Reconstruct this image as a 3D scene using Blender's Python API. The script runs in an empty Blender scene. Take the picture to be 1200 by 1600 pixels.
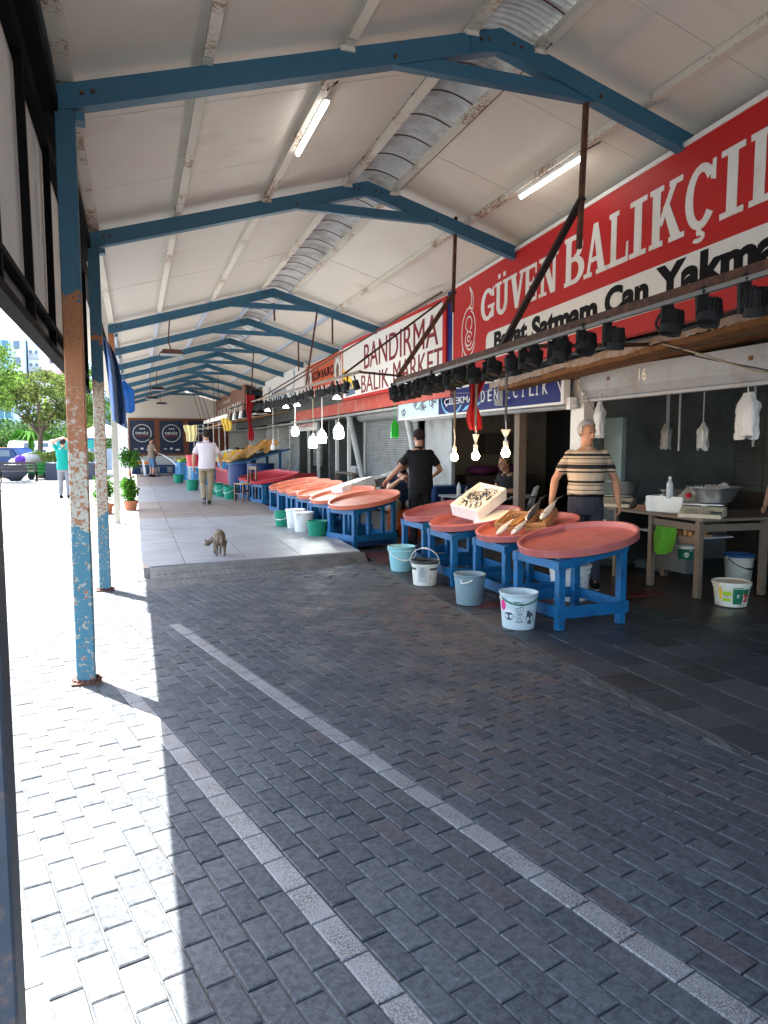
import bpy, bmesh, math, random
from mathutils import Vector, Matrix, noise
R = math.radians
PI = math.pi
rnd = random.Random(7)
sc = bpy.context.scene
col = sc.collection

# ------------------------------------------------------------------ camera, sky, sun, exposure
cd = bpy.data.cameras.new('camera')
cam = bpy.data.objects.new('camera', cd)
col.objects.link(cam)
cd.sensor_fit = 'HORIZONTAL'; cd.sensor_width = 36.0; cd.lens = 36.0 * 1120 / 1200
cd.clip_start = 0.05; cd.clip_end = 3000
cam.location = (0, 0, 1.5)
cam.rotation_euler = (R(90) - math.atan(102 / 1120), 0, -R(19.1))
sc.camera = cam

SUN_EL = R(61.4)
SUN_DIR = Vector((-0.53, 0.85, 0)).normalized()          # horizontal direction towards the sun
w = bpy.data.worlds.new('World'); sc.world = w; w.use_nodes = True
nt = w.node_tree
for n in list(nt.nodes): nt.nodes.remove(n)
sky = nt.nodes.new('ShaderNodeTexSky'); sky.sky_type = 'NISHITA'; sky.sun_disc = False
sky.sun_elevation = SUN_EL
sky.sun_rotation = math.atan2(SUN_DIR.x, SUN_DIR.y)
sky.dust_density = 2.5; sky.air_density = 1.0; sky.ozone_density = 1.0
bg = nt.nodes.new('ShaderNodeBackground'); bg.inputs['Strength'].default_value = 0.14
wo = nt.nodes.new('ShaderNodeOutputWorld')
nt.links.new(sky.outputs[0], bg.inputs[0]); nt.links.new(bg.outputs[0], wo.inputs[0])

sd = bpy.data.lights.new('sun', 'SUN'); sd.energy = 5.0; sd.angle = R(0.5); sd.color = (1, .965, .9)
so = bpy.data.objects.new('sun', sd); col.objects.link(so)
tosun = Vector((SUN_DIR.x * math.cos(SUN_EL), SUN_DIR.y * math.cos(SUN_EL), math.sin(SUN_EL)))
so.rotation_euler = tosun.to_track_quat('Z', 'Y').to_euler()
so.location = (-20, 30, 40)

sc.view_settings.view_transform = 'Standard'
sc.view_settings.look = 'None'
sc.view_settings.exposure = 3.2
sc.view_settings.gamma = 1.0
sc.view_settings.use_curve_mapping = False
sc.render.engine = 'CYCLES'
sc.cycles.max_bounces = 8
sc.cycles.diffuse_bounces = 6
sc.cycles.sample_clamp_indirect = 6.0
try: sc.cycles.use_denoising = True
except Exception: pass

# ------------------------------------------------------------------ materials
MATS = {}
def newmat(name):
    m = bpy.data.materials.new(name); m.use_nodes = True
    return m, m.node_tree, m.node_tree.nodes['Principled BSDF']
def nd(t, typ, **kw):
    n = t.nodes.new(typ)
    for k, v in kw.items():
        if k in n.inputs: n.inputs[k].default_value = v
        else: setattr(n, k, v)
    return n
def mixc(t, fac, a, b, blend='MIX'):
    n = t.nodes.new('ShaderNodeMix'); n.data_type = 'RGBA'; n.blend_type = blend
    if isinstance(fac, (int, float)): n.inputs[0].default_value = fac
    else: t.links.new(fac, n.inputs[0])
    for i, v in ((6, a), (7, b)):
        if isinstance(v, tuple): n.inputs[i].default_value = (v[0], v[1], v[2], 1)
        else: t.links.new(v, n.inputs[i])
    return n.outputs[2]
def ramp(t, src, p0, p1, c0=(0, 0, 0), c1=(1, 1, 1)):
    n = t.nodes.new('ShaderNodeValToRGB')
    n.color_ramp.elements[0].position = p0; n.color_ramp.elements[1].position = p1
    n.color_ramp.elements[0].color = (*c0, 1); n.color_ramp.elements[1].color = (*c1, 1)
    t.links.new(src, n.inputs[0]); return n.outputs[0]
def pos(t, scale=(1, 1, 1)):
    g = t.nodes.new('ShaderNodeNewGeometry')
    mp = t.nodes.new('ShaderNodeMapping'); mp.inputs['Scale'].default_value = scale
    t.links.new(g.outputs['Position'], mp.inputs[0]); return mp.outputs[0]
def noi(t, scale, detail=4, rough=.55, vec=None, s3=(1, 1, 1)):
    n = nd(t, 'ShaderNodeTexNoise', Scale=scale, Detail=detail, Roughness=rough)
    t.links.new(vec if vec is not None else pos(t, s3), n.inputs['Vector'])
    return n.outputs['Fac']
def bump(t, b, h, strength=.2, dist=.01):
    n = t.nodes.new('ShaderNodeBump'); n.inputs['Strength'].default_value = strength
    n.inputs['Distance'].default_value = dist
    t.links.new(h, n.inputs['Height']); t.links.new(n.outputs[0], b.inputs['Normal'])

def mat(name, c, rough=.6, var=.18, scale=6, metal=0.0, bmp=.1, dirt=None, dscale=3, damt=.5, em=None, ems=0, rvar=0, spec=None):
    """plain material: base colour with noise variation, optional dirt colour in patches, fine bump"""
    if name in MATS: return MATS[name]
    m, t, b = newmat(name)
    n1 = noi(t, scale, 5)
    dark = tuple(max(0, x * (1 - var)) for x in c); lite = tuple(min(1, x * (1 + var)) for x in c)
    cc = mixc(t, n1, dark, lite)
    if dirt is not None:
        f = ramp(t, noi(t, dscale, 6, .65), .62 - damt * .3, .75)
        cc = mixc(t, f, cc, dirt)
    if rvar:
        oi = t.nodes.new('ShaderNodeObjectInfo')
        mm = nd(t, 'ShaderNodeMapRange'); mm.inputs[3].default_value = 1 - rvar; mm.inputs[4].default_value = 1 + rvar
        t.links.new(oi.outputs['Random'], mm.inputs[0])
        cc = mixc(t, 1.0, cc, mm.outputs[0], 'MULTIPLY')
    t.links.new(cc, b.inputs['Base Color'])
    b.inputs['Roughness'].default_value = rough; b.inputs['Metallic'].default_value = metal
    b.inputs['Specular IOR Level'].default_value = .28 if spec is None else spec
    if bmp: bump(t, b, noi(t, scale * 8, 4), bmp, .004)
    if em:
        b.inputs['Emission Color'].default_value = (*em, 1); b.inputs['Emission Strength'].default_value = ems
    MATS[name] = m; return m

def m_rustpillar(name, zones):
    """zones: list of (z_top, kind) from the ground up; kinds blue, chips (blue over white and rust), speck (white with rust), rust, white"""
    m, t, b = newmat(name)
    g = t.nodes.new('ShaderNodeNewGeometry'); sp = t.nodes.new('ShaderNodeSeparateXYZ'); t.links.new(g.outputs['Position'], sp.inputs[0])
    P = g.outputs['Position']
    nA = noi(t, 38, 6, .72, P); nB = noi(t, 9, 5, .6, P); nC = noi(t, 45, 4, .6, P)
    rust = mixc(t, nC, (.15, .045, .014), (.40, .15, .045))
    white = mixc(t, nB, (.32, .28, .20), (.46, .42, .33))
    blue = mixc(t, nB, (.012, .058, .105), (.020, .105, .17))
    cols = {}
    cols['blue'] = mixc(t, ramp(t, nA, .60, .68), blue, (.05, .035, .03))
    cols['rust'] = mixc(t, ramp(t, nC, .55, .75), rust, (.08, .03, .015))
    cols['speck'] = mixc(t, ramp(t, nA, .49, .56), white, rust)
    cols['speckhi'] = mixc(t, ramp(t, nA, .36, .47), white, rust)
    cols['chips'] = mixc(t, ramp(t, nA, .55, .575), mixc(t, nB, (.035, .125, .165), (.055, .185, .235)), mixc(t, ramp(t, nC, .5, .56), white, rust))
    cols['white'] = mixc(t, ramp(t, nA, .62, .7), white, rust)
    wob = nd(t, 'ShaderNodeMath', operation='MULTIPLY_ADD'); t.links.new(nB, wob.inputs[0]); wob.inputs[1].default_value = .35
    t.links.new(sp.outputs[2], wob.inputs[2])
    cur = cols[zones[0][1]]
    for i in range(1, len(zones)):
        gt = nd(t, 'ShaderNodeMath', operation='GREATER_THAN'); t.links.new(wob.outputs[0], gt.inputs[0]); gt.inputs[1].default_value = zones[i - 1][0] + .17
        cur = mixc(t, gt.outputs[0], cur, cols[zones[i][1]])
    t.links.new(cur, b.inputs['Base Color']); b.inputs['Roughness'].default_value = .62
    bump(t, b, nA, .5, .004)
    return m

def m_wood(name, c, rough=.7, scale=(2, 12, 12), var=.35):
    if name in MATS: return MATS[name]
    m, t, b = newmat(name)
    tc = t.nodes.new('ShaderNodeTexCoord'); mp = t.nodes.new('ShaderNodeMapping'); mp.inputs['Scale'].default_value = scale
    t.links.new(tc.outputs['Object'], mp.inputs[0])
    n = noi(t, 4, 6, .65, mp.outputs[0])
    t.links.new(mixc(t, n, tuple(x * (1 - var) for x in c), tuple(min(1, x * (1 + var)) for x in c)), b.inputs['Base Color'])
    b.inputs['Roughness'].default_value = rough; bump(t, b, n, .3, .003)
    MATS[name] = m; return m

def m_purlin():
    m, t, b = newmat('purlin_paint')
    nA = noi(t, 34, 7, .75); nB = noi(t, 1.6, 3)
    f = nd(t, 'ShaderNodeMath', operation='MULTIPLY'); t.links.new(nA, f.inputs[0]); t.links.new(nB, f.inputs[1])
    rf = ramp(t, f.outputs[0], .29, .345)
    t.links.new(mixc(t, rf, (.58, .54, .46), mixc(t, noi(t, 50), (.12, .05, .02), (.33, .16, .07))), b.inputs['Base Color'])
    b.inputs['Roughness'].default_value = .6
    return m

def m_roof():
    m, t, b = newmat('roof_panel_paint')
    n1 = noi(t, 1.1, 5, .6, None, (1, .5, 1)); n2 = noi(t, 3.5, 6, .7, None, (.35, 3, 1))
    c = mixc(t, n1, (.50, .465, .405), (.58, .545, .485))
    c = mixc(t, ramp(t, n2, .60, .9), c, (.42, .38, .31))
    c = mixc(t, ramp(t, noi(t, .8, 4, .6), .60, .76), c, (.40, .34, .25))
    t.links.new(c, b.inputs['Base Color']); b.inputs['Roughness'].default_value = .55
    bump(t, b, noi(t, 1.6, 3, .5, None, (1, 1.5, 1)), .35, .05)
    return m

def m_bluebeam():
    m, t, b = newmat('blue_beam_paint')
    nA = noi(t, 11, 7, .72); nB = noi(t, 3, 4)
    c = mixc(t, nB, (.014, .075, .135), (.024, .125, .205))
    c = mixc(t, ramp(t, nA, .62, .68), c, (.06, .045, .035))
    c = mixc(t, ramp(t, noi(t, 5, 6, .7), .70, .715), c, (.5, .5, .45))
    t.links.new(c, b.inputs['Base Color']); b.inputs['Roughness'].default_value = .5
    bump(t, b, nA, .25, .003)
    return m

def m_paver(name, attr):
    m, t, b = newmat(name)
    if attr:
        a = t.nodes.new('ShaderNodeAttribute'); a.attribute_name = 'var'; a.attribute_type = 'GEOMETRY'; fac = a.outputs['Fac']
    else:
        a = t.nodes.new('ShaderNodeObjectInfo'); fac = a.outputs['Random']
    base = mixc(t, fac, (.034, .041, .049), (.066, .075, .084))
    # reddish batch of blocks
    g = t.nodes.new('ShaderNodeNewGeometry')
    dv = t.nodes.new('ShaderNodeVectorMath'); dv.operation = 'DISTANCE'; dv.inputs[1].default_value = (2.15, 6.0, 0)
    t.links.new(g.outputs['Position'], dv.inputs[0])
    mr = nd(t, 'ShaderNodeMapRange'); t.links.new(dv.outputs['Value'], mr.inputs[0]); mr.inputs[1].default_value = 1.7; mr.inputs[2].default_value = .3
    rn = nd(t, 'ShaderNodeMath', operation='MULTIPLY'); t.links.new(mr.outputs[0], rn.inputs[0]); t.links.new(ramp(t, fac, .25, .8), rn.inputs[1])
    base = mixc(t, rn.outputs[0], base, (.095, .055, .050))
    base = mixc(t, ramp(t, fac, .955, .965), base, (.060, .054, .060))
    fine = noi(t, 95, 3, .85); mid = noi(t, 34, 6, .8)
    c = mixc(t, ramp(t, mid, .40, .62), mixc(t, .22, base, (.15, .16, .165)), mixc(t, .5, base, (.014, .015, .017)))
    c = mixc(t, ramp(t, fine, .64, .72), c, (.20, .21, .22))
    c = mixc(t, ramp(t, noi(t, 45, 3, .8), .27, .34, (1, 1, 1), (0, 0, 0)), c, (.02, .022, .025))
    c = mixc(t, ramp(t, noi(t, 1.3, 8, .8), .60, .95), c, (.16, .165, .165))
    t.links.new(c, b.inputs['Base Color']); b.inputs['Specular IOR Level'].default_value = .22
    rr = ramp(t, noi(t, 3.0, 5, .6), .35, .7, (.55,) * 3, (.9,) * 3)
    t.links.new(rr, b.inputs['Roughness'])
    bump(t, b, fine, .35, .002)
    return m

def m_granite(name):
    m, t, b = newmat(name)
    f = noi(t, 150, 2, .9)
    c = mixc(t, ramp(t, f, .42, .60), (.05, .05, .05), (.25, .245, .235))
    c = mixc(t, ramp(t, noi(t, 6, 4), .4, .8), c, (.20, .205, .21))
    t.links.new(c, b.inputs['Base Color']); b.inputs['Roughness'].default_value = .8
    bump(t, b, f, .4, .002); return m

def m_tile(name, c0, c1, wet=.25):
    m, t, b = newmat(name)
    oi = t.nodes.new('ShaderNodeObjectInfo')
    add = t.nodes.new('ShaderNodeVectorMath'); add.operation = 'ADD'; t.links.new(pos(t, (.9, 5.0, 1)), add.inputs[0]); 
    sc_ = t.nodes.new('ShaderNodeVectorMath'); sc_.operation = 'SCALE'; sc_.inputs[0].default_value = (11, 7, 3); t.links.new(oi.outputs['Random'], sc_.inputs['Scale'])
    t.links.new(sc_.outputs[0], add.inputs[1])
    n = noi(t, 1.6, 7, .62, add.outputs[0])
    c = mixc(t, ramp(t, n, .36, .64), c0, c1)
    c = mixc(t, ramp(t, noi(t, 2.6, 7, .7, None, (.5, 4.4, 1)), .58, .85), c, tuple(x * .80 for x in c0))
    c = mixc(t, ramp(t, noi(t, 1.1, 5, .7), .5, .8), c, (c0[0] * .8, c0[1] * .72, c0[2] * .62))
    t.links.new(c, b.inputs['Base Color'])
    t.links.new(ramp(t, noi(t, 2.0, 5, .65), .30, .75, (wet + .16,) * 3, (.6,) * 3), b.inputs['Roughness'])
    bump(t, b, noi(t, 20, 4), .05, .003); return m

def m_trans(name, c, tr=.5, rough=.5):
    m, t, b = newmat(name)
    n = noi(t, 5, 4)
    cc = mixc(t, n, tuple(x * .85 for x in c), tuple(min(1, x * 1.1) for x in c))
    t.links.new(cc, b.inputs['Base Color']); b.inputs['Roughness'].default_value = rough
    tl = t.nodes.new('ShaderNodeBsdfTranslucent'); t.links.new(cc, tl.inputs[0])
    ms = t.nodes.new('ShaderNodeMixShader'); ms.inputs[0].default_value = tr
    out = t.nodes['Material Output']
    t.links.new(b.outputs[0], ms.inputs[1]); t.links.new(tl.outputs[0], ms.inputs[2]); t.links.new(ms.outputs[0], out.inputs[0])
    return m

def m_leaf(name, c0, c1):
    m, t, b = newmat(name)
    oi = t.nodes.new('ShaderNodeNewGeometry')
    n = noi(t, 1.3, 3, .6, oi.outputs['Position'])
    c = mixc(t, oi.outputs['Random Per Island'], c0, c1)
    c = mixc(t, ramp(t, n, .4, .7), c, tuple(x * .6 for x in c0))
    t.links.new(c, b.inputs['Base Color']); b.inputs['Roughness'].default_value = .85; b.inputs['Specular IOR Level'].default_value = .08
    tl = t.nodes.new('ShaderNodeBsdfTranslucent'); t.links.new(c, tl.inputs[0])
    ms = t.nodes.new('ShaderNodeMixShader'); ms.inputs[0].default_value = .35
    out = t.nodes['Material Output']
    t.links.new(b.outputs[0], ms.inputs[1]); t.links.new(tl.outputs[0], ms.inputs[2]); t.links.new(ms.outputs[0], out.inputs[0])
    return m

def m_glow(name, c, s):
    if name in MATS: return MATS[name]
    m, t, b = newmat(name)
    b.inputs['Base Color'].default_value = (*c, 1); b.inputs['Emission Color'].default_value = (*c, 1); b.inputs['Emission Strength'].default_value = s
    MATS[name] = m; return m

# ------------------------------------------------------------------ mesh helpers
def obj(name, bm, m, parent=None, smooth=False, kind=None):
    if smooth:
        for e in bm.edges:
            if len(e.link_faces) == 2 and e.calc_face_angle(0) > .62: e.smooth = False
    me = bpy.data.meshes.new(name); bm.to_mesh(me); bm.free()
    if m is not None:
        for mm in (m if isinstance(m, (list, tuple)) else [m]): me.materials.append(mm)
    if smooth:
        for p in me.polygons: p.use_smooth = True
    o = bpy.data.objects.new(name, me); col.objects.link(o)
    if parent: o.parent = parent
    if kind: o['kind'] = kind
    return o
def tag(o, label, cat, group=None):
    o['label'] = label; o['category'] = cat
    if group: o['group'] = group
    return o
def thing(name, label, cat, loc=(0, 0, 0), rz=0, group=None):
    o = bpy.data.objects.new(name, None); o.empty_display_size = .1; col.objects.link(o)
    o.location = loc; o.rotation_euler = (0, 0, rz); return tag(o, label, cat, group)
def dup(root, loc=None, rz=None, label=None):
    r = root.copy(); col.objects.link(r)
    if loc is not None: r.location = loc
    if rz is not None: r.rotation_euler = (r.rotation_euler.x, r.rotation_euler.y, rz)
    if label: r['label'] = label
    for ch in list(root.children):
        c = ch.copy(); col.objects.link(c); c.parent = r
        for g in list(ch.children):
            d = g.copy(); col.objects.link(d); d.parent = c
    return r
B_ = bmesh.new
def box(bm, a, b, mi=0, bev=0):
    """box between opposite corners a, b"""
    x0, y0, z0 = a; x1, y1, z1 = b
    vs = [bm.verts.new(p) for p in ((x0, y0, z0), (x1, y0, z0), (x1, y1, z0), (x0, y1, z0), (x0, y0, z1), (x1, y0, z1), (x1, y1, z1), (x0, y1, z1))]
    fs = []
    for f in ((0, 3, 2, 1), (4, 5, 6, 7), (0, 1, 5, 4), (1, 2, 6, 5), (2, 3, 7, 6), (3, 0, 4, 7)):
        q = bm.faces.new([vs[i] for i in f]); q.material_index = mi; fs.append(q)
    if bev:
        es = list({e for f in fs for e in f.edges})
        bmesh.ops.bevel(bm, geom=es, offset=bev, segments=1, profile=.5, affect='EDGES')
    return bm
def beam(bm, p0, p1, wd, ht, up=(0, 0, 1), mi=0):
    p0 = Vector(p0); p1 = Vector(p1); d = (p1 - p0).normalized(); up = Vector(up)
    s = d.cross(up)
    if s.length < 1e-4: s = d.cross(Vector((1, 0, 0)))
    s.normalize(); u = s.cross(d).normalized()
    vs = []
    for p in (p0, p1):
        for a, b in ((-1, -1), (1, -1), (1, 1), (-1, 1)):
            vs.append(bm.verts.new(p + s * (a * wd / 2) + u * (b * ht / 2)))
    for f in ((0, 1, 2, 3), (7, 6, 5, 4), (0, 4, 5, 1), (1, 5, 6, 2), (2, 6, 7, 3), (3, 7, 4, 0)):
        bm.faces.new([vs[i] for i in f]).material_index = mi
    return bm
def tube(bm, pts, r, seg=8, mi=0, cap=True, flat=1.0):
    pts = [Vector(p) for p in pts]; n = len(pts)
    rs = r if isinstance(r, (list, tuple)) else [r] * n
    rings = []; ref = None
    for i, p in enumerate(pts):
        d = (pts[min(i + 1, n - 1)] - pts[max(i - 1, 0)])
        if d.length < 1e-9: d = Vector((0, 0, 1))
        d.normalize()
        if ref is None:
            ref = d.cross(Vector((0, 1, 0)))
            if ref.length < .1: ref = d.cross(Vector((1, 0, 0)))
        s = (ref - d * ref.dot(d)).normalized(); ref = s; u = d.cross(s)
        rings.append([bm.verts.new(p + (s * math.cos(2 * PI * k / seg) + u * math.sin(2 * PI * k / seg) * flat) * rs[i]) for k in range(seg)])
    for i in range(n - 1):
        for k in range(seg):
            k2 = (k + 1) % seg
            bm.faces.new((rings[i][k], rings[i][k2], rings[i + 1][k2], rings[i + 1][k])).material_index = mi
    if cap:
        bm.faces.new(list(reversed(rings[0]))).material_index = mi
        bm.faces.new(rings[-1]).material_index = mi
    return bm
def lathe(bm, prof, seg=24, center=(0, 0, 0), sx=1, sy=1, mi=0, M=None):
    cx, cy, cz = center; rings = []
    for r, z in prof:
        if r < 1e-5:
            v = Vector((cx, cy, cz + z)); v = M @ v if M else v
            rings.append([bm.verts.new(v)])
        else:
            ring = []
            for k in range(seg):
                a = 2 * PI * k / seg
                v = Vector((cx + r * sx * math.cos(a), cy + r * sy * math.sin(a), cz + z)); v = M @ v if M else v
                ring.append(bm.verts.new(v))
            rings.append(ring)
    for i in range(len(rings) - 1):
        A, Bq = rings[i], rings[i + 1]
        for k in range(seg):
            k2 = (k + 1) % seg
            if len(A) == 1 and len(Bq) == 1: continue
            if len(A) == 1: f = bm.faces.new((A[0], Bq[k2], Bq[k]))
            elif len(Bq) == 1: f = bm.faces.new((A[k], A[k2], Bq[0]))
            else: f = bm.faces.new((A[k], A[k2], Bq[k2], Bq[k]))
            f.material_index = mi
    return bm
def ell(bm, c, r, seg=12, rings=8, M=None, mi=0):
    prof = []
    for i in range(rings + 1):
        a = -PI / 2 + PI * i / rings
        prof.append((max(0, math.cos(a)), math.sin(a)))
    prof[0] = (0, -1); prof[-1] = (0, 1)
    T = Matrix.Translation(Vector(c)) @ (M.to_4x4() if M else Matrix.Identity(4)) @ Matrix.Diagonal((r[0], r[1], r[2], 1))
    return lathe(bm, prof, seg, M=T, mi=mi)
def prism(bm, poly, axis, a, b, mi=0):
    """extrude a 2-D polygon; axis 'x': (y,z) from x=a to b, 'y': (x,z), 'z': (x,y)"""
    def P(q, t):
        return {'x': (t, q[0], q[1]), 'y': (q[0], t, q[1]), 'z': (q[0], q[1], t)}[axis]
    A = [bm.verts.new(P(q, a)) for q in poly]; Bv = [bm.verts.new(P(q, b)) for q in poly]; n = len(poly)
    bm.faces.new(list(reversed(A))).material_index = mi; bm.faces.new(Bv).material_index = mi
    for i in range(n):
        bm.faces.new((A[i], A[(i + 1) % n], Bv[(i + 1) % n], Bv[i])).material_index = mi
    return bm
def fixn(bm):
    bmesh.ops.recalc_face_normals(bm, faces=bm.faces[:]); return bm
def sheet(bm, f, nu, nv, mi=0, thick=0):
    g = [[bm.verts.new(f(i / nu, j / nv)) for j in range(nv + 1)] for i in range(nu + 1)]
    for i in range(nu):
        for j in range(nv):
            bm.faces.new((g[i][j], g[i + 1][j], g[i + 1][j + 1], g[i][j + 1])).material_index = mi
    if thick:
        bmesh.ops.recalc_face_normals(bm, faces=bm.faces[:])
        bmesh.ops.solidify(bm, geom=bm.faces[:], thickness=thick)
    return bm
def text_mesh(s, size=1.0, extrude=.004, offset=0.0, align='LEFT', shear=0, xs=1.0):
    cu = bpy.data.curves.new('t', 'FONT'); cu.body = s; cu.size = size; cu.extrude = extrude; cu.offset = offset
    cu.align_x = align; cu.shear = shear; cu.resolution_u = 4
    o = bpy.data.objects.new('t', cu)
    me = evaluated_mesh(o)
    bpy.data.objects.remove(o); bpy.data.curves.remove(cu)
    bm = B_(); bm.from_mesh(me); bpy.data.meshes.remove(me)
    if xs != 1.0: bmesh.ops.scale(bm, vec=(xs, 1, 1), verts=bm.verts[:])
    return bm
def text_fit(s, wd, ht, offset=0.0, extrude=.004, shear=0):
    """text mesh scaled to fill wd x ht, lower left corner at the origin, in the XY plane"""
    bm = text_mesh(s, 1.0, extrude, offset, shear=shear)
    xs = [v.co.x for v in bm.verts]; ys = [v.co.y for v in bm.verts]
    x0, x1, y0, y1 = min(xs), max(xs), min(ys), max(ys)
    for v in bm.verts:
        v.co.x = (v.co.x - x0) / (x1 - x0) * wd; v.co.y = (v.co.y - y0) / (y1 - y0) * ht
    return bm
def place_bm(bm, origin, ux, uy):
    ux = Vector(ux).normalized(); uy = Vector(uy).normalized(); uz = ux.cross(uy)
    M = Matrix.Translation(Vector(origin)) @ Matrix((ux, uy, uz)).transposed().to_4x4()
    bm.transform(M); return bm

# ------------------------------------------------------------------ shared materials
TS = bpy.data.scenes.new('workshop')
def evaluated_mesh(o):
    TS.collection.objects.link(o); vl = TS.view_layers[0]; vl.update()
    me = bpy.data.meshes.new_from_object(o.evaluated_get(vl.depsgraph)); TS.collection.objects.unlink(o); return me
M_roof = m_roof(); M_purlin = m_purlin(); M_blue = m_bluebeam()
M_black = mat('black_steel', (.005, .0045, .005), .8, .3, 12, spec=.08)
M_rustbar = mat('rust_bar', (.055, .022, .015), .7, .4, 18, dirt=(.14, .06, .03), dscale=12, damt=.6)
M_galv = mat('galvanised_sheet', (.62, .62, .61), .45, .12, 5, metal=.15, dirt=(.25, .22, .18), damt=.5)
M_white = mat('white_paint', (.74, .73, .70), .5, .08, 5, dirt=(.42, .37, .30), damt=.4)
M_whitepil = mat('white_pillar_paint', (.72, .71, .68), .5, .08, 6, dirt=(.34, .22, .14), dscale=7, damt=.25)
M_paver_o = m_paver('paver_stone', False); M_paver_s = m_paver('paver_stone_mass', True)
M_granite = m_granite('granite_block')
M_mortar = mat('joint_sand', (.09, .09, .088), .95, .4, 30)
M_tile = m_tile('marble_tile', (.21, .222, .235), (.27, .282, .29), .16)
M_tileb = m_tile('brown_tile', (.17, .14, .125), (.22, .19, .17), .3)
M_conc = mat('concrete', (.12, .12, .115), .8, .35, 7, dirt=(.05, .05, .048), dscale=4, damt=.7, bmp=.4)
M_concl = mat('pale_concrete', (.25, .25, .235), .85, .3, 20, dirt=(.10, .10, .09), dscale=14, damt=.6, bmp=.5)
M_wetfloor = mat('wet_floor', (.040, .036, .033), .32, .5, 3, dirt=(.07, .04, .03), dscale=2, damt=.6, bmp=.12)
M_slab = mat('dark_slab', (.046, .050, .056), .45, .4, 6, dirt=(.03, .03, .03), dscale=3, damt=.6, rvar=.3, bmp=.2)
M_tblue = mat('table_blue_paint', (.008, .105, .25), .42, .25, 9, dirt=(.010, .05, .12), dscale=8, damt=.5)
M_tray = mat('pink_tray_plastic', (.44, .135, .125), .42, .10, 7, dirt=(.36, .09, .08), dscale=6, damt=.7)
M_trayo = mat('salmon_tray_plastic', (.58, .16, .095), .40, .10, 7, dirt=(.75, .33, .22), dscale=4, damt=.4)
M_trayr = mat('red_tray_plastic', (.42, .03, .045), .40, .15, 7)
M_foam = mat('styrofoam', (.80, .80, .77), .75, .05, 30, dirt=(.62, .60, .55), dscale=6, damt=.3)
M_crate = m_wood('crate_wood', (.42, .23, .09))
M_oldwood = m_wood('old_bench_wood', (.16, .12, .085), .75)
M_dkwood = m_wood('dark_wood', (.045, .03, .022), .7)
M_chairw = m_wood('chair_wood', (.085, .032, .016), .45)
M_fish = mat('fish_silver', (.46, .48, .50), .28, .25, 20, metal=.25)
M_fishd = mat('fish_dark', (.035, .045, .05), .28, .4, 20, metal=.2)
M_belly = mat('fish_belly', (.66, .62, .60), .35, .12, 20)
M_red = mat('sign_red', (.40, .020, .020), .38, .05, 3, spec=.08)
M_signw = mat('sign_white', (.62, .61, .58), .4, .03, 3, dirt=(.5, .48, .42), damt=.25)
M_signk = mat('sign_black', (.006, .006, .007), .7, .1, 3, spec=.08)
M_maroon = mat('maroon_letters', (.17, .02, .03), .45, .1, 4, spec=.08)
M_navy = mat('sign_navy', (.006, .012, .12), .5, .1, 3, spec=.08)
M_cyan = mat('sign_cyan', (.10, .42, .62), .4, .2, 3)
M_orange = mat('sign_orange', (.48, .085, .035), .45, .1, 3, spec=.08)
M_yellow = mat('yellow_plastic', (.75, .48, .02), .4, .1, 5)
M_grn = mat('green_bucket', (.015, .22, .13), .4, .15, 6)
M_grey_b = mat('grey_bucket', (.20, .28, .31), .45, .12, 6, dirt=(.13, .15, .16), damt=.5)
M_aqua = mat('aqua_bucket', (.28, .55, .58), .45, .1, 6, dirt=(.2, .36, .38), damt=.4)
M_whb = mat('white_bucket', (.70, .70, .68), .45, .06, 6, dirt=(.4, .38, .33), dscale=6, damt=.4)
M_cream = mat('cream_bucket', (.70, .69, .60), .45, .08, 6, dirt=(.4, .36, .26), dscale=6, damt=.4)
M_dkin = mat('dark_bucket_rim', (.03, .035, .04), .5, .3, 8)
M_alu = mat('aluminium', (.50, .51, .52), .3, .12, 8, metal=.85)
M_plc = mat('cream_plastic', (.55, .50, .38), .5, .1, 8, dirt=(.35, .3, .2), damt=.4)
M_bag = m_trans('thin_white_bag', (.78, .80, .80), .35, .35)
M_gbag = m_trans('green_bag', (.08, .72, .12), .4, .35)
M_shutter = mat('shutter_grey', (.20, .21, .215), .5, .2, 4, dirt=(.12, .12, .11), damt=.5)
M_shutbox = mat('shutter_box_paint', (.30, .31, .32), .5, .1, 2, dirt=(.2, .18, .15), dscale=3, damt=.4)
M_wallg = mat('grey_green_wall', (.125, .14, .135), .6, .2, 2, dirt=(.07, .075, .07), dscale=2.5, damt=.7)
M_wallb = mat('beige_wall_tile', (.34, .31, .26), .4, .12, 3, dirt=(.2, .17, .13), damt=.4)
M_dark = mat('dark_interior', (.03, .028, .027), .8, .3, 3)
M_rotwood = mat('rotten_chipboard', (.20, .09, .035), .9, .45, 22, dirt=(.10, .05, .02), dscale=9, damt=.7, bmp=.8)
M_cable = mat('cable', (.02, .02, .02), .6, .2, 9)
M_cableb = mat('beige_cable', (.30, .26, .18), .6, .2, 9)
M_pvc = mat('grey_pipe', (.33, .34, .35), .5, .12, 6, dirt=(.2, .19, .17), damt=.5)
M_flag = mat('red_cloth', (.50, .012, .022), .75, .15, 9)
M_ycloth = mat('yellow_cloth', (.78, .55, .10), .75, .15, 9)
M_tarp = mat('blue_tarp', (.05, .10, .22), .6, .3, 5)
M_bluebag = mat('bright_blue_bag', (.01, .10, .38), .35, .2, 6)
M_terra = mat('terracotta', (.42, .16, .085), .8, .15, 8)
M_orangep = mat('orange_plastic', (.75, .13, .01), .4, .1, 6)
M_blubar = mat('barrel_blue', (.008, .030, .11), .4, .2, 5)

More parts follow.
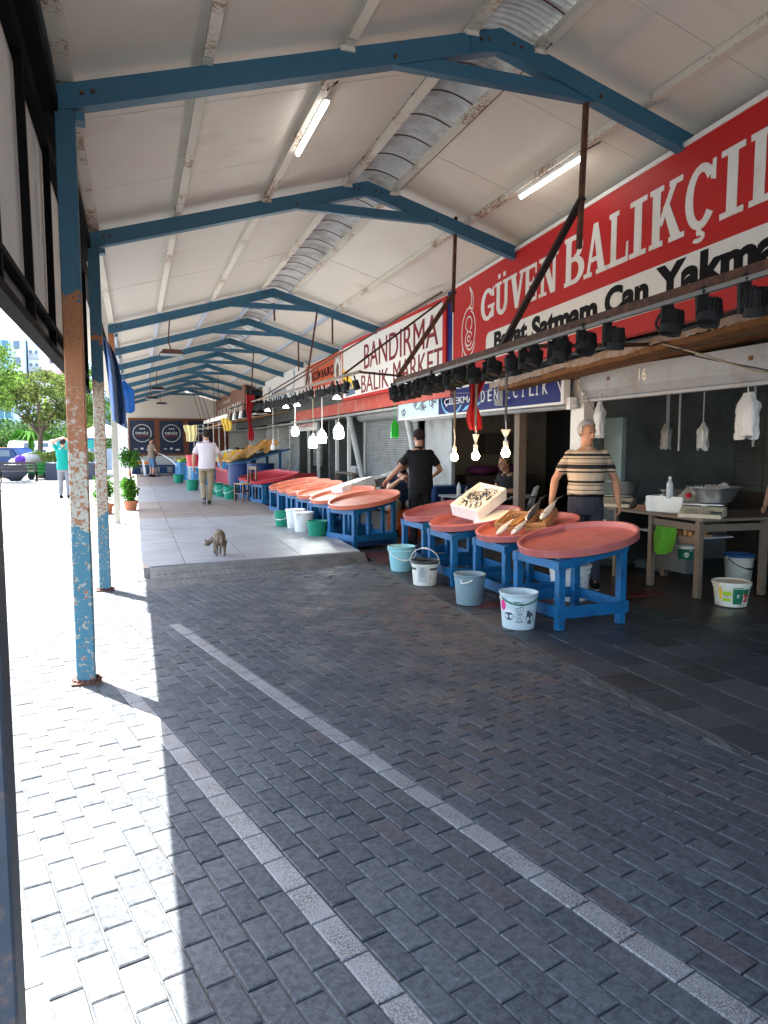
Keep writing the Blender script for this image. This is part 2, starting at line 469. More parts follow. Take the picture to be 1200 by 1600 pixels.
# ================================================================== GROUND
M_plaza = mat('plaza_paving', (.20, .20, .19), .8, .2, 5, dirt=(.15, .15, .14), dscale=.8, damt=.6)
g = B_()
vs = [g.verts.new(p) for p in ((-900, -300, -.04), (900, -300, -.04), (900, 1500, -.04), (-900, 1500, -.04))]; g.faces.new(vs)
ground = obj('ground', g, mat('ground_soil', (.16, .16, .155), .9, .2, 2), kind='structure')
g = B_(); box(g, (-60, 14.02, -.035), (-.02, 75, -.004))
plaza = obj('plaza', g, M_plaza, kind='structure')
g = B_(); box(g, (-14, .0 - 3, -.035), (2.80, 14.0, -.0075))
paving = obj('paving', g, M_mortar, kind='structure')

ANG = math.atan(.247); CA, SA = math.cos(ANG), math.sin(ANG)
RW, LN, GAP = .093, .194, .0055
def uv2xy(u, v): return (u * CA - v * SA, u * SA + v * CA)
def pav_top(bm, hl, hw, h=.0, tilt=(0, 0), org=(0, 0), ang=0.0, lay=None, val=0):
    c, s = math.cos(ang), math.sin(ang); ch = .004
    def P(x, y, z): return (org[0] + x * c - y * s, org[1] + x * s + y * c, z + h + tilt[0] * x + tilt[1] * y)
    rings = []
    for dx, z in ((ch, 0.0), (0, -.004), (0, -.03)):
        rings.append([bm.verts.new(P(x * (hw - dx), y * (hl - dx), z)) for x, y in ((-1, -1), (1, -1), (1, 1), (-1, 1))])
    fs = [bm.faces.new(rings[0])]
    for i in range(2):
        for k in range(4):
            fs.append(bm.faces.new((rings[i + 1][k], rings[i + 1][(k + 1) % 4], rings[i][(k + 1) % 4], rings[i][k])))
    if lay is not None:
        for f in fs:
            for lp in f.loops: lp[lay] = (val, val, val, 1)
def in_paved(x, y):
    if y < .25 or y > 13.8: return False
    if x > 2.72 + .035 * math.sin(y * 3.1): return False
    if y > 7.95 and x > .1 and y < 14:
        return y < 7.96 + (x - .1) * .31 and x < 2.72
    if y >= 7.9 and x > .12 - (y - 8.0) * .19 - .02: return False
    if x < -5.5: return False
    return True
pmesh = {}
def paver_mesh(k):
    if k not in pmesh:
        bm = B_(); pav_top(bm, LN / 2 - GAP / 2, RW / 2 - GAP / 2)
        me = bpy.data.meshes.new('paver'); bm.to_mesh(me); bm.free(); me.materials.append(M_granite if k else M_paver_o); pmesh[k] = me
    return pmesh[k]
cand = []
U0 = .97
for r_ in range(-75, 60):
    uc = U0 + r_ * RW + RW / 2
    off = (r_ % 2) * .5 + (.07 * math.sin(r_ * 1.7)); stripe = r_ in (0, 8, -9)
    if stripe: off = .36
    for q in range(-20, 95):
        vc = (q + off) * LN
        x, y = uv2xy(uc, vc)
        if stripe and r_ == 8 and y > 6.25: st = False
        else: st = stripe
        if not in_paved(x, y): continue
        cand.append((x, y, st))
camx, camy = 0, 0
def shown(x, y):
    fw = x * math.sin(R(19.1)) + y * math.cos(R(19.1)); l = x * math.cos(R(19.1)) - y * math.sin(R(19.1))
    if fw < 1.2: return False
    px = l / fw; dv = (1.5 * .996 - fw * .0908) / (fw * .996 + .136)
    return -.55 < px < .56 and dv < .73
vis = [(math.hypot(x, y) + (1.5 if x < .08 else 0), x, y, s) for x, y, s in cand if shown(x, y)]
vis.sort(); near = set((a[1], a[2]) for a in vis[:296])
sb = B_(); lay = sb.loops.layers.color.new('var'); sg = B_()
for x, y, st in cand:
    big = .0022 + .0016 * (noise.noise((x * 1.3, y * 1.3, 0)))
    h = rnd.uniform(-1, 1) * .0016 + .006 * noise.noise((x * .7, y * .7, 3))
    tl = (rnd.uniform(-1, 1) * .018, rnd.uniform(-1, 1) * .010)
    jx = rnd.uniform(-1, 1) * .0015
    if (x, y) in near:
        o = bpy.data.objects.new('paver', paver_mesh(st)); col.objects.link(o); o.parent = paving
        o.location = (x + jx, y, h); o.rotation_euler = (tl[1], tl[0], ANG + rnd.uniform(-1, 1) * .008)
    elif st: pav_top(sg, LN / 2 - GAP / 2, RW / 2 - GAP / 2, h, tl, (x, y), ANG)
    else: pav_top(sb, LN / 2 - GAP / 2, RW / 2 - GAP / 2, h, tl, (x + jx, y), ANG + rnd.uniform(-1, 1) * .008, lay, rnd.random())
obj('distant_pavers', sb, M_paver_s, paving, kind='stuff')
obj('granite_strip_blocks', sg, M_granite, paving, kind='stuff')

# broken concrete seam between the block paving and the slabs
g = B_()
N = 84
pr = []
for i in range(N + 1):
    y = .3 + i * (5.2 / N); xl = 2.70 + .035 * math.sin(y * 3.1) + .02 * noise.noise((y * 4, 0, 0)); xr = 2.80 + .06 * noise.noise((y * 3.3, 5, 0))
    row = []
    for k in range(6):
        x = xl + (xr - xl) * k / 5
        z = -.001 + .006 * noise.noise((x * 30, y * 16, 1)) + (.001 if 0 < k < 5 else -.012)
        z -= .012 * max(0, noise.noise((y * 2.3, k * .4, 7)) + .1)
        row.append(g.verts.new((x, y, z)))
    pr.append(row)
for i in range(N):
    for k in range(5): g.faces.new((pr[i][k], pr[i][k + 1], pr[i + 1][k + 1], pr[i + 1][k]))
obj('concrete_seam', g, mat('seam_concrete', (.075, .08, .08), .9, .5, 14, dirt=(.05, .05, .05), dscale=9, damt=.9, bmp=.6), paving)

# shop floor slabs on the right, then the wet shop floor
g = B_(); box(g, (2.8, -3, -.035), (16, 46, -.010)); shopfloor = obj('shop_floor', g, M_wetfloor, kind='structure')
sm_ = None
cnt = 0
for i, x in enumerate([2.945 + k * .285 for k in range(9)]):
    for j in range(28):
        y = .6 + j * .31 + (i % 2) * .15
        if y > 8.6: continue
        if i > 5 and y > 4.9: continue
        if sm_ is None:
            bm = B_(); pav_top(bm, .151, .138); sm_ = bpy.data.meshes.new('slab'); bm.to_mesh(sm_); bm.free(); sm_.materials.append(M_slab)
        o = bpy.data.objects.new('slab', sm_); col.objects.link(o); o.parent = shopfloor
        o.location = (x + .005, y, rnd.uniform(-.003, .001) + .004 * noise.noise((x, y, 9))); o.rotation_euler = (rnd.uniform(-1, 1) * .008, rnd.uniform(-1, 1) * .01, rnd.uniform(-1, 1) * .006)
M_redstain = mat('red_floor_paint', (.10, .018, .014), .4, .4, 8, dirt=(.04, .03, .03), dscale=5, damt=.8)
g = B_(); box(g, (3.0, 5.9, -.009), (5.1, 6.15, .0012)); box(g, (3.0, 8.7, -.009), (3.35, 9.6, .0012)); obj('red_floor_band', g, M_redstain, shopfloor)
# short patch of ordinary pale slabs at the foot of the tables
for k in range(16):
    pass

# raised tiled walkway
PZ = .12
def plat_left(y): return .12 - (y - 8.6) * .20 if y < 12.6 else -.68
g = B_()
top = [(.12, 8.62), (2.80, 9.02), (2.86, 10.2), (2.82, 11.2), (2.90, 13.0), (2.95, 41), (-.80, 41), (-.80, 12.8)]
prism(g, top, 'z', -.03, PZ - .016); fixn(g)
walk = obj('raised_walkway', g, M_concl, kind='structure')
def clip_poly(poly, x0, x1, y0, y1):
    def cl(P, f, inter):
        out = []
        for i in range(len(P)):
            a, b = P[i - 1], P[i]
            if f(b):
                if not f(a): out.append(inter(a, b))
                out.append(b)
            elif f(a): out.append(inter(a, b))
        return out
    def ix(v): return lambda a, b: (v, a[1] + (b[1] - a[1]) * (v - a[0]) / (b[0] - a[0]))
    def iy(v): return lambda a, b: (a[0] + (b[0] - a[0]) * (v - a[1]) / (b[1] - a[1]), v)
    for f, i_ in ((lambda p: p[0] >= x0, ix(x0)), (lambda p: p[0] <= x1, ix(x1)), (lambda p: p[1] >= y0, iy(y0)), (lambda p: p[1] <= y1, iy(y1))):
        poly = cl(poly, f, i_)
        if len(poly) < 3: return []
    return poly
inner = [(.13, 8.64), (2.79, 9.035), (2.85, 10.2), (2.81, 11.2), (2.89, 13.0), (2.94, 40.9), (-.78, 40.9), (-.78, 12.8)]
xs = [-.92, -.2, .525, 1.27, 1.97, 2.7, 3.4]
ys = [8.5, 10.72, 12.6, 14.5, 15.9, 17.3, 18.9, 20.6, 22.4, 24.5, 26.6, 28.8, 31, 34, 37.5, 41]
for j in range(len(ys) - 1):
    for i in range(len(xs) - 1):
        P = clip_poly(inner, xs[i] + .004, xs[i + 1] - .004, ys[j] + .004, ys[j + 1] - .004)
        if len(P) < 3: continue
        g = B_(); prism(g, P, 'z', PZ - .015, PZ + rnd.uniform(-.0008, .0008)); fixn(g)
        obj('tile', g, M_tileb if 14.4 < ys[j] < 18 or ys[j] > 26 else M_tile, walk)
# sloping grooved ramp in front of the walkway
def ramp_pt(s, t):      # s along 0..1 left to right, t 0 top .. 1 bottom
    x = .12 + s * 2.72; yt = 8.60 + s * .40; yb = 7.78 + s * 1.0 + .05 * math.sin(s * 9)
    if s > .82: yb = yb + (s - .82) * .2
    return Vector((x + .03 * t * noise.noise((s * 9, 0, 0)), yt + (yb - yt) * t, PZ - .012 - (PZ - .012 + .004) * (t ** 1.1) + .004 * noise.noise((x * 7, t * 5, 2)) * t))
g = B_(); sheet(g, lambda a, b: ramp_pt(a, b), 60, 8); 
sheet(g, lambda a, b: Vector((2.80 + .14 * b + .0, 8.97 + a * 2.6, PZ - .014 - (PZ + .0) * b ** 1.1 + .006 * noise.noise((a * 9, b * 3, 3)))), 24, 4)
rampo = obj('concrete_ramp', g, M_conc, walk, smooth=True)
g = B_()
for k in range(26):
    s = .03 + k * .0245
    p0 = ramp_pt(s, .12) + Vector((0, 0, .001)); p1 = ramp_pt(min(1, s + .012), .88) + Vector((0, 0, .001))
    if k < 25: beam(g, p0, p1, .012, .004)
for t in (.38, .68):
    for k in range(20):
        beam(g, ramp_pt(.02 + k * .03, t) + Vector((0, 0, .001)), ramp_pt(.04 + k * .03, t) + Vector((0, 0, .001)), .010, .004)
obj('ramp_grooves', g, M_mortar, walk)
# worn left edge of the walkway
g = B_(); pts = [(.12, 8.62), (-.80, 12.8), (-.80, 41)]
for a, b in zip(pts[:-1], pts[1:]):
    for i in range(8):
        p = Vector((*a, 0)).lerp(Vector((*b, 0)), i / 8); q = Vector((*a, 0)).lerp(Vector((*b, 0)), (i + 1) / 8)
        beam(g, p + Vector((-.03, 0, .045)), q + Vector((-.03, -.006, .045)), .07, .13)
obj('walkway_kerb', g, mat('speckled_kerb', (.40, .38, .33), .8, .3, 12, dirt=(.20, .13, .08), dscale=9, damt=.9), walk)

# ================================================================== MARKET HALL CANOPY
hall = thing('market_hall_canopy', 'long open market hall roof of white panels on blue painted rusty steel frame', 'market hall', (0, 0, 0))
XL, XR, XM = -.335, 5.45, 2.555
def zr(x): return 3.64 + .287 * (x - XL) if x <= XM else 3.64 + .287 * (XM - XL) - .288 * (x - XM)
TY = [-1.5, 1.71, 4.86, 7.98, 13.75, 17.05, 20.3, 23.2, 26.7, 30.3, 34.0, 37.8]
for i, y in enumerate(TY):
    g = B_(); wd = .075
    for (xa, xb) in ((XL - .05, XM), (XM, XR + .2)):
        prism(g, [(xa, zr(xa)), (xb, zr(xb)), (xb, zr(xb) - .145), (xa, zr(xa) - .145)] if xa < XM - 1 else [(xa, zr(xa)), (xb, zr(xb)), (xb, zr(xb) - .145), (xa, zr(xa) - .145)], 'y', y - wd / 2, y + wd / 2)
    prism(g, [(1.55, 4.085), (1.85, 4.18), (3.30, 4.18), (3.62, 4.085)], 'y', y - wd / 2 + .004, y + wd / 2 - .004)
    # flange lips
    for (xa, xb) in ((XL - .05, XM), (XM, XR + .2)):
        prism(g, [(xa, zr(xa) - .14), (xb, zr(xb) - .14), (xb, zr(xb) - .152), (xa, zr(xa) - .152)], 'y', y - wd / 2 - .012, y + wd / 2 + .012)
    fixn(g); tro = obj('truss', g, M_blue, hall)
    if i < 8:
        g = B_()
        for (bx, bz) in ((XL + .10, zr(XL + .10) - .07), (XL + .16, zr(XL + .16) - .07), (XM - .10, zr(XM - .10) - .07), (XM + .10, zr(XM + .10) - .07), (1.75, 4.14), (3.40, 4.13), (XM - .16, zr(XM - .16) - .06), (XM + .16, zr(XM + .16) - .06)):
            lathe(g, [(0, .012), (.013, .012), (.015, 0)], 6, M=Matrix.Translation((bx, y - wd / 2 - .001, bz)) @ Matrix.Rotation(R(90), 4, 'X'))
        obj('bolt_heads', g, M_rustbar, tro, kind='stuff')
        g = B_(); prism(g, [(XM - .24, zr(XM - .24) - .012), (XM, zr(XM) - .012), (XM + .24, zr(XM + .24) - .012), (XM + .24, zr(XM + .24) - .135), (XM, zr(XM) - .165), (XM - .24, zr(XM - .24) - .135)], 'y', y - wd / 2 - .006, y - wd / 2 - .001); fixn(g); obj('gusset_plate', g, M_blue, tro)
Z1 = [(.98, 'chips'), (1.50, 'speck'), (1.86, 'speckhi'), (2.42, 'rust'), (9, 'blue')]
Z2 = [(.80, 'chips'), (2.15, 'speck'), (2.55, 'blue'), (2.65, 'rust'), (9, 'blue')]
Z3 = [(2.3, 'white'), (9, 'rust')]; Z4 = [(9, 'white')]
MP = [mat('shaded_pillar_paint', (.045, .055, .07), .6, .25, 9, dirt=(.16, .10, .07), dscale=14, damt=.2), m_rustpillar('pillar_paint_a', Z1), m_rustpillar('pillar_paint_b', Z2), m_rustpillar('pillar_paint_c', Z3), M_whitepil]  # first entry: shade on the nearest pillar is put into its dark slate colour
for i, y in enumerate(TY):
    m = MP[0] if i < 2 else MP[1] if i < 3 else MP[2] if i == 3 else MP[3] if i == 4 else MP[4]
    wdt = .055; zb = .0 if y < 12 else .0
    g = B_(); zt = zr(XL) - .15
    if y < 12:
        box(g, (XL - wdt, y - wdt, zb), (XL + wdt, y + wdt, zt), bev=.006)
        box(g, (XL - .01, y - wdt - .01, zt - .11), (XL + .10, y - wdt + .005, zt + .03)) if False else None
    else: box(g, (XL - .05, y - .05, zb), (XL + .05, y + .05, zt), bev=.005)
    p = obj('pillar', g, m, hall)
    g = B_(); box(g, (XL - .085, y - .085, -.012), (XL + .085, y + .085, .012)); 
    for k in range(14):
        a = k * 2 * PI / 14; ell(g, (XL + .068 * math.cos(a), y + .068 * math.sin(a), .012), (.022, .022, .012 + .012 * rnd.random()), 6, 4)
    obj('base_plate', g, M_rustbar, p)
    g = B_(); box(g, (XL + .058, y - .05, zt - .055), (XL + .11, y + .05, zt - .003)); obj('bracket', g, M_blue, p)
# purlins
PX = [-.28, .49, 1.42, 2.33, 2.88, 3.80, 4.75]
for x in PX:
    for i in range(len(TY) - 1):
        a, b = TY[i], TY[i + 1]
        g = B_(); z = zr(x)
        if x == -.28: box(g, (x - .09, a + .03, z + .0), (x - .0, b - .03, z + .09))
        else:
            j = rnd.uniform(-.012, .012)
            box(g, (x - .026 + j, a - .12, z + .004), (x + .026 + j, b - .14, z + .062))
            box(g, (x - .034 + j, a - .12, z + .000), (x + .034 + j, b - .14, z + .006))
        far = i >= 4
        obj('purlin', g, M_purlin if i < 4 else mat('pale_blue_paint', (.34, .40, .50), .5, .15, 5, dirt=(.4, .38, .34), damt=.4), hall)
        if x in (1.42, 2.33, 2.88) and i < 4 and x != -.28:
            g = B_(); box(g, (x - .055, a - .038, z - .03), (x + .045, a + .012 - .06, z + .002)); obj('cleat', g, M_purlin, hall)
# roof panels: two slopes, sheets about 1.4 m wide
y = -3.0; k = 0
while y < 41.5:
    y1 = min(y + 1.42, 41.6)
    for xa, xb in ((XL - .22 if y < 8.3 else XL - .62, 2.30), (2.92, XR + .35)):
        g = B_(); z0, z1 = zr(xa) + .068, zr(xb) + .068
        sag = lambda t: -.004 * math.sin(PI * t)
        prism(g, [(xa, z0), (xb, z1), (xb, z1 + .05), (xa, z0 + .05)], 'y', y + .003, y1 - .003); fixn(g)
        o = obj('roof_panel', g, M_roof, hall); o.location.z = rnd.uniform(-.0015, .003)
    # ridge: ribbed metal sheets hung between the two top purlins
    g = B_()
    def rf(a, b, y=y, y1=y1):
        x = 2.30 + .64 * a; yy = y + (y1 - y) * b
        return Vector((x, yy, zr(2.33) + .10 + .09 * math.sin(PI * a) + .015 * math.sin(b * (y1 - y) / .059 * 2 * PI) + .02 * abs(math.sin(PI * b * 3))))
    sheet(g, rf, 8, 192)
    obj('ridge_sheet', g, M_galv, hall, smooth=True)
    g = B_()
    for q in range(3):
        yy = y + q * .4733 + .01
        tube(g, [Vector((2.30 + .64 * a / 10, yy, zr(2.33) + .085 + .09 * math.sin(PI * a / 10))) for a in range(11)], .006, 5)
    obj('ridge_band', g, M_rustbar, hall, kind='stuff')
    y = y1; k += 1
g = B_(); prism(g, [(2.2, zr(2.2) + .19), (2.555, zr(2.5) + .30), (3.02, zr(3.02) + .19), (3.02, zr(3.02) + .16), (2.555, zr(2.5) + .27), (2.2, zr(2.2) + .16)], 'y', -3, 41.6); fixn(g)
obj('ridge_cap', g, M_galv, hall)
g = B_(); box(g, (2.92, -2.9, zr(2.92) + .035), (2.94, 41, zr(2.92) + .060)); obj('ridge_angle', g, M_rustbar, hall)
# eave beam on the left
g = B_(); box(g, (XL - .23, -3, 3.50), (XL - .14, 41.5, 3.68)); obj('eave_beam', g, M_black, hall)

# framed screen under the left eave (seen from inside)
fs = thing('eave_screen', 'black steel framed grey screen hanging under the left eave outside the pillars', 'screen', (-.5, 0, 0))
g = B_(); box(g, (-.012, -2.9, 2.13), (.0, 8.55, 3.48)); obj('screen_panel', g, m_trans('screen_sheet', (.55, .54, .52), .12, .6), fs)
g = B_(); box(g, (.002, -2.9, 2.13), (.010, 8.55, 2.235)); obj('lower_strip', g, mat('screen_lower', (.08, .085, .09), .5, .3, 4), fs)
for (z, h) in ((2.10, .045), (2.245, .03), (3.40, .10)):
    g = B_(); box(g, (-.015, -2.9, z - h / 2), (.055, 8.57, z + h / 2)); obj('frame_rail', g, M_black, fs)
for y in (-2, -.4, 1.1, 2.1, 3.10, 4.05, 5.08, 6.2, 7.4, 8.54):
    g = B_(); beam(g, (.03, y, 2.12), (.03, y - (.10 if 3 < y < 5 else 0), 3.42), .04, .04, (0, 1, 0)); obj('frame_upright', g, M_black, fs)
g = B_(); beam(g, (.06, -2.9, 3.50), (.10, 8.5, 3.52), .09, .09); obj('frame_pipe', g, M_black, fs)

# ================================================================== END WALL
ew = thing('end_wall', 'white corrugated gable wall with dark blue poster panels at the far end of the hall', 'wall', (0, 40.6, 0))
g = B_()
x = -.9
while x < 6.2:
    zt = zr(max(XL, min(XR, x + .06))) + .02
    prism(g, [(x, 0), (x + .05, -.03), (x + .09, -.03), (x + .14, 0)], 'z', .1, zt) if False else None
    z0 = .1
    for (a, b, d) in ((0, .06, 0), (.06, .12, -.035)):
        box(g, (x + a, d, z0), (x + b, .06, zt))
    x += .12
obj('corrugated_sheet', g, mat('gable_white', (.66, .63, .58), .55, .08, .6), ew)
M_bann = mat('poster_navy', (.012, .022, .05), .5, .2, 3)
M_brown = mat('poster_frame_brown', (.16, .05, .025), .5, .2, 4)
g = B_(); box(g, (-.35, -.09, 1.02), (4.9, -.05, 3.02)); obj('poster_board', g, M_brown, ew)
for k, (a, b) in enumerate(((-.22, 1.00), (1.28, 2.5), (2.78, 4.0))):
    g = B_(); box(g, (a, -.105, 1.15), (b, -.092, 2.9)); p = obj('poster', g, M_bann, ew)
    cx = (a + b) / 2
    g = B_()
    for i in range(32):
        a0, a1 = 2 * PI * i / 32, 2 * PI * (i + 1) / 32
        beam(g, (cx + .46 * math.cos(a0), -.110, 2.22 + .46 * math.sin(a0)), (cx + .46 * math.cos(a1), -.110, 2.22 + .46 * math.sin(a1)), .008, .035, (0, 0, 1))
    for q in range(3): box(g, (cx - .12 + q * .1, -.113, 2.42), (cx - .06 + q * .1, -.107, 2.49))
    t = text_fit('DENİZ', .66, .16, .02); place_bm(t, (cx - .33, -.115, 2.16), (1, 0, 0), (0, 0, 1)); me = bpy.data.meshes.new('t'); t.to_mesh(me); t.free(); g.from_mesh(me)
    obj('lettering', g, M_signw, p)
    t = text_fit('BALIKÇILIK', .60, .09, .01); place_bm(t, (cx - .30, -.115, 2.02), (1, 0, 0), (0, 0, 1)); obj('red_lettering', t, M_red, p)
    g = B_(); box(g, (cx - .1, -.112, 1.35), (cx + .05, -.107, 1.45)); box(g, (cx + .2, -.112, 1.3), (cx + .42, -.107, 1.38)); box(g, (cx - .42, -.112, 1.36), (cx - .25, -.107, 1.40)); obj('small_print', g, M_signw, p)

# ================================================================== SHOP ROW ON THE RIGHT
shops = thing('shop_row', 'dim row of shuttered and tiled shops along the right side of the hall', 'shops', (0, 0, 0))
def part(name, bm, m, par=shops, **k): return obj(name, bm, m, par, **k)
# upper facade wall behind the hanging signs and the shop ceiling
g = B_(); box(g, (5.35, -3, 2.45), (5.5, 41, 3.95)); part('upper_wall', g, M_wallg)
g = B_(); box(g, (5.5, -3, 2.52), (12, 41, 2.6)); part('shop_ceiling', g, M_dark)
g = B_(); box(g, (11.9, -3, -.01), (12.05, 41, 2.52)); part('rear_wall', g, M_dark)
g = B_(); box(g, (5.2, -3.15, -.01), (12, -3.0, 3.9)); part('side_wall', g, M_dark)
# shop 16: tiled back wall, side partition
g = B_(); box(g, (7.6, 2.2, -.01), (7.7, 9.7, 2.5)); part('back_wall', g, M_wallg)
g = B_()
for zz in (1.0, 1.3, 1.6, 1.9, 2.2): box(g, (7.594, 2.2, zz - .004), (7.5995, 9.7, zz + .004))
for yy in [2.6 + .45 * i for i in range(16)]: box(g, (7.5935, yy - .004, .9), (7.5998, yy + .004, 2.5))
part('tile_joints', g, mat('tile_joint', (.06, .065, .06), .8, .2, 5))
g = B_(); box(g, (7.56, 2.2, -.01), (7.592, 9.7, .92)); part('dado', g, mat('dado_brown', (.07, .055, .045), .6, .3, 3, dirt=(.03, .03, .03), damt=.6))
g = B_(); box(g, (5.25, 7.62, -.01), (7.6, 7.78, 2.5)); part('partition_wall', g, M_wallg)
g = B_(); box(g, (5.18, 7.52, -.01), (5.32, 7.80, 2.42)); part('shop_post', g, M_white)
# ceilings/lintel and shutter box of shop 16
sb16 = B_(); prism(sb16, [(5.10, 2.38), (5.10, 2.16), (5.16, 2.06), (5.45, 2.06), (5.45, 2.40)], 'y', 2.0, 7.50); fixn(sb16)
sbx = part('shutter_box', sb16, M_shutbox)
g = B_(); box(g, (5.105, 1.9, 2.03), (5.20, 7.5, 2.062)); part('shutter_slot', g, M_pvc, sbx)
g = B_()
for yy in (6.95, 4.95, 3.5): box(g, (5.094, yy - .022, 2.25), (5.099, yy + .022, 2.29))
part('rusty_patch', g, M_rotwood, sbx)
t = text_fit('16', .12, .13, .012, .003); place_bm(t, (5.096, 6.42, 2.20), (0, -1, 0), (0, 0, 1)); part('lettering', t, mat('number_cream', (.72, .66, .52), .6, .1, 9), sbx)
g = B_()
for yy in (7.42,): box(g, (5.092, yy - .05, 2.12), (5.099, yy + .03, 2.15))
part('paper_label', g, M_signw, sbx)
# rotten chipboard eave shelf above the shutter box with torn white covering
g = B_(); z_ = lambda yy: 2.50 - (yy - 4.4) * .047
prev = None
for i in range(46):
    y0 = 1.6 + i * .158; y1 = y0 + .158
    j = .018 * noise.noise((y0 * 3, 0, 0)); j1 = .018 * noise.noise((y1 * 3, 0, 0))
    vsq = [g.verts.new(p) for p in ((4.72, y0, z_(y0) - .028 + j), (4.72, y1, z_(y1) - .028 + j1), (5.34, y1, z_(y1) - .02), (5.34, y0, z_(y0) - .02), (4.72, y0, z_(y0) + .028 + j), (4.72, y1, z_(y1) + .028 + j1), (5.34, y1, z_(y1) + .03), (5.34, y0, z_(y0) + .03))]
    for f in ((0, 3, 2, 1), (4, 5, 6, 7), (0, 1, 5, 4), (2, 3, 7, 6)): g.faces.new([vsq[q] for q in f])
fixn(g); part('eave_board', g, M_rotwood)
g = B_()
tg = []
for i in range(300):
    y0 = 1.6 + i * .025; lo = .022 + .045 * noise.noise((y0 * 1.7, 3, 0)) + .016 * noise.noise((y0 * 23, 4, 0))
    tg.append([g.verts.new((4.695 + .012 * noise.noise((y0 * 9, k, 2)), y0, z_(y0) + q)) for k, q in enumerate((lo, .06, .10))] + [g.verts.new((4.85, y0, z_(y0) + .115))])
for i in range(299):
    for k in range(3): g.faces.new((tg[i][k], tg[i][k + 1], tg[i + 1][k + 1], tg[i + 1][k]))
part('torn_covering', g, mat('torn_white_paper', (.34, .31, .27), .8, .2, 9, dirt=(.25, .12, .06), dscale=12, damt=.9))
g = B_(); box(g, (4.86, 1.6, 2.56), (5.34, 10.8, 2.59)); part('eave_top', g, M_shutbox)
# red-orange fascia strip further on
g = B_(); box(g, (4.92, 10.9, 2.32), (4.97, 23, 2.60)); part('red_fascia', g, mat('red_fascia_paint', (.45, .055, .035), .5, .15, 4, dirt=(.4, .2, .15), damt=.5))
g = B_(); box(g, (4.98, 10.9, 2.25), (5.34, 41, 2.30)); part('soffit', g, M_shutbox)
# blue sign shop (deniz): open dark room with posts
g = B_(); box(g, (5.34, 9.35, -.01), (5.46, 9.50, 2.45)); part('timber_post', g, m_wood('post_wood', (.20, .15, .11), .8))
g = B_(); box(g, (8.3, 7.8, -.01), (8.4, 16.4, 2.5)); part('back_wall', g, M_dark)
g = B_(); box(g, (5.6, 13.4, -.01), (8.3, 13.5, 2.5)); part('partition_wall', g, M_wallb)
g = B_(); box(g, (6.6, 12.9, 1.35), (7.2, 13.39, 1.75)); part('wall_cabinet', g, mat('brown_cabinet', (.10, .085, .07), .6, .2, 3))
g = B_(); box(g, (5.55, 12.2, -.01), (5.62, 13.5, 2.4)); part('glass_door_frame', g, M_pvc)
# shuttered bay
g = B_()
for i in range(46):
    z = .03 + i * .05
    prism(g, [(5.42, z), (5.405, z + .012), (5.405, z + .036), (5.42, z + .048), (5.44, z + .048), (5.44, z)], 'y', 13.55, 16.9)
fixn(g); part('roller_shutter', g, M_shutter)
g = B_(); tube(g, [(5.30, 13.3, 2.22), (5.30, 17.0, 2.22)], .12, 14); part('shutter_roll', g, M_shutter)
g = B_(); tube(g, [(5.18, 7.6, 2.0), (5.10, 13.2, 2.02)], .035, 10); part('sagging_pipe', g, M_pvc)
for (x0, y0, x1, y1) in ((5.05, 13.3, 5.25, 12.75), (5.0, 17.1, 5.3, 16.6)):
    g = B_(); tube(g, [(x0, y0, 2.3), (x1, y1, .3)], .07, 14); part('leaning_pipe', g, M_pvc)
g = B_(); box(g, (5.38, 16.95, -.01), (5.45, 17.05, 2.3)); part('shutter_guide', g, M_pvc)
# dim open bays further on
for (ya, yb, m, xb) in ((17.1, 20.5, M_dark, 8.2), (20.6, 24.5, M_wallb, 6.6), (24.6, 31, mat('patterned_tile', (.42, .42, .40), .5, .6, 7, dirt=(.1, .1, .12), dscale=4, damt=1), 6.4), (31, 40.5, M_wallg, 6.6)):
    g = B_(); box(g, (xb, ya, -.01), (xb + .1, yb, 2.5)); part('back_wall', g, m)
for yy in (17.15, 20.55, 24.55, 31.0, 36.0):
    g = B_(); box(g, (5.4, yy - .05, -.01), (8.2, yy + .05, 2.5)); part('partition_wall', g, M_wallg if yy < 30 else M_white)
for yy in (18.4, 19.6, 21.8, 23.1, 26.0, 28.2):
    g = B_(); box(g, (5.35, yy - .04, -.01), (5.43, yy + .04, 2.28)); part('white_post', g, M_whitepil)
g = B_()
for k in range(9):
    box(g, (5.5, 21.8 + .14 * k, .9), (5.512, 21.812 + .14 * k, 2.1))
for k in range(9): box(g, (5.5, 21.8, .9 + .14 * k), (5.512, 22.95, .912 + .14 * k))
part('wire_grille', g, M_white)
# brown sloping awning of the far stalls
g = B_(); prism(g, [(3.15, 2.35), (5.3, 2.75), (5.3, 2.79), (3.15, 2.39)], 'y', 25.5, 36.0); fixn(g)
aw = obj('stall_awning', g, mat('brown_awning', (.46, .24, .11), .8, .15, 3)); tag(aw, 'brown fabric awning sloping over the far stalls beyond the walking man', 'awning')

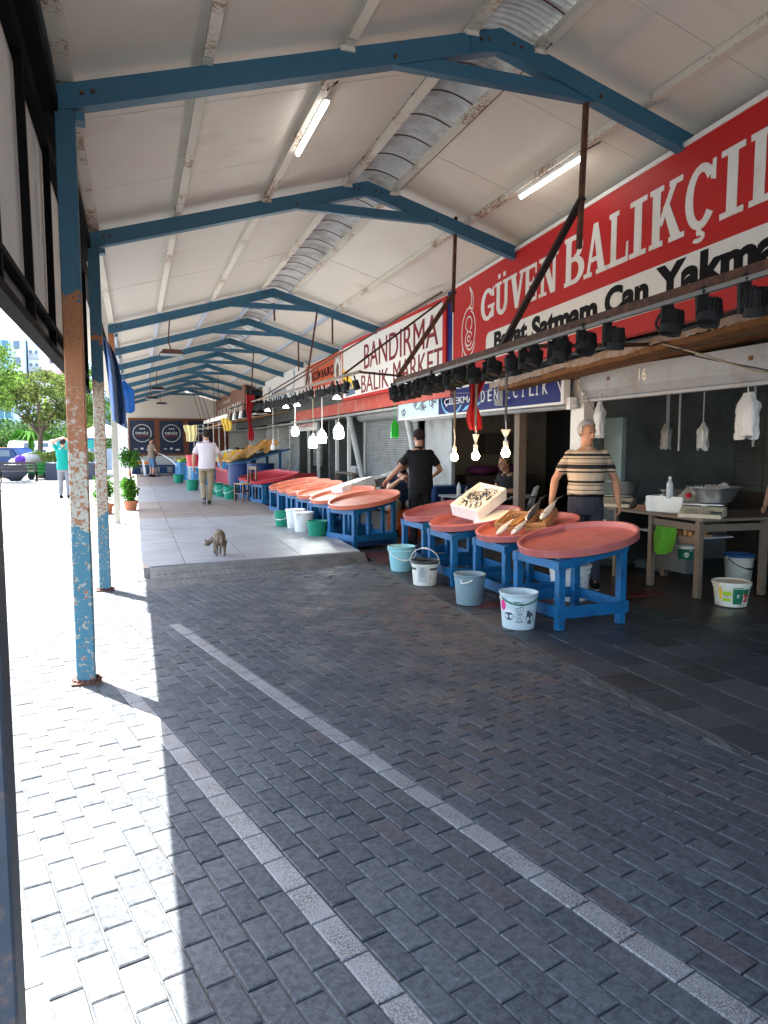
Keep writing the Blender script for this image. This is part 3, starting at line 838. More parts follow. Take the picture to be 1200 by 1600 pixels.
# ================================================================== SIGNS
def arc(cx, cy, rx, ry, a0, a1, t0, n=14, t1=None):
    """ring segment polygon strip list"""
    out = []
    t1 = t0 if t1 is None else t1
    for i in range(n):
        u0, u1 = R(a0 + (a1 - a0) * i / n), R(a0 + (a1 - a0) * (i + 1) / n)
        out.append([(cx + rx * math.cos(u0), cy + ry * math.sin(u0)), (cx + rx * math.cos(u1), cy + ry * math.sin(u1)),
                    (cx + (rx - t0) * math.cos(u1), cy + (ry - t1) * math.sin(u1)), (cx + (rx - t0) * math.cos(u0), cy + (ry - t1) * math.sin(u0))])
    return out
def rc(x0, y0, x1, y1): return [[(x0, y0), (x1, y0), (x1, y1), (x0, y1)]]
S_ = .09   # serif height
def stem(x, wd=.26, a=0, b=1, sf=.10): return rc(x, a, x + wd, b) + rc(x - sf, a, x + wd + sf, a + S_) + rc(x - sf, b - S_, x + wd + sf, b)
GLY = {
 'G': arc(.52, .5, .52, .5, 40, 320, .26, 20, .13) + rc(.78, .06, .98, .44) + rc(.55, .38, 1.04, .47) + [[(.80, .72), (.90, .98), (.98, .98), (.98, .68)]],
 'U': rc(.12, .3, .36, 1) + rc(0, .91, .48, 1) + rc(.70, .3, .90, 1) + rc(.58, .91, 1.02, 1) + arc(.51, .32, .39, .32, 180, 360, .23, 14, .14),
 'V': [[(.08, 1), (.38, 1), (.60, .25), (.48, 0), (.40, 0)], [(.48, 0), (.60, 0), (.94, 1), (.80, 1), (.50, .2)]] + rc(-.02, .91, .48, 1) + rc(.68, .91, 1.04, 1),
 'E': stem(.10) + rc(.30, 0, .95, .10) + rc(.30, .90, .93, 1) + rc(.3, .45, .72, .55) + rc(.66, .36, .74, .64) + rc(.86, 0, .95, .3) + rc(.84, .72, .93, 1),
 'N': rc(.12, 0, .28, 1) + rc(0, 0, .42, S_) + rc(0, .91, .32, 1) + [[(.12, 1), (.40, 1), (.90, 0), (.66, 0)]] + rc(.76, 0, .90, 1) + rc(.62, .91, 1.04, 1),
 'B': stem(.10, .26, 0, 1, .08) + arc(.50, .74, .42, .26, -90, 90, .24, 12, .10) + rc(.30, .90, .52, 1) + rc(.3, .46, .52, .56) + arc(.52, .28, .48, .28, -90, 90, .26, 12, .10) + rc(.3, 0, .54, .10),
 'A': [[(.40, 1), (.60, 1), (.95, 0), (.66, 0)], [(.40, 1), (.50, .84), (.22, 0), (.10, 0)]] + rc(-.02, 0, .36, S_) + rc(.55, 0, 1.05, S_) + rc(.24, .27, .72, .36),
 'L': stem(.12, .28, 0, 1, .11) + rc(.35, 0, 1, .10) + [[(.88, 0), (1, 0), (1, .36), (.92, .36)]],
 'I': stem(.30, .40, 0, 1, .26),
 'K': stem(.10, .24, 0, 1, .09) + [[(.30, .40), (.70, 1), (.86, 1), (.40, .32)], [(.42, .62), (.56, .72), (1.0, 0), (.72, 0)]] + rc(.60, .91, .98, 1) + rc(.62, 0, 1.06, S_),
 'C': arc(.52, .5, .52, .5, 38, 322, .26, 20, .13) + [[(.82, .70), (.88, .98), (.98, .98), (.98, .66)]],
}
def glyph(bm, ch, x, z, wd, ht, kk=[0]):
    for pl in GLY[ch]:
        kk[0] = (kk[0] + 1) % 23
        d = .003 + .00012 * kk[0]
        P = [(x + p[0] * wd, z + p[1] * ht) for p in pl]
        ar = sum(P[i - 1][0] * P[i][1] - P[i][0] * P[i - 1][1] for i in range(len(P)))
        if ar < 0: P.reverse()
        prism(bm, P, 'z', -.002, d)
def sign_frame(bm, P0, P1):
    """transform local (s, z, out) coordinates to a vertical sign face running from P0 towards P1 (out = towards the aisle)"""
    u = Vector((P1[0] - P0[0], P1[1] - P0[1], 0)).normalized(); o = Vector((u.y, -u.x, 0))
    M = Matrix((( u.x, 0, o.x, P0[0]), (u.y, 0, o.y, P0[1]), (0, 1, 0, 0), (0, 0, 0, 1)))
    bm.transform(M); fixn(bm); return bm

# big red sign
GA, GB = (4.62, 10.13), (4.12, 3.96)
gs = thing('shop_sign', 'long red and white shop sign with large white serif letters GÜVEN BALIKÇILIK', 'sign', (0, 0, 0))
LEN = 9.6
g = B_(); box(g, (0, 2.50, -.09), (LEN, 3.88, 0)); part('sign_panel', sign_frame(g, GA, GB), M_red, gs)
g = B_(); box(g, (-.02, 3.86, -.10), (LEN, 3.90, .012)); box(g, (-.02, 2.5, -.095), (.012, 3.88, .008)); part('sign_edge', sign_frame(g, GA, GB), M_signw, gs)
g = B_()
pl = [(1.30, 2.66)]
for i in range(9):
    a = PI - PI / 2 * i / 8; pl.append((1.42 + .12 * math.cos(a), 2.92 + .10 * math.sin(a)))
pl += [(LEN - .05, 3.02 - .0), (LEN - .05, 2.66)]
prism(g, pl, 'z', 0, .0025); part('white_band', sign_frame(g, GA, GB), M_signw, gs)
spec = [('G', 1.11, 1.56), ('U', 1.585, 2.02), ('V', 2.05, 2.46), ('E', 2.46, 2.80), ('N', 2.84, 3.27), ('B', 3.42, 3.83), ('A', 3.83, 4.24), ('L', 4.27, 4.59), ('I', 4.60, 4.87), ('K', 4.90, 5.34), ('C', 5.37, 5.72), ('I', 5.76, 6.02), ('L', 6.06, 6.42), ('I', 6.44, 6.70), ('K', 6.74, 7.2)]
for ch, a, b in spec:
    g = B_(); z0, ht = (3.18, .42) if ch != 'B' else (3.16, .46)
    if a > 3.4: z0, ht = 3.17, .49
    glyph(g, ch, a, z0, b - a, ht)
    if ch == 'U':
        box(g, (a + .10, z0 + ht + .045, -.001), (a + .17, z0 + ht + .10, .0041)); box(g, (a + .26, z0 + ht + .045, -.001), (a + .33, z0 + ht + .10, .0041))
    if ch == 'C':
        box(g, (a + .15, z0 - .03, -.001), (a + .20, z0 + .01, .0066))
        for P in arc(a + .17, z0 - .055, .075, .045, 110, -150, .035, 10): prism(g, P, 'z', -.001, .0068 + .0001 * rnd.random())
    part('letter', sign_frame(g, GA, GB), M_signw, gs)
for s, a, b, z0, z1 in (('Bayat', 1.58, 2.56, 2.70, 2.99), ('Satmam', 2.68, 4.10, 2.71, 2.99), ('Can', 4.23, 4.92, 2.73, 2.99), ('Yakmam', 5.02, 6.75, 2.72, 3.00)):
    t = text_fit(s, b - a, z1 - z0, .048, .003)
    t.transform(Matrix.Translation((a, z0, .003))); part('lettering', sign_frame(t, GA, GB), M_signk, gs)
g = B_()
# line drawn fish emblem
def stroke(bm, pts, wd, z=.003):
    for i in range(len(pts) - 1):
        a = Vector((*pts[i], z)); b = Vector((*pts[i + 1], z))
        beam(bm, a, b, wd, .003 + .0002 * (i % 5), (0, 0, 1))
def curve_pts(cx, cy, rx, ry, a0, a1, n=18): return [(cx + rx * math.cos(R(a0 + (a1 - a0) * i / n)), cy + ry * math.sin(R(a0 + (a1 - a0) * i / n))) for i in range(n + 1)]
stroke(g, curve_pts(.66, 3.13, .28, .34, 60, 330), .022); stroke(g, curve_pts(.70, 3.15, .21, .27, -150, 80), .02)
stroke(g, curve_pts(.66, 3.25, .12, .10, -60, 250), .018); stroke(g, curve_pts(.66, 3.04, .13, .10, 20, 330), .018); stroke(g, curve_pts(.66, 3.04, .05, .04, 0, 330), .018)
stroke(g, [(.80, 3.43), (.83, 3.55), (.79, 3.66), (.68, 3.76), (.76, 3.62), (.74, 3.50), (.66, 3.47)], .02)
stroke(g, [(.42, 2.95), (.40, 2.8), (.44, 2.70)], .02)
part('fish_emblem', sign_frame(g, GA, GB), M_signw, gs)

# white sign with maroon letters
def wall_sign(label, cat, xs_, ya, yb, z0, z1, m, edge=None, ew_=.05, name='shop_sign'):
    """board facing the aisle at x, running from y=ya (far, left in view) to y=yb (near)"""
    t = thing(name, label, cat, (0, 0, 0)); L = ya - yb
    g = B_(); box(g, (0, z0, -.08), (L, z1, 0)); part('sign_panel', sign_frame(g, (xs_, ya), (xs_, yb)), m, t)
    if edge:
        g = B_(); e = ew_
        box(g, (-.01, z1 - e, -.085), (L + .01, z1 + .01, .006)); box(g, (-.01, z0 - .01, -.085), (L + .01, z0 + e, .006))
        box(g, (-.01, z0 + e, -.085), (e * .6, z1 - e, .006)); box(g, (L - e * 2.4, z0 + e, -.085), (L + .01, z1 - e, .006))
        part('sign_edge', sign_frame(g, (xs_, ya), (xs_, yb)), edge, t)
    return t
def words(par, xs_, ya, s, a, b, z0, z1, m, off=.0, shear=0, name='lettering', dz=.003):
    t = text_fit(s, b - a, z1 - z0, off, .003, shear); t.transform(Matrix.Translation((a, z0, dz)))
    return part(name, sign_frame(t, (xs_, ya), (xs_, ya - 1)), m, par)
bs = wall_sign('white sign with red edge and tall thin maroon letters BANDIRMA BALIK MARKET', 'sign', 4.6, 16.2, 10.36, 2.56, 3.80, M_signw, M_red)
words(bs, 4.6, 16.2, 'BANDIRMA', 1.65, 5.55, 3.12, 3.62, M_maroon, .0)
words(bs, 4.6, 16.2, 'BALIK', 1.45, 3.2, 2.64, 3.0, M_maroon, .0)
words(bs, 4.6, 16.2, 'MARKET', 3.45, 5.72, 2.66, 3.06, M_maroon, .0)
g = B_()
prism(g, [(.03, 2.8), (.03, 3.3), (.95, 2.9), (.9, 2.75)], 'z', 0, .003); part('yellow_patch', sign_frame(g, (4.6, 16.2), (4.6, 15)), M_yellow, bs)
g = B_(); prism(g, [(.2, 2.78), (.9, 2.80), (1.0, 2.66), (.3, 2.64)], 'z', 0, .004); prism(g, [(.4, 2.8), (.75, 2.82), (.7, 2.92), (.45, 2.9)], 'z', 0, .004)
part('boat_picture', sign_frame(g, (4.6, 16.2), (4.6, 15)), mat('boat_blue', (.08, .12, .22), .5, .3, 9), bs)
g = B_(); box(g, (4.62, 10.16, 2.5), (4.70, 10.34, 3.86)); o = obj('gap_board', g, M_navy); tag(o, 'narrow dark blue board between the red sign and the maroon lettered sign', 'board')

os_ = wall_sign('orange sign with dark letters between two round badges', 'sign', 4.6, 20.0, 16.25, 2.86, 3.74, M_orange, M_signw, .02)
words(os_, 4.6, 20.0, 'BİZİM BALIKÇI', .75, 3.0, 3.22, 3.55, M_signk, .02)
words(os_, 4.6, 20.0, 'BALIK BİZİM İŞİMİZ', .75, 3.0, 2.93, 3.06, M_signw, .01)
for k, cxx in enumerate((.40, 3.35)):
    g = B_()
    n = 28; prism(g, [(cxx + .33 * math.cos(2 * PI * i / n), 3.30 + .38 * math.sin(2 * PI * i / n)) for i in range(n)], 'z', 0, .004)
    bd = part('badge', sign_frame(g, (4.6, 20), (4.6, 19)), M_signw, os_)
    g = B_(); stroke(g, curve_pts(cxx, 3.3, .28, .32, 0, 360, 24), .02, .006); prism(g, [(cxx - .08, 3.12), (cxx + .1, 3.1), (cxx + .14, 3.4), (cxx, 3.5), (cxx - .12, 3.35)], 'z', .004, .007)
    part('badge_print', sign_frame(g, (4.6, 20), (4.6, 19)), mat('badge_brown', (.12, .05, .03), .5, .3, 9), bd)
ks = wall_sign('white sign with tall thin blue script lettering and a slim blue figure', 'sign', 4.6, 27.2, 20.15, 2.86, 3.86, M_signw)
M_bl = mat('print_blue', (.03, .13, .28), .5, .2, 5)
words(ks, 4.6, 27.2, 'Kocaman', 1.3, 4.4, 3.0, 3.62, M_bl, .0)
g = B_(); stroke(g, [(4.9, 3.1), (5.3, 3.25), (5.5, 3.1), (5.7, 3.6), (5.65, 3.75)], .10); stroke(g, curve_pts(5.66, 3.74, .07, .08, 0, 360, 10), .03); stroke(g, [(4.8, 2.95), (5.0, 3.02), (5.15, 2.92), (5.6, 3.05), (5.9, 2.93)], .03)
part('blue_figure', sign_frame(g, (4.6, 27.2), (4.6, 26)), M_bl, ks)
M_brs = mat('sign_brown', (.20, .09, .06), .5, .2, 2)
fs2 = wall_sign('faded brown sign with pale letters, the farthest hanging sign', 'sign', 4.25, 41 - .5, 29.5, 2.85, 4.0, M_brs)
words(fs2, 4.25, 40.5, 'BALIK PAZARI', 1.2, 9.8, 3.05, 3.42, M_signw, .01)
words(fs2, 4.25, 40.5, 'ET   TAVUK', 1.6, 6.5, 3.58, 3.74, M_signw, .0)

# blue shop sign
ds = wall_sign('blue lit box sign with thin white letters and pictures of diving gear', 'sign', 4.98, 13.5, 7.66, 2.03, 2.46, M_navy, M_signw, .022)
g = B_(); box(g, (.03, 2.055, 0), (2.0, 2.435, .003)); part('picture_panel', sign_frame(g, (4.98, 13.5), (4.98, 12)), mat('pale_blue_print', (.42, .58, .66), .4, .35, 5), ds)
g = B_()
rr2 = random.Random(4)
for cx, cy in ((.35, 2.2), (.95, 2.3), (1.25, 2.24), (1.42, 2.24), (1.75, 2.28)):
    for q in range(4): stroke(g, curve_pts(cx + rr2.uniform(-.08, .08), cy + rr2.uniform(-.06, .06), .10, .06, rr2.uniform(0, 180), rr2.uniform(200, 400), 9), .022, .004)
part('gear_picture', sign_frame(g, (4.98, 13.5), (4.98, 12)), mat('print_dark', (.06, .07, .10), .5, .5, 9), ds)
g = B_(); stroke(g, curve_pts(2.55, 2.30, .42, .26, 150, 330, 14), .035, .004); prism(g, [(2.95, 2.07), (3.5, 2.12), (3.62, 2.17), (3.4, 2.19), (3.1, 2.14)], 'z', 0, .005)
part('tail_emblem', sign_frame(g, (4.98, 13.5), (4.98, 12)), M_cyan, ds)
words(ds, 4.98, 13.5, 'ÇİLEKMA', 2.25, 3.35, 2.17, 2.34, M_signw, .006)
for ch, s0 in zip('DENİZCİLİK', (3.62, 3.84, 4.04, 4.24, 4.38, 4.60, 4.84, 5.03, 5.20, 5.36)):
    wdd = .05 if ch == 'İ' else .12
    words(ds, 4.98, 13.5, ch, s0, s0 + wdd, 2.17, 2.34 if ch != 'İ' else 2.38, M_signw, .004, name='letter')
g = B_(); beam(g, (4.95, 9.2, 2.47), (4.95, 9.2, 2.18), .06, .004, (0, 1, 0)); beam(g, (4.94, 9.2, 2.17), (4.94, 9.2, 2.08), .18, .004, (0, 1, 0))
o = obj('torn_sticker', g, M_bag); o.parent = ds
# two small signs deep in the row
s3 = wall_sign('small white sign with red letters behind the hanging red cloth', 'sign', 5.3, 25.5, 21.6, 2.02, 2.40, M_signw)
words(s3, 5.3, 25.5, 'BALIK PİŞİRİLİR', .3, 3.6, 2.10, 2.32, M_red, .015)
g = B_(); box(g, (-.3, 0, 0), (.3, .04, .72), bev=.008)
wb = thing('standing_board', 'white board with black letters standing beside the man in the plastic chair', 'board', (5.95, 11.55, 0), R(-35)); obj('board', g, M_whb, wb)
t = text_fit('BİRG', .30, .12, .01); place_bm(t, (-.22, -.004, .50), (1, 0, 0), (0, 0, 1)); obj('lettering', t, M_signk, wb)

# ================================================================== LAMP RAILS AND HANGERS
def zrail(y): return 2.43 - .0205 * (y - 2.9)
rl = thing('lamp_rail', 'rusty angle iron lamp rail crossing in front of the big red sign', 'rail', (0, 0, 0))
g = B_(); beam(g, (3.1, 1.6, zrail(1.6)), (3.1, 8.55, zrail(8.55)), .012, .06); beam(g, (3.13, 1.6, zrail(1.6) + .03), (3.13, 8.55, zrail(8.55) + .03), .06, .008); part('angle_iron', g, M_rustbar, rl)
g = B_(); beam(g, (3.08, 1.6, zrail(1.6) - .045), (3.08, 8.55, zrail(8.55) - .045), .03, .025); part('cable_channel', g, mat('grey_channel', (.16, .16, .15), .5, .2, 9), rl)
for yy in (2.9, 5.75, 8.45):
    g = B_(); beam(g, (3.13, yy, zrail(yy) + .01), (4.72, yy + .05, 2.52 - .04 * (yy > 5)), .035, .035); part('cross_bar', g, M_rustbar, rl)
for (xa, ya, za, xb, yb, zb) in ((3.30, 4.86, 4.15, 3.28, 4.88, 3.02), (3.29, 4.86, 3.40, 3.12, 5.78, 2.40), (3.66, 7.98, 4.2, 3.64, 8.0, 3.1), (3.66, 7.98, 3.35, 3.12, 8.5, 2.36)):
    g = B_(); beam(g, (xa, ya, za), (xb, yb, zb), .035 if za > 4 else .05, .035, (0, 1, 0)); part('hanger', g, M_rustbar if xa > 3.5 or za > 4 else mat('dark_rust_bar', (.022, .013, .012), .6, .4, 14), rl)
r2 = thing('lamp_rail', 'farther rusty lamp rail in front of the white, orange and maroon lettered signs', 'rail', (0, 0, 0))
def zrail2(y): return 2.58 + (y - 10) * .016
g = B_(); beam(g, (3.1, 10.0, zrail2(10)), (3.1, 20.5, zrail2(20.5)), .05, .035); part('angle_iron', g, mat('worn_rail_paint', (.26, .22, .18), .7, .3, 9, dirt=(.10, .05, .03), dscale=12, damt=.9), r2)
for (a, b) in (((3.1, 10.0, 2.57), (4.55, 10.1, 2.50)), ((4.5, 10.3, 3.72), (3.12, 11.0, 2.62)), ((4.5, 10.3, 3.85), (3.1, 17.0, 2.72)), ((4.5, 16.2, 3.7), (3.1, 19.0, 2.74)), ((3.7, 13.75, 4.1), (3.7, 13.75, 3.5)), ((3.4, 13.75, 4.1), (3.15, 13.7, 2.65)), ((3.75, 17.05, 4.0), (3.75, 17.05, 3.3)), ((3.2, 20.3, 4.2), (3.1, 20.3, 2.8)), ((2.56, 13.75, 4.2), (2.6, 13.9, 3.9))):
    g = B_(); beam(g, a, b, .03, .03, (0, 1, 0)); part('hanger', g, M_rustbar, r2)
for (x, ya, yb) in ((4.05, 7.98, 0), (4.3, 11.0, 0), (4.2, 13.9, 0)):
    pass
r3 = thing('lamp_rail', 'white painted lamp frame of the far stalls hung on long rods from the roof', 'rail', (0, 0, 0))
g = B_(); beam(g, (2.95, 24.5, 2.52), (3.0, 33.5, 2.60), .04, .14); beam(g, (3.9, 24.5, 2.62), (3.9, 33.5, 2.62), .04, .04); part('frame_bar', g, M_white, r3)
for yy in (24.5, 27, 30, 33.5):
    g = B_(); beam(g, (2.95, yy, 2.54), (4.3, yy, 2.62), .03, .03); part('cross_bar', g, M_white, r3)
for yy in (26.7, 28.5, 30.3, 32, 34.0):
    g = B_(); tube(g, [(2.5, yy, 4.2), (2.95, yy, 2.55)] if yy > 30 else [(2.9, yy, 4.2), (2.95, yy, 2.55)], .012, 5); part('rod', g, M_rustbar, r3)
g = B_(); beam(g, (2.2, 34.5, 2.30), (2.6, 39, 2.45), .04, .16); beam(g, (2.2, 34.5, 2.30), (4.0, 34.5, 2.40), .03, .04); part('end_bar', g, M_white, r3)
for q in range(7):
    g = B_(); tube(g, [(2.5 + .12 * q, 33 - q * .9, 2.45), (2.5 + .12 * q, 33 - q * .9, 1.35)], .014, 5); part('rod', g, M_white, r3)

# spotlights
M_can = mat('lamp_black', (.015, .016, .017), .75, .3, 9)
M_lit = m_glow('lamp_glow', (1, .97, .9), 4)
def spotmeshes(tilt, lit):
    res = []
    g = B_()
    T = Matrix.Rotation(tilt, 4, 'Y')
    prof = [(0, .012), (.034, .008), (.048, 0), (.052, -.012), (.062, -.125), (.063, -.138), (.058, -.138), (.052, -.110), (0, -.105)]
    lathe(g, prof, 20, M=T)
    res.append(('lamp_body', g, M_can))
    g = B_()
    for k in range(18):
        a = 2 * PI * k / 18
        p0 = T @ Vector((.046 * math.cos(a), .046 * math.sin(a), .006)); p1 = T @ Vector((.066 * math.cos(a), .066 * math.sin(a), -.085)); 
        beam(g, p0, p1, .006, .018, (math.cos(a), math.sin(a), 0))
    res.append(('cooling_fins', g, M_can))
    g = B_(); M2 = T @ Matrix.Translation((0, 0, -.118)); lathe(g, [(0, .002), (.048, .002), (.048, -.002), (0, -.002)], 18, M=M2)
    res.append(('lamp_lens', g, M_lit if lit else M_can))
    return res
def make_spot(label, tilt, lit=False, tiltx=0):
    t = thing('spotlight', label, 'spotlight', (0, 0, 0), 0, 'black spotlights on the near lamp rail')
    for n, g, m in spotmeshes(tilt, lit):
        o = obj(n, g, m, t); o.location = (.0, 0, -.075); o.rotation_euler = (tiltx, 0, 0)
    g = B_(); box(g, (-.045, .058, -.19), (.045, .082, -.03), bev=.004); beam(g, (0, .05, -.06), (0, .0, -.06), .012, .012); obj('driver_box', g, M_can, t)
    g = B_(); box(g, (-.012, .05, -.035), (.03, .075, .015)); tube(g, [(-.03, .02, -.02), (0, .06, .012), (.03, .07, -.01)], .012, 6); obj('bracket', g, M_can, t)
    return t
SL = 'black ribbed spotlight in the dense row on the near lamp rail'
p1 = make_spot(SL, R(12)); p2 = make_spot(SL, R(-10), tiltx=R(10)); p3 = make_spot(SL, R(22), tiltx=R(-8))
ysp = [2.76, 3.00, 3.30, 3.60, 4.18, 4.46, 4.76, 4.92, 5.20, 5.34, 5.58, 5.86, 6.02, 6.30, 6.52, 6.66, 6.88, 7.05, 7.30, 7.46, 7.62, 7.85, 8.02, 8.22, 8.42]
names = {2.76: 'black ribbed spotlight at the top right corner of the view, nearest on the lamp rail', 3.00: 'second nearest black ribbed spotlight on the rail below the word Yakmam', 3.30: 'black ribbed spotlight right of the curled loose cable', 3.60: 'black ribbed spotlight directly left of the curled loose cable end'}
for i, yy in enumerate(ysp):
    src = (p1, p2, p3)[i % 3]
    o = src if i < 3 else dup(src)
    s_ = .97
    o.location = (3.10 + rnd.uniform(-.01, .02), yy, zrail(yy) - .03); o.rotation_euler = (0, rnd.uniform(-.12, .12), rnd.uniform(-.35, .35))
    if i > 8: o.location.z -= rnd.uniform(0, .02)
    o['label'] = names.get(yy, SL); o['group'] = 'black spotlights on the near lamp rail'
for yy, lab in ((7.22, 'lit spotlight with glowing white lens hanging above the warm bulbs'), (8.50, 'lit spotlight at the far end of the near lamp rail')):
    o = make_spot(lab, R(-14), True, R(14)); del o['group']
    o.location = (3.08, yy, zrail(yy) - .04); o.rotation_euler = (0, R(-8), .2)
# far dense row of small black spotlights (rail 2)
SL2 = 'small dark spotlight in the crowded row under the farther lamp rail'
far0 = thing('spotlight', SL2, 'spotlight', (0, 0, 0), 0, 'dark spotlights on the farther lamp rail')
g = B_(); lathe(g, [(0, 0), (.04, -.004), (.055, -.14), (0, -.135)], 10); beam(g, (0, 0, -.02), (0, 0, .07), .02, .02); obj('lamp_body', g, M_can, far0)
g = B_(); box(g, (-.04, .05, -.15), (.04, .075, 0)); obj('driver_box', g, M_can, far0)
for i in range(34):
    yy = 10.3 + i * .285
    o = far0 if i == 0 else dup(far0)
    o.location = (3.1 + rnd.uniform(-.03, .03), yy, zrail2(yy) - .10 - rnd.uniform(0, .03)); o.rotation_euler = (rnd.uniform(-.2, .2), rnd.uniform(-.3, .3), rnd.uniform(-.5, .5))
for i, yy in enumerate((12.0, 15.2, 16.4, 18.8)):
    g = B_(); lathe(g, [(0, .03), (.03, .02), (.07, -.03), (.068, -.036), (0, -.034)], 14); o = obj('reflector_lamp', g, M_lit); o.location = (3.3, yy, zrail2(yy) - .26)
    tag(o, 'lit flat white reflector lamp under the farther lamp rail', 'lamp', 'lit reflector lamps under the farther rail')
# big white shaded lamps of the third rail
for i, yy in enumerate((21.2, 21.9, 22.6, 23.4, 24.1)):
    g = B_(); lathe(g, [(0, .02), (.05, .02), (.06, -.02), (.09, -.20), (.085, -.2), (0, -.15)], 14); tube(g, [(0, 0, .02), (0, 0, .22)], .01, 6)
    o = obj('white_spotlight', g, M_white if i % 2 else M_can); o.location = (3.05, yy, 2.55); tag(o, 'short cylinder lamp beyond the red hanging cloth in the far lamp frame', 'lamp', 'short cylinder lamps in the far lamp frame')
g = B_(); beam(g, (3.05, 20.6, 2.74), (3.05, 24.6, 2.76), .06, .03); beam(g, (3.9, 20.8, 2.7), (3.05, 20.8, 2.74), .03, .03); o = obj('lamp_bar', g, M_can); tag(o, 'dark bar carrying the short cylinder lamps beside the red cloth', 'rail')

# warm bulbs
M_warm = m_glow('warm_bulb_glow', (1.0, .60, .25), 30)
M_cool = m_glow('cool_bulb_glow', (.93, 1.0, .97), 11)
for i, (yy, zb, ztop, fun, lab) in enumerate(((7.18, 1.40, 2.30, False, 'clear warm bulb without a shade collar, leftmost of the three lit warm bulbs'), (6.66, 1.42, 2.30, True, 'lit warm bulb with a small white funnel, hanging before the red cloth'), (6.03, 1.455, 2.32, True, 'lit warm bulb with a wide white funnel, nearest of the three warm bulbs'))):
    t = thing('hanging_bulb', lab, 'bulb', (3.3, yy, zb)); t.scale = (1.2, 1.2, 1)
    g = B_(); lathe(g, [(0, -.056), (.018, -.052), (.030, -.036), (.034, -.016), (.030, .004), (.018, .026), (.014, .036), (0, .036)], 18); obj('glass_bulb', g, M_warm, t, smooth=True)
    g = B_(); lathe(g, [(0, .036), (.017, .036), (.019, .05), (.019, .095), (.010, .105), (.006, .12), (0, .12)], 14); obj('socket', g, M_plc if False else M_white, t)
    if fun:
        g = B_(); lathe(g, [(.006, .118), (.010, .135), (.038 if i == 2 else .030, .205), (.036 if i == 2 else .028, .207), (.008, .15), (.006, .118)], 16); obj('funnel', g, M_white, t)
    g = B_(); tube(g, [(0, 0, .11), (.004, 0, .20), (-.004, 0, .30)], .006, 6); obj('white_cord', g, M_white, t)
    g = B_(); tube(g, [(-.004, 0, .29), (.006, .01, .5), (0, 0, .75), (-.02, 0, ztop - zb)], .0105, 7); obj('conduit', g, mat('conduit_grey', (.15, .13, .11), .6, .2, 12), t)
wbs = ((15.43, 1.86, .075, 'lit white LED bulb, leftmost of the four glowing ones'), (13.78, 1.62, .085, 'lowest hanging lit white LED bulb on a yellow cord'), (13.06, 1.71, .084, 'lit white LED bulb beside the lowest one on a white cord'), (11.9, 1.78, .086, 'big lit white LED bulb, rightmost and nearest of the glowing white ones'))
for i, (yy, zb, r, lab) in enumerate(wbs):
    t = thing('hanging_bulb', lab, 'bulb', (3.3, yy, zb))
    k = r / .06
    g = B_(); lathe(g, [(0, -.10 * k), (.05 * k, -.095 * k), (.058 * k, -.085 * k), (.060 * k, -.02 * k), (.052 * k, .02 * k), (.030 * k, .055 * k), (.02 * k, .062 * k), (0, .062 * k)], 20); obj('led_dome', g, M_cool, t, smooth=True)
    g = B_(); lathe(g, [(0, .06 * k), (.022, .06 * k), (.02, .13), (.009, .15), (0, .15)], 12); obj('socket', g, M_white, t)
    g = B_(); tube(g, [(0, 0, .14), (.006, 0, .4), (0, 0, zrail2(yy) - zb)], .009, 6); obj('cord', g, M_white if i % 2 == 0 else M_cableb, t)
t = thing('hanging_bulb', 'unlit white LED bulb hanging beside the far fish crates', 'bulb', (3.3, 18.06, 1.52))
g = B_(); lathe(g, [(0, -.11), (.055, -.105), (.066, -.09), (.068, -.02), (.055, .02), (.03, .055), (0, .06)], 20); obj('led_dome', g, M_whb, t, smooth=True)
g = B_(); tube(g, [(0, 0, .05), (0, 0, .16)], .022, 8); obj('socket', g, M_whb, t)
g = B_(); tube(g, [(0, 0, .14), (0, 0, 1.15)], .008, 6); obj('cord', g, M_white, t)
# fluorescent tubes on the purlins
M_tube = m_glow('tube_glow', (1, .97, .92), 1.6)
for (x, ya, yb, lab) in ((1.46, 5.58, 6.60, 'lit fluorescent tube on the left roof slope'), (3.84, 5.72, 6.78, 'lit fluorescent tube on the right roof slope above the red sign')):
    t = thing('fluorescent_lamp', lab, 'lamp', (0, 0, 0)); z = zr(x) - .035
    g = B_(); box(g, (x - .025, ya - .03, z + .014), (x + .035, yb + .03, z + .05), bev=.004); obj('lamp_housing', g, M_white, t)
    g = B_(); tube(g, [(x + .005, ya, z), (x + .005, yb, z)], .018, 12); obj('glass_tube', g, M_tube, t, smooth=True)
    g = B_(); tube(g, [(x, ya - .1, z + .04), (x - .03, ya - .16, z + .02), (x + .03, ya - .25, z + .05)], .006, 6); obj('wire', g, M_cable, t)
for (x, y, z, lab) in ((.70, 14.2, 3.25, 'unlit twin reflector lamp hanging under the left roof beams, nearest one'), (.75, 24, 3.32, 'dark flood lamp upper of the two under the far left roof'), (.62, 27, 3.22, 'dark flood lamp lower of the two under the far left roof'), (1.05, 30, 3.2, 'dark flood lamp under the last roof beams')):
    t = thing('flood_lamp', lab, 'lamp', (x, y, z)); nearl = y < 20
    g = B_(); prism(g, [(-.22, -.03), (.22, -.03), (.15, .05), (-.15, .05)], 'y', -.16, .16); fixn(g); obj('housing', g, M_rustbar if nearl else M_can, t)
    g = B_(); box(g, (-.2, -.15, -.045), (.2, .15, -.031)); obj('reflector', g, M_alu, t)
    g = B_(); tube(g, [(0, 0, .05), (-.05, 0, .2), (-.02, 0, zr(x) - z - .1)], .012, 6); obj('hook', g, M_rustbar, t)

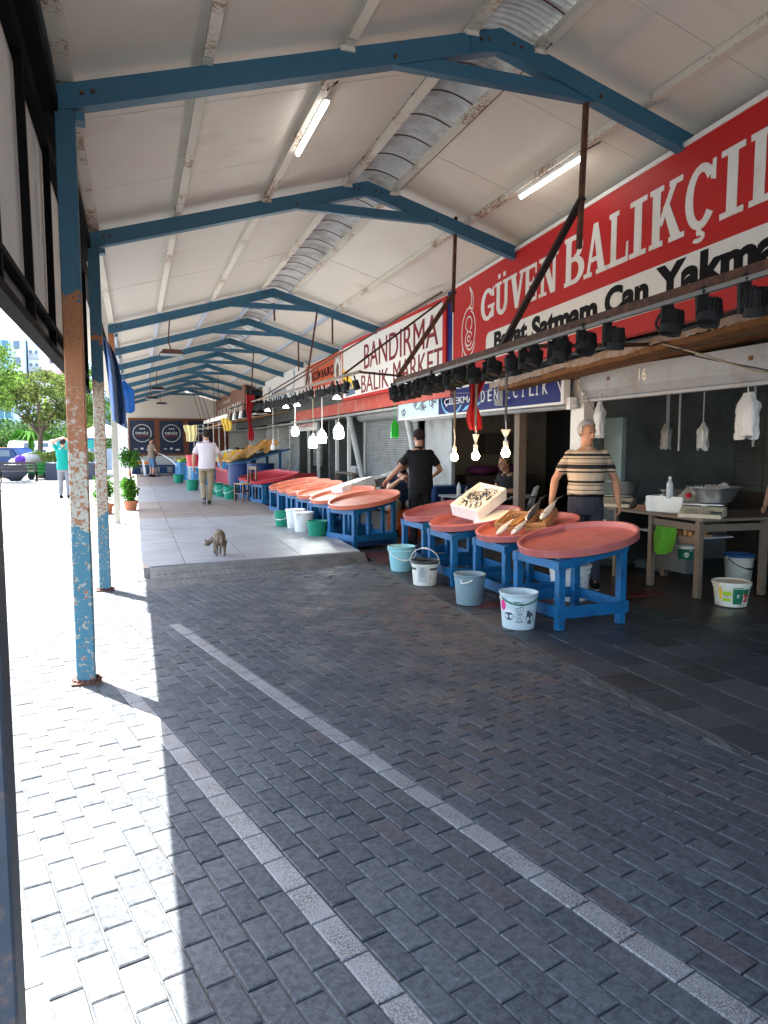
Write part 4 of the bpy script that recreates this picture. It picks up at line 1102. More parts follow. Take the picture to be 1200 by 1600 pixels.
# ================================================================== CABLES, BAGS, CLOTHS
def cable(pts, r, m, label, cat='cable', name='cable'):
    g = B_(); P = [Vector(p) for p in pts]; out = []
    for i in range(len(P) - 1):
        p0 = P[max(i - 1, 0)]; p1, p2 = P[i], P[i + 1]; p3 = P[min(i + 2, len(P) - 1)]
        for k in range(6):
            t = k / 6
            out.append(.5 * ((2 * p1) + (p2 - p0) * t + (2 * p0 - 5 * p1 + 4 * p2 - p3) * t * t + (3 * p1 - p0 - 3 * p2 + p3) * t ** 3))
    out.append(P[-1]); tube(g, out, r, 6); o = obj(name, g, m, smooth=True); return tag(o, label, cat)
cable([(3.3, 3.2, 2.30), (3.3, 3.55, 2.25), (3.3, 3.85, 2.24), (3.32, 4.02, 2.30), (3.32, 3.98, 2.38), (3.3, 3.86, 2.39)], .011, M_cable, 'thick loose black cable curling below the lamp rail')
cable([(4.7, 5.6, 2.46), (4.75, 5.3, 2.36), (4.9, 4.7, 2.13), (5.0, 4.3, 2.06), (5.05, 3.6, 2.07)], .010, M_cableb, 'beige cable bundle sagging across the grey shutter box')
cable([(4.7, 5.7, 2.5), (4.76, 5.35, 2.34), (4.95, 4.75, 2.16), (5.05, 4.4, 2.08), (5.06, 3.6, 2.09)], .006, M_cable, 'thin black cable sagging beside the beige bundle')
cable([(5.0, 8.9, 2.45), (4.9, 7.5, 2.30), (4.72, 6.0, 2.36), (4.7, 4.6, 2.40), (4.7, 3, 2.45)], .005, M_cable, 'thin black wire running along the rotten eave board')
cable([(4.95, 12.5, 2.52), (4.9, 10.0, 2.32), (4.95, 8.0, 2.36), (4.8, 7.0, 2.5)], .004, M_cableb, 'pale string slung across the blue shop sign')
cable([(5.05, 7.6, 2.40), (5.08, 7.4, 2.15), (5.12, 7.2, 1.9), (5.1, 7.05, 1.86)], .007, M_cableb, 'loose wires hanging at the corner post of shop 16')
g = B_(); box(g, (5.02, 7.58, 2.02), (5.12, 7.70, 2.10)); box(g, (4.98, 7.52, 1.95), (5.06, 7.60, 2.02)); tube(g, [(4.95, 7.75, 2.3), (5.0, 7.7, 2.1), (5.05, 7.5, 2.0)], .01, 6)
o = obj('junction_box', g, M_white); tag(o, 'small white junction boxes on the corner post of shop 16', 'junction box')
g = B_(); tube(g, [(3.2 + .08 * math.sin(i * .8), 8.9 - i * .12, 2.24 + .03 * math.sin(i * 1.7)) for i in range(26)], .006, 5)
tube(g, [(3.25 + .06 * math.sin(i * 1.1), 9.2 - i * .14, 2.20 + .03 * math.sin(i * 2.1)) for i in range(22)], .005, 5)
o = obj('tangled_wires', g, M_cable); tag(o, 'tangled black wires looping below the near row of spotlights', 'wires')

def plastic_bag(label, loc, wd, ht, m, n=1, rz=0, cat='bag', seed=0, top=.12):
    rg = random.Random(seed); g = B_()
    for q in range(n):
        ph = rg.uniform(0, 6)
        def f(a, b, ph=ph, q=q):
            an = a * 2 * PI; bb = b
            r = (1 - .80 * max(0, (bb - .72) / .28) ** .8)
            x = math.cos(an) * wd / 2 * r * (1 + .10 * math.sin(an * 5 + ph)) + (q - (n - 1) / 2) * wd * .35
            y = math.sin(an) * wd * .20 * r * (1 + .3 * math.sin(an * 7 + ph + bb * 4))
            z = -ht + bb * ht + .02 * math.sin(an * 3 + ph) * (1 - bb)
            nn = noise.noise((x * 30 + ph, y * 30, z * 14)) * .018
            return Vector((x + nn, y + nn, z))
        sheet(g, f, 30, 12)
        g2 = [Vector((math.cos(a * .6) * wd / 2 * (1 + .1 * math.sin(a)), 0, 0)) for a in range(2)]
    tube(g, [(0, 0, -.02), (.01, 0, top)], .006, 5)
    o = obj('plastic_bag', g, m, smooth=True); o.location = loc; o.rotation_euler = (0, 0, rz); tag(o, label, cat)
    return o
plastic_bag('bundle of white plastic bags at the corner post behind the striped shirt man', (5.12, 7.12, 2.02), .26, .40, M_bag, 2, R(60), seed=1)
plastic_bag('clear bag bundle hanging behind the scales, left of the two small ones', (6.1, 7.15, 1.78), .24, .30, M_bag, 1, R(60), seed=2, top=.7)
plastic_bag('clear bag bundle hanging behind the scales, right of the two small ones', (6.1, 6.55, 1.78), .24, .31, M_bag, 1, R(60), seed=3, top=.7)
plastic_bag('large white plastic bags hanging at the right edge above the bench', (5.16, 5.02, 1.98), .26, .40, M_bag, 2, R(70), seed=4)
plastic_bag('bright green plastic bag hanging in front of the roller shutter', (3.9, 10.75, 1.93), .17, .28, M_gbag, 1, R(30), seed=5, top=.5)
g = B_()
for k, (x, y, z0, z1) in enumerate(((6.4, 8.3, 1.5, 2.5), (6.0, 7.0, 1.5, 2.5), (5.9, 6.7, 1.45, 2.5), (5.9, 5.65, 1.5, 2.5))):
    g = B_(); tube(g, [(x, y, z0), (x, y, z1)], .014, 6)
    o = obj('hanging_rod', g, M_pvc); tag(o, ['thin grey rod hanging left of both small clear bags', 'thin grey rod hanging just right of the left small bag', 'long thin rod between the two small clear bags', 'thin rod behind the large white bags at the right edge'][k], 'rod')
g = B_(); box(g, (7.45, 6.0, 1.95), (7.58, 6.45, 2.35), bev=.01); lathe(g, [(0, 0), (.13, 0), (.15, -.02), (.13, -.03), (0, -.03)], 16, M=Matrix.Translation((7.44, 6.2, 2.15)) @ Matrix.Rotation(R(90), 4, 'Y'))
o = obj('wall_fan', g, M_dkin); tag(o, 'dark wall fan on the back wall of shop 16', 'fan')
g = B_(); box(g, (5.5, 7.2, .9), (5.56, 7.55, 1.85)); o = obj('clear_panel', g, mat('panel_teal', (.16, .22, .22), .3, .2, 3)); tag(o, 'grey green glass panel standing beside the corner post of shop 16', 'panel')

def cloth(label, name, cx, y, ztop, wd, ln, m, knot=None, seed=1, cat='cloth', x_off=.02):
    g = B_()
    def f(a, b):
        w2 = wd * (1 - .35 * b if knot is None else (1 - .75 * min(1, b / knot) if b < knot else .35 + .35 * math.sin((b - knot) / (1 - knot) * PI * .8)))
        x = (a - .5) * w2; yy = .03 * math.sin(a * 17 + seed) * (1 - .2 * b) + .02 * math.sin(b * 8 + seed)
        return Vector((x + .02 * math.sin(b * 6 + seed), yy, -b * ln + .015 * math.sin(a * 9)))
    sheet(g, f, 20, 26, thick=.004)
    o = obj(name, g, m, smooth=True); o.location = (cx, y, ztop); o.rotation_euler = (0, 0, R(-25)); tag(o, label, cat); return o
cloth('red cloth tied in a knot, hanging from the near lamp rail before the blue sign', 'red_cloth', 3.38, 6.85, 2.27, .22, .60, mat('red_cloth_b', (.30, .008, .014), .8, .2, 9), .55, 1)
cloth('long red cloth tied in a knot, hanging from the far lamp frame', 'red_cloth', 3.05, 20.2, 2.92, .26, 1.25, mat('dark_red_cloth', (.30, .01, .018), .8, .2, 9), .68, 2)
cloth('yellow cloth hanging from the edge of the brown awning', 'yellow_cloth', 3.0, 25.0, 2.46, .40, .42, M_ycloth, None, 3)
cloth('pale yellow cloth hanging at the far end of the white lamp frame', 'yellow_cloth', 2.3, 32.0, 2.42, .6, .7, mat('pale_yellow_cloth', (.8, .68, .34), .75, .1, 8), None, 4)
# blue tarp rolled down behind the second pillar
g = B_()
def tf(a, b):
    y = 10.2; wdl = .05 + .13 * math.sin(min(1, b * 1.15) * PI * .62)
    x = -.36 + b * .10 + (a) * wdl
    return Vector((x, y + .10 * math.sin(a * 9 + b * 3) + a * .3, 2.92 - b * 1.08 + .10 * a * math.sin(b * 5)))
sheet(g, tf, 18, 30, thick=.006)
o = obj('blue_tarp', g, M_tarp, smooth=True); tag(o, 'faded blue tarp hanging in folds beside the second pillar', 'tarp')
plastic_bag('bright blue plastic bag tied to a white pillar below the tarp', (-.16, 14.0, 2.68), .34, .55, M_bluebag, 1, 0, seed=7)

# ================================================================== TABLES AND TRAYS
TILT = R(10.5)
def make_table(label, kind='A', L=.62, W=.62):
    """local frame: x away from the aisle, y along the hall, origin at the front near leg"""
    t = thing('fish_table', label, 'table', (0, 0, 0), 0, 'blue wooden tray tables')
    lw = .065
    zt = lambda x: .575 + math.tan(TILT) * x
    for (x, y) in ((0, 0), (0, L), (W, 0), (W, L)):
        g = B_(); box(g, (x - lw / 2, y - lw / 2, 0), (x + lw / 2, y + lw / 2, zt(x) - .062), bev=.004); obj('leg', g, M_tblue, t)
    g = B_()
    for y in (0, L): prism(g, [(-lw / 2 - .01, zt(-.04) - .075), (W + lw / 2 + .01, zt(W + .04) - .075), (W + lw / 2 + .01, zt(W + .04)), (-lw / 2 - .01, zt(-.04))], 'y', y - .034, y + .034)
    box(g, (-.038, .036, zt(0) - .075), (.030, L - .036, zt(0) - .004)); box(g, (W - .030, .036, zt(W) - .075), (W + .038, L - .036, zt(W) - .004)); fixn(g)
    obj('top_frame', g, M_tblue, t)
    zs = .10
    for (a, b) in (((-.05, -.045, zs), (W + .05, .0 - .034, zs + .10)), ((-.05, L + .034, zs), (W + .05, L + .045, zs + .10)), ((-.046, -.032, zs + .002), (-.034, L + .032, zs + .098)), ((W + .034, -.032, zs + .002), (W + .046, L + .032, zs + .098))):
        g = B_(); bx0 = a; box(g, a, b); obj('stretcher', g, M_tblue, t)
    if kind == 'B':
        for (x, y) in ((0, L * .38), (W * .36, 0), (W * .72, 0), (W * .5, L)):
            g = B_(); box(g, (x - .024, y - .024, .12), (x + .024, y + .024, zt(x) - .076)); obj('upright', g, M_tblue, t)
        g = B_(); box(g, (-.03, -.03, .02), (W + .03, L + .03, .095)); obj('base_shelf', g, mat('dark_blue_board', (.01, .03, .09), .6, .3, 6), t)
    return t
TA = make_table('blue table', 'A'); TB = make_table('blue table', 'B', .62, .74)
def make_tray(label, m, Rr=.52, name='round_tray'):
    g = B_(); T = Matrix.Identity(4)
    lathe(g, [(0, 0), (Rr - .02, 0), (Rr - .004, .008), (Rr, .050), (Rr + .004, .066), (Rr - .002, .072), (Rr - .020, .070), (Rr - .026, .062), (Rr - .034, .022), (Rr - .06, .014), (0, .012)], 72)
    lathe(g, [(Rr * .62, .0118), (Rr * .63, .0145), (Rr * .64, .0118)], 72)
    for a in (2.6, 3.7, 4.4): box(g, (Rr * .8 * math.cos(a) - .02, Rr * .8 * math.sin(a) - .02, -.016), (Rr * .8 * math.cos(a) + .02, Rr * .8 * math.sin(a) + .02, .0))
    fixn(g); o = obj(name, g, m, smooth=True)
    me = o.data
    tag(o, label, 'tray', 'round plastic trays on blue tables'); return o
def set_tray(o, tx, ty, rz, dz=0.0, off=(.40, .33), tilt=TILT, extra=0):
    c, s = math.cos(rz), math.sin(rz)
    x = tx + off[0] * c - off[1] * s; y = ty + off[0] * s + off[1] * c
    o.location = (x, y, .582 + math.tan(TILT) * off[0] + dz)
    o.rotation_euler = (Matrix.Rotation(rz, 3, 'Z') @ Matrix.Rotation(-tilt, 3, 'Y') @ Matrix.Rotation(R(extra), 3, 'X')).to_euler()
    return o
rowA = [(3.25, 4.99, R(3), 'near', 'empty pink tray, nearest and rightmost of all'), (3.30, 5.98, R(0), '', 'pink tray holding four big fish and a wooden crate'), (3.20, 6.95, R(0), '', 'pink tray under the styrofoam box of small fish'), (3.30, 8.02, R(2), '', 'pink tray almost empty, behind the styrofoam box of small fish')]
TLAB = ['blue wooden table under the nearest empty pink tray', 'blue wooden table under the tray with the four big fish', 'blue wooden table under the styrofoam box of small fish', 'blue wooden table fourth from the near end, farthest of the near group']
trays = []
for i, (x, y, rz, _, lab) in enumerate(rowA):
    t = TA if i == 0 else dup(TA); t.location = (x, y, 0); t.rotation_euler = (0, 0, rz); t['label'] = TLAB[i]
    trays.append(set_tray(make_tray(lab, M_tray, .52), x, y, rz, 0, (.42, .33)))
rowB = [(3.02, 10.05, R(20)), (2.98, 11.2, R(17)), (2.98, 12.3, R(16)), (2.98, 13.3, R(15)), (2.96, 14.15, R(14)), (2.94, 15.1, R(12))]
BL = ['salmon tray, nearest of the middle group beside the four buckets', 'salmon tray, second of the middle group', 'salmon tray under the near end of the long white foam box', 'salmon tray hidden partly behind the long white foam box', 'salmon tray, fifth of the middle group', 'salmon tray, farthest of the middle group']
for i, (x, y, rz) in enumerate(rowB):
    t = TB if i == 0 else dup(TB); t.location = (x, y, 0); t.rotation_euler = (0, 0, rz)
    t['label'] = ['blue slatted table under the nearest salmon tray beside the green bucket', 'blue slatted table under the second salmon tray of the middle group', 'blue slatted table under the third salmon tray, behind the white buckets', 'blue slatted table under the fourth salmon tray of the middle group', 'blue slatted table under the fifth salmon tray of the middle group', 'blue slatted table under the farthest salmon tray'][i]
    set_tray(make_tray(BL[i], M_trayo, .56), x, y, rz, 0, (.42, .30))
rowR = [(2.95, 17.6, R(14)), (2.93, 18.5, R(14)), (2.92, 19.5, R(14))]
for i, (x, y, rz) in enumerate(rowR):
    t = dup(TB); t.location = (x, y, 0); t.rotation_euler = (0, 0, rz)
    t['label'] = ['blue table under the nearest dark red tray', 'blue table under the middle dark red tray', 'blue table under the farthest dark red tray by the wooden chair'][i]
    set_tray(make_tray(['dark red tray, nearest of the three red ones', 'dark red tray, middle of the three red ones', 'dark red tray, farthest of the three red ones'][i], M_trayr, .62), x, y, rz, .02, (.46, .30), R(11))

def on_tray(k, u, v, h=0.0):
    """point on tray k: u away from aisle, v along hall, h above its floor"""
    o = trays[k]; M = Matrix.Translation(o.location) @ o.rotation_euler.to_matrix().to_4x4()
    return M @ Vector((u, v, .014 + h)), o.rotation_euler.to_matrix()
def orient(o, k, u, v, h, rz, rx=0, ry=0):
    p, M = on_tray(k, u, v, h); o.location = p
    o.rotation_euler = (M @ Matrix.Rotation(rz, 3, 'Z') @ Matrix.Rotation(ry, 3, 'Y') @ Matrix.Rotation(rx, 3, 'X')).to_euler()
    return o

# fish
def fish_mesh(L=.42, H=.085, dark=True):
    g = B_(); seg = 12; ringsn = 14; R_ = []
    for i in range(ringsn + 1):
        t = i / ringsn; x = t * L * .86
        r = (math.sin(PI * min(1, t * 1.05) ** .62) ** .8) if 0 < t < .95 else 0
        r = max(.10, r) if i not in (0,) else .12
        if t > .80: r = .10 + (1 - t) * 1.2
        ring = []
        for k in range(seg):
            a = 2 * PI * k / seg
            ring.append(g.verts.new((x, math.cos(a) * H * .5 * r * .62, math.sin(a) * H * .5 * r + .004 * math.sin(t * 5))))
        R_.append(ring)
    for i in range(ringsn):
        for k in range(seg):
            a = 2 * PI * (k + .5) / seg
            f = g.faces.new((R_[i][k], R_[i][(k + 1) % seg], R_[i + 1][(k + 1) % seg], R_[i + 1][k])); f.material_index = 0 if math.sin(a) > .15 else 1
    g.faces.new(R_[0][::-1]); g.faces.new(R_[-1])
    return fixn(g)
def fin_mesh(L, H):
    g = B_(); x = L * .84
    for P in ([(x, .0), (x + L * .16, H * .55), (x + L * .11, 0), (x + L * .16, -H * .55)], [(L * .3, H * .42), (L * .5, H * .42), (L * .46, H * .62), (L * .36, H * .66)], [(L * .5, -H * .40), (L * .62, -H * .36), (L * .60, -H * .55)]):
        prism(g, P, 'y', -.002, .002)
    return fixn(g)
def make_fish(label, L, H, top, group=None, name='fish'):
    t = thing(name, label, 'fish', (0, 0, 0), 0, group)
    b = obj('body', fish_mesh(L, H), [top, M_belly], t, smooth=True)
    obj('fin', fin_mesh(L, H), M_fishd, t)
    g = B_(); 
    for s in (-1, 1): ell(g, (L * .07, s * H * .19, H * .06), (.007, .003, .007), 8, 6)
    obj('eye', g, M_signk, t)
    g = B_(); prism(g, [(L * .15, -H * .26), (L * .17, 0), (L * .15, H * .28), (L * .165, H * .28), (L * .185, 0), (L * .165, -H * .26)], 'y', -H * .30, H * .30) ; obj('gill', fixn(g), M_fishd, t)
    return t
FG = 'big fish on the second pink tray'
f1 = make_fish('dark backed big fish lying on top of the wooden crate', .56, .095, M_fishd, FG); orient(f1, 1, -.02, -.04, .10, R(38), R(70), R(-14))
f2 = make_fish('silver big fish lying beside the dark fish on the crate', .56, .10, M_fish, FG); orient(f2, 1, .08, -.15, .10, R(36), R(78), R(-12))
f3 = make_fish('pale fish on the tray floor with raised tail, left of the two', .38, .08, M_belly, FG); orient(f3, 1, -.36, -.02, .03, R(25), R(80), R(-15))
f4 = make_fish('pale fish on the tray floor with raised tail, right of the two', .42, .085, M_fish, FG); orient(f4, 1, -.28, -.18, .03, R(28), R(80), R(-13))

def slat_crate(label, L=.42, W=.30, H=.09, name='wooden_crate', group=None, m=None):
    m = m or M_crate
    t = thing(name, label, 'crate', (0, 0, 0), 0, group)
    for i in range(5):
        g = B_(); y = -W / 2 + (i + .5) * W / 5; box(g, (-L / 2, y - W / 12, 0), (L / 2, y + W / 12, .007)); obj('slat', g, m, t)
    for s in (-1, 1):
        for z in (.012, .055):
            g = B_(); box(g, (-L / 2, s * W / 2 - .004, z), (L / 2, s * W / 2 + .004, z + .032)); obj('slat', g, m, t)
            g = B_(); box(g, (s * L / 2 - .005, -W / 2 + .005, z), (s * L / 2 + .005, W / 2 - .005, z + .032)); obj('end_board', g, m, t)
        for q in (-1, 1):
            g = B_(); box(g, (s * (L / 2 - .016) - .012, q * (W / 2 - .014) - .010, .0075), (s * (L / 2 - .016) + .012, q * (W / 2 - .014) + .010, H + .01)); obj('corner_block', g, m, t)
    return t
c1 = slat_crate('small wooden crate under the two big fish on the pink tray', .40, .22); orient(c1, 1, .16, -.02, .02, R(40), 0, R(-8))
c2 = slat_crate('small wooden crate tilted under the pale fish beside the styrofoam board', .34, .24); orient(c2, 1, -.02, .24, .02, R(30), R(8), R(-10))
# styrofoam box of small fish on tray 3, flat board beside it
def foam_box(label, L, W, H, name='styrofoam_box', wall=.03):
    t = thing(name, label, 'box', (0, 0, 0)); g = B_()
    # outer shell with open top
    o_ = [(-L / 2, -W / 2), (L / 2, -W / 2), (L / 2, W / 2), (-L / 2, W / 2)]; i_ = [(x * (1 - 2 * wall / L), y * (1 - 2 * wall / W)) for x, y in o_]
    tp = .97
    A = [g.verts.new((x * tp, y * tp, 0)) for x, y in o_]; Bq = [g.verts.new((x, y, H)) for x, y in o_]; C_ = [g.verts.new((x, y, H)) for x, y in i_]; D = [g.verts.new((x, y, H * .35)) for x, y in i_]
    g.faces.new(A[::-1]); g.faces.new(D)
    for i in range(4):
        j = (i + 1) % 4
        for P, Q in ((A, Bq), (Bq, C_), (C_, D)): g.faces.new((P[i], P[j], Q[j], Q[i]))
    bmesh.ops.bevel(g, geom=[e for e in g.edges if e.calc_length() > .02], offset=.007, segments=2, affect='EDGES'); fixn(g)
    obj('box_shell', g, M_foam, t); return t
sf = foam_box('white styrofoam box full of small dark fish, tilted on the pink tray', .58, .38, .15)
p_, Mx = on_tray(2, .10, .06, .10); sf.location = p_ + Vector((0, 0, .02))
sf.rotation_euler = (Mx @ Matrix.Rotation(R(24), 3, 'Z') @ Matrix.Rotation(R(-14), 3, 'Y') @ Matrix.Rotation(R(14), 3, 'X')).to_euler()
ice = B_(); sheet(ice, lambda a, b: Vector(((a - .5) * .50, (b - .5) * .31, .112 + .012 * noise.noise((a * 6, b * 6, 2)))), 16, 12); o = obj('crushed_ice', ice, mat('ice', (.80, .83, .85), .35, .1, 40, bmp=.6), smooth=True)
o.location = sf.location; o.rotation_euler = sf.rotation_euler; tag(o, 'crushed ice under the small fish in the styrofoam box', 'ice')
Mb = Matrix.Translation(sf.location) @ sf.rotation_euler.to_matrix().to_4x4()
sfm = make_fish('small dark fish on the ice in the styrofoam box', .13, .026, M_fishd, 'small fish in the styrofoam box', 'small_fish')
rf_ = random.Random(11)
for i in range(34):
    o = sfm if i == 0 else dup(sfm)
    lx = rf_.uniform(-.21, .16); ly = rf_.uniform(-.12, .13)
    a = rf_.gauss(.25, .5) + (PI if rf_.random() < .3 else 0)
    o.location = Mb @ Vector((lx, ly, .132 + rf_.uniform(0, .012))); o.rotation_euler = (Mb.to_3x3() @ Matrix.Rotation(a, 3, 'Z') @ Matrix.Rotation(R(rf_.choice((75, -75))), 3, 'X')).to_euler()
g = B_(); box(g, (-.24, -.17, 0), (.24, .17, .022), bev=.004); fb = obj('styrofoam_board', g, M_foam); tag(fb, 'flat white styrofoam board lying beside the tilted box of small fish', 'board')
p_, Mx = on_tray(2, .16, -.24, .02); fb.location = p_; fb.rotation_euler = (Mx @ Matrix.Rotation(R(30), 3, 'Z') @ Matrix.Rotation(R(-2), 3, 'Y')).to_euler()
# long foam box across the salmon trays, foam pieces and papers
lb = foam_box('long white styrofoam box turned over across the salmon trays', .95, .42, .24, 'styrofoam_box'); lb.location = (3.62, 12.35, .86); lb.rotation_euler = (Matrix.Rotation(R(34), 3, 'Z') @ Matrix.Rotation(R(-10), 3, 'Y') @ Matrix.Rotation(R(172), 3, 'X')).to_euler()
g = B_()
for k in range(5): box(g, (-.4, -.25 + .02 * k, .03 * k), (.45, .2 + .01 * k, .03 * k + .018))
st = obj('tray_stack', g, mat('stacked_boards', (.28, .29, .27), .6, .4, 8, dirt=(.05, .05, .05), damt=.8)); st.location = (4.2, 12.7, .78); st.rotation_euler = (0, R(-8), R(20)); tag(st, 'stack of worn grey boards behind the long styrofoam box', 'boards')
cr = foam_box('grey box with crumpled bags standing behind the second salmon tray', .5, .4, .42, 'storage_box'); cr.location = (4.6, 12.9, .42); cr.children[0].data.materials[0] = mat('grey_crate', (.34, .35, .34), .6, .2, 4)
plastic_bag('crumpled pale bags on top of the grey box', (4.6, 12.9, 1.02), .42, .22, M_bag, 1, 0, seed=9, top=.02)

# ================================================================== BUCKETS
def bucket(label, loc, m, r=.15, h=.28, rz=0, rim=None, handle='down', hm=None, fill=None, lid=None, prints=(), name='bucket', rb=None, group=None):
    rb = rb or r * .82
    t = thing(name, label, 'bucket', loc, rz, group)
    g = B_(); lathe(g, [(0, 0), (rb, 0), (rb + .003, .006), (rb + (r - rb) * .86, h * .84), (r * .985, h * .87), (r * 1.0, h - .012), (r + .006, h - .008), (r + .006, h), (r - .004, h), (r - .006, h * .86), (rb - .004, .02), (0, .016)], 36)
    lathe(g, [(r * .955, h * .80), (r * 1.005, h * .81), (r * 1.005, h * .825), (r * .96, h * .835)], 36)
    obj('bucket_body', g, m, t, smooth=True)
    if rim:
        g = B_(); lathe(g, [(r + .007, h - .03), (r + .009, h + .002), (r - .008, h + .003), (r - .009, h - .05), (r - .004, h - .05)], 36); obj('rim', g, rim, t, smooth=True)
    if fill:
        g = B_(); lathe(g, [(0, h * .80), (r * .90, h * .80)], 28); obj('contents', g, fill, t)
    if lid:
        g = B_(); lathe(g, [(0, h + .004), (r * .9, h + .004), (r * .92, h + .012), (r + .010, h + .012), (r + .010, h - .016), (r + .007, h - .016)], 32); obj('lid', g, lid, t)
    if handle:
        g = B_(); hr = r + .010; pts = []
        for i in range(15):
            a = PI * i / 14; dz = -math.sin(a) * (h * .42 if handle == 'down' else -h * .62)
            yy = -(math.sin(a)) * (hr * .98 if handle == 'down' else hr * .55)
            pts.append((hr * math.cos(a), yy if handle == 'down' else yy, h * .90 + dz))
        tube(g, pts, .0045, 6)
        if handle != 'down' or True: tube(g, pts[6:9], .011, 8)
        obj('handle', g, hm or M_white, t)
        g = B_(); box(g, (-r - .014, -.014, h * .86), (-r + .004, .014, h * .94)); box(g, (r - .004, -.014, h * .86), (r + .014, .014, h * .94)); obj('handle_lug', g, m, t)
    rr = lambda z: rb + (r - rb) * z / h
    for (a0, z0, wd, ht, kind, pm) in prints:
        g = B_(); n = 8
        if kind == 'ell':
            ring = []; c = g.verts.new(((rr(z0) + .002) * math.cos(a0), (rr(z0) + .002) * math.sin(a0), z0))
            for k in range(20):
                q = 2 * PI * k / 20; aa = a0 + wd / 2 * math.cos(q) / r; zz = z0 + ht / 2 * math.sin(q); ring.append(g.verts.new(((rr(zz) + .002) * math.cos(aa), (rr(zz) + .002) * math.sin(aa), zz)))
            for k in range(20): g.faces.new((c, ring[k], ring[(k + 1) % 20]))
        elif kind == 'lines':
            rl_ = random.Random(int(a0 * 100)); nl = max(2, int(ht / .012))
            for q in range(nl):
                zz = z0 - ht / 2 + ht * (q + .5) / nl; ww = wd * rl_.uniform(.5, 1)
                for k in range(6):
                    if rl_.random() < .18: continue
                    b0 = a0 - ww / 2 / r + ww / r * k / 6; b1 = b0 + ww / r / 6.6
                    vv = [g.verts.new(((rr(z) + .0025) * math.cos(b), (rr(z) + .0025) * math.sin(b), z)) for b, z in ((b0, zz - .0025), (b1, zz - .0025), (b1, zz + .0025), (b0, zz + .0025))]; g.faces.new(vv)
        elif kind.startswith('txt:'):
            tb = text_fit(kind[4:], wd, ht, .01, .0006)
            for v in tb.verts:
                s, zz = v.co.x - wd / 2, v.co.y; aa = a0 + s / r; q = rr(z0 + zz) + .002 + v.co.z
                v.co = Vector((q * math.cos(aa), q * math.sin(aa), z0 + zz))
            g.free(); g = tb
        else:
            for k in range(n):
                b0, b1 = a0 - wd / 2 / r + wd / r * k / n, a0 - wd / 2 / r + wd / r * (k + 1) / n
                vv = [g.verts.new(((rr(z) + .002) * math.cos(b), (rr(z) + .002) * math.sin(b), z)) for b, z in ((b0, z0 - ht / 2), (b1, z0 - ht / 2), (b1, z0 + ht / 2), (b0, z0 + ht / 2))]; g.faces.new(vv)
        obj('print', g, pm, t)
    return t
M_pink = mat('print_pink', (.62, .03, .18), .5); M_dkprint = mat('print_dark_grey', (.05, .06, .08), .5, .3, 30); M_lime = mat('print_lime', (.35, .55, .03), .5); M_dgreen = mat('print_green', (.01, .14, .07), .5)
M_pw = mat('print_white', (.72, .72, .70), .5)
BUCKP = mat('pale_blue_white_bucket', (.48, .56, .58), .45, .06, 6, dirt=(.3, .36, .38), damt=.4)
A0 = R(-122)
bk1 = bucket('printed pale bucket with a green handle, nearest of the row by the tables', (2.99, 5.20, 0), BUCKP, .158, .30, 0, None, None, prints=((A0 - .95, .20, .07, .09, 'ell', M_pink), (A0 - .55, .115, .10, .07, 'ell', M_dkprint), (A0 - .55, .155, .09, .018, 'ell', M_pw), (A0 + .10, .15, .085, .18, 'lines', M_dkprint), (A0 + .75, .10, .09, .10, 'ell', M_dkprint), (A0 + .62, .14, .03, .05, 'rect', M_dkprint), (A0 - .05, .235, .06, .012, 'lines', M_dkprint)))
g = B_(); tube(g, [(2.99 + .168 * math.cos(R(-175 + 11 * i)), 5.20 + .168 * math.sin(R(-175 + 11 * i)), .262 - .045 * math.sin(PI * i / 11)) for i in range(12)], .006, 6); o = obj('handle', g, M_dgreen); o.parent = bk1; o.matrix_parent_inverse = Matrix.Translation((-2.99, -5.20, 0))
bk2 = bucket('plain dull grey bucket, second from the near end of the row', (3.0, 6.15, 0), M_grey_b, .150, .29, R(-150), None, None)
g = B_(); tube(g, [(2.865, 6.05, .245), (2.85, 6.02, .225), (2.90, 5.985, .235), (2.95, 5.995, .25)], .007, 6); o = obj('handle', g, M_white); o.parent = bk2; o.matrix_parent_inverse = (Matrix.Translation((3.0, 6.15, 0)) @ Matrix.Rotation(R(-150), 4, 'Z')).inverted()
bucket('dirty white bucket with a black rim and label and a raised white handle', (2.96, 7.18, 0), M_cream, .150, .27, R(-30), M_dkin, 'up', M_white, fill=M_dkin, prints=((R(-95), .13, .11, .17, 'rect', mat('label_grey', (.45, .46, .46), .5)), (R(-95), .15, .09, .11, 'lines', M_dkprint), (R(-150), .185, .13, .025, 'rect', M_dkprint), (R(-35), .185, .13, .025, 'rect', M_dkprint)))
bucket('light aqua bucket with hanging white handle, farthest of the near row', (3.03, 8.10, 0), M_aqua, .165, .30, R(0), None, 'down', M_white, rb=.125)
WR = ((A0 - .55, .17, .11, .055, 'txt:ngun', M_dkprint), (A0 + .45, .19, .09, .12, 'lines', M_dkprint), (A0 + .45, .255, .07, .02, 'lines', M_dkprint), (A0 + .45, .06, .11, .05, 'ell', M_cyan), (A0 + 1.15, .20, .05, .06, 'txt:T', M_dkprint), (A0, .05, .1, .05, 'txt:Y', M_dkprint))
bucket('large white bucket with dark print, lower one of the stack behind the nearest table', (4.03, 6.02, 0), M_whb, .20, .34, 0, None, None, lid=M_whb, prints=WR)
bucket('pale blue bucket, upper one of the stack behind the nearest table', (4.03, 6.02, .36), mat('lightblue_bucket', (.16, .42, .58), .4, .1, 5), .17, .22, 0, None, None)
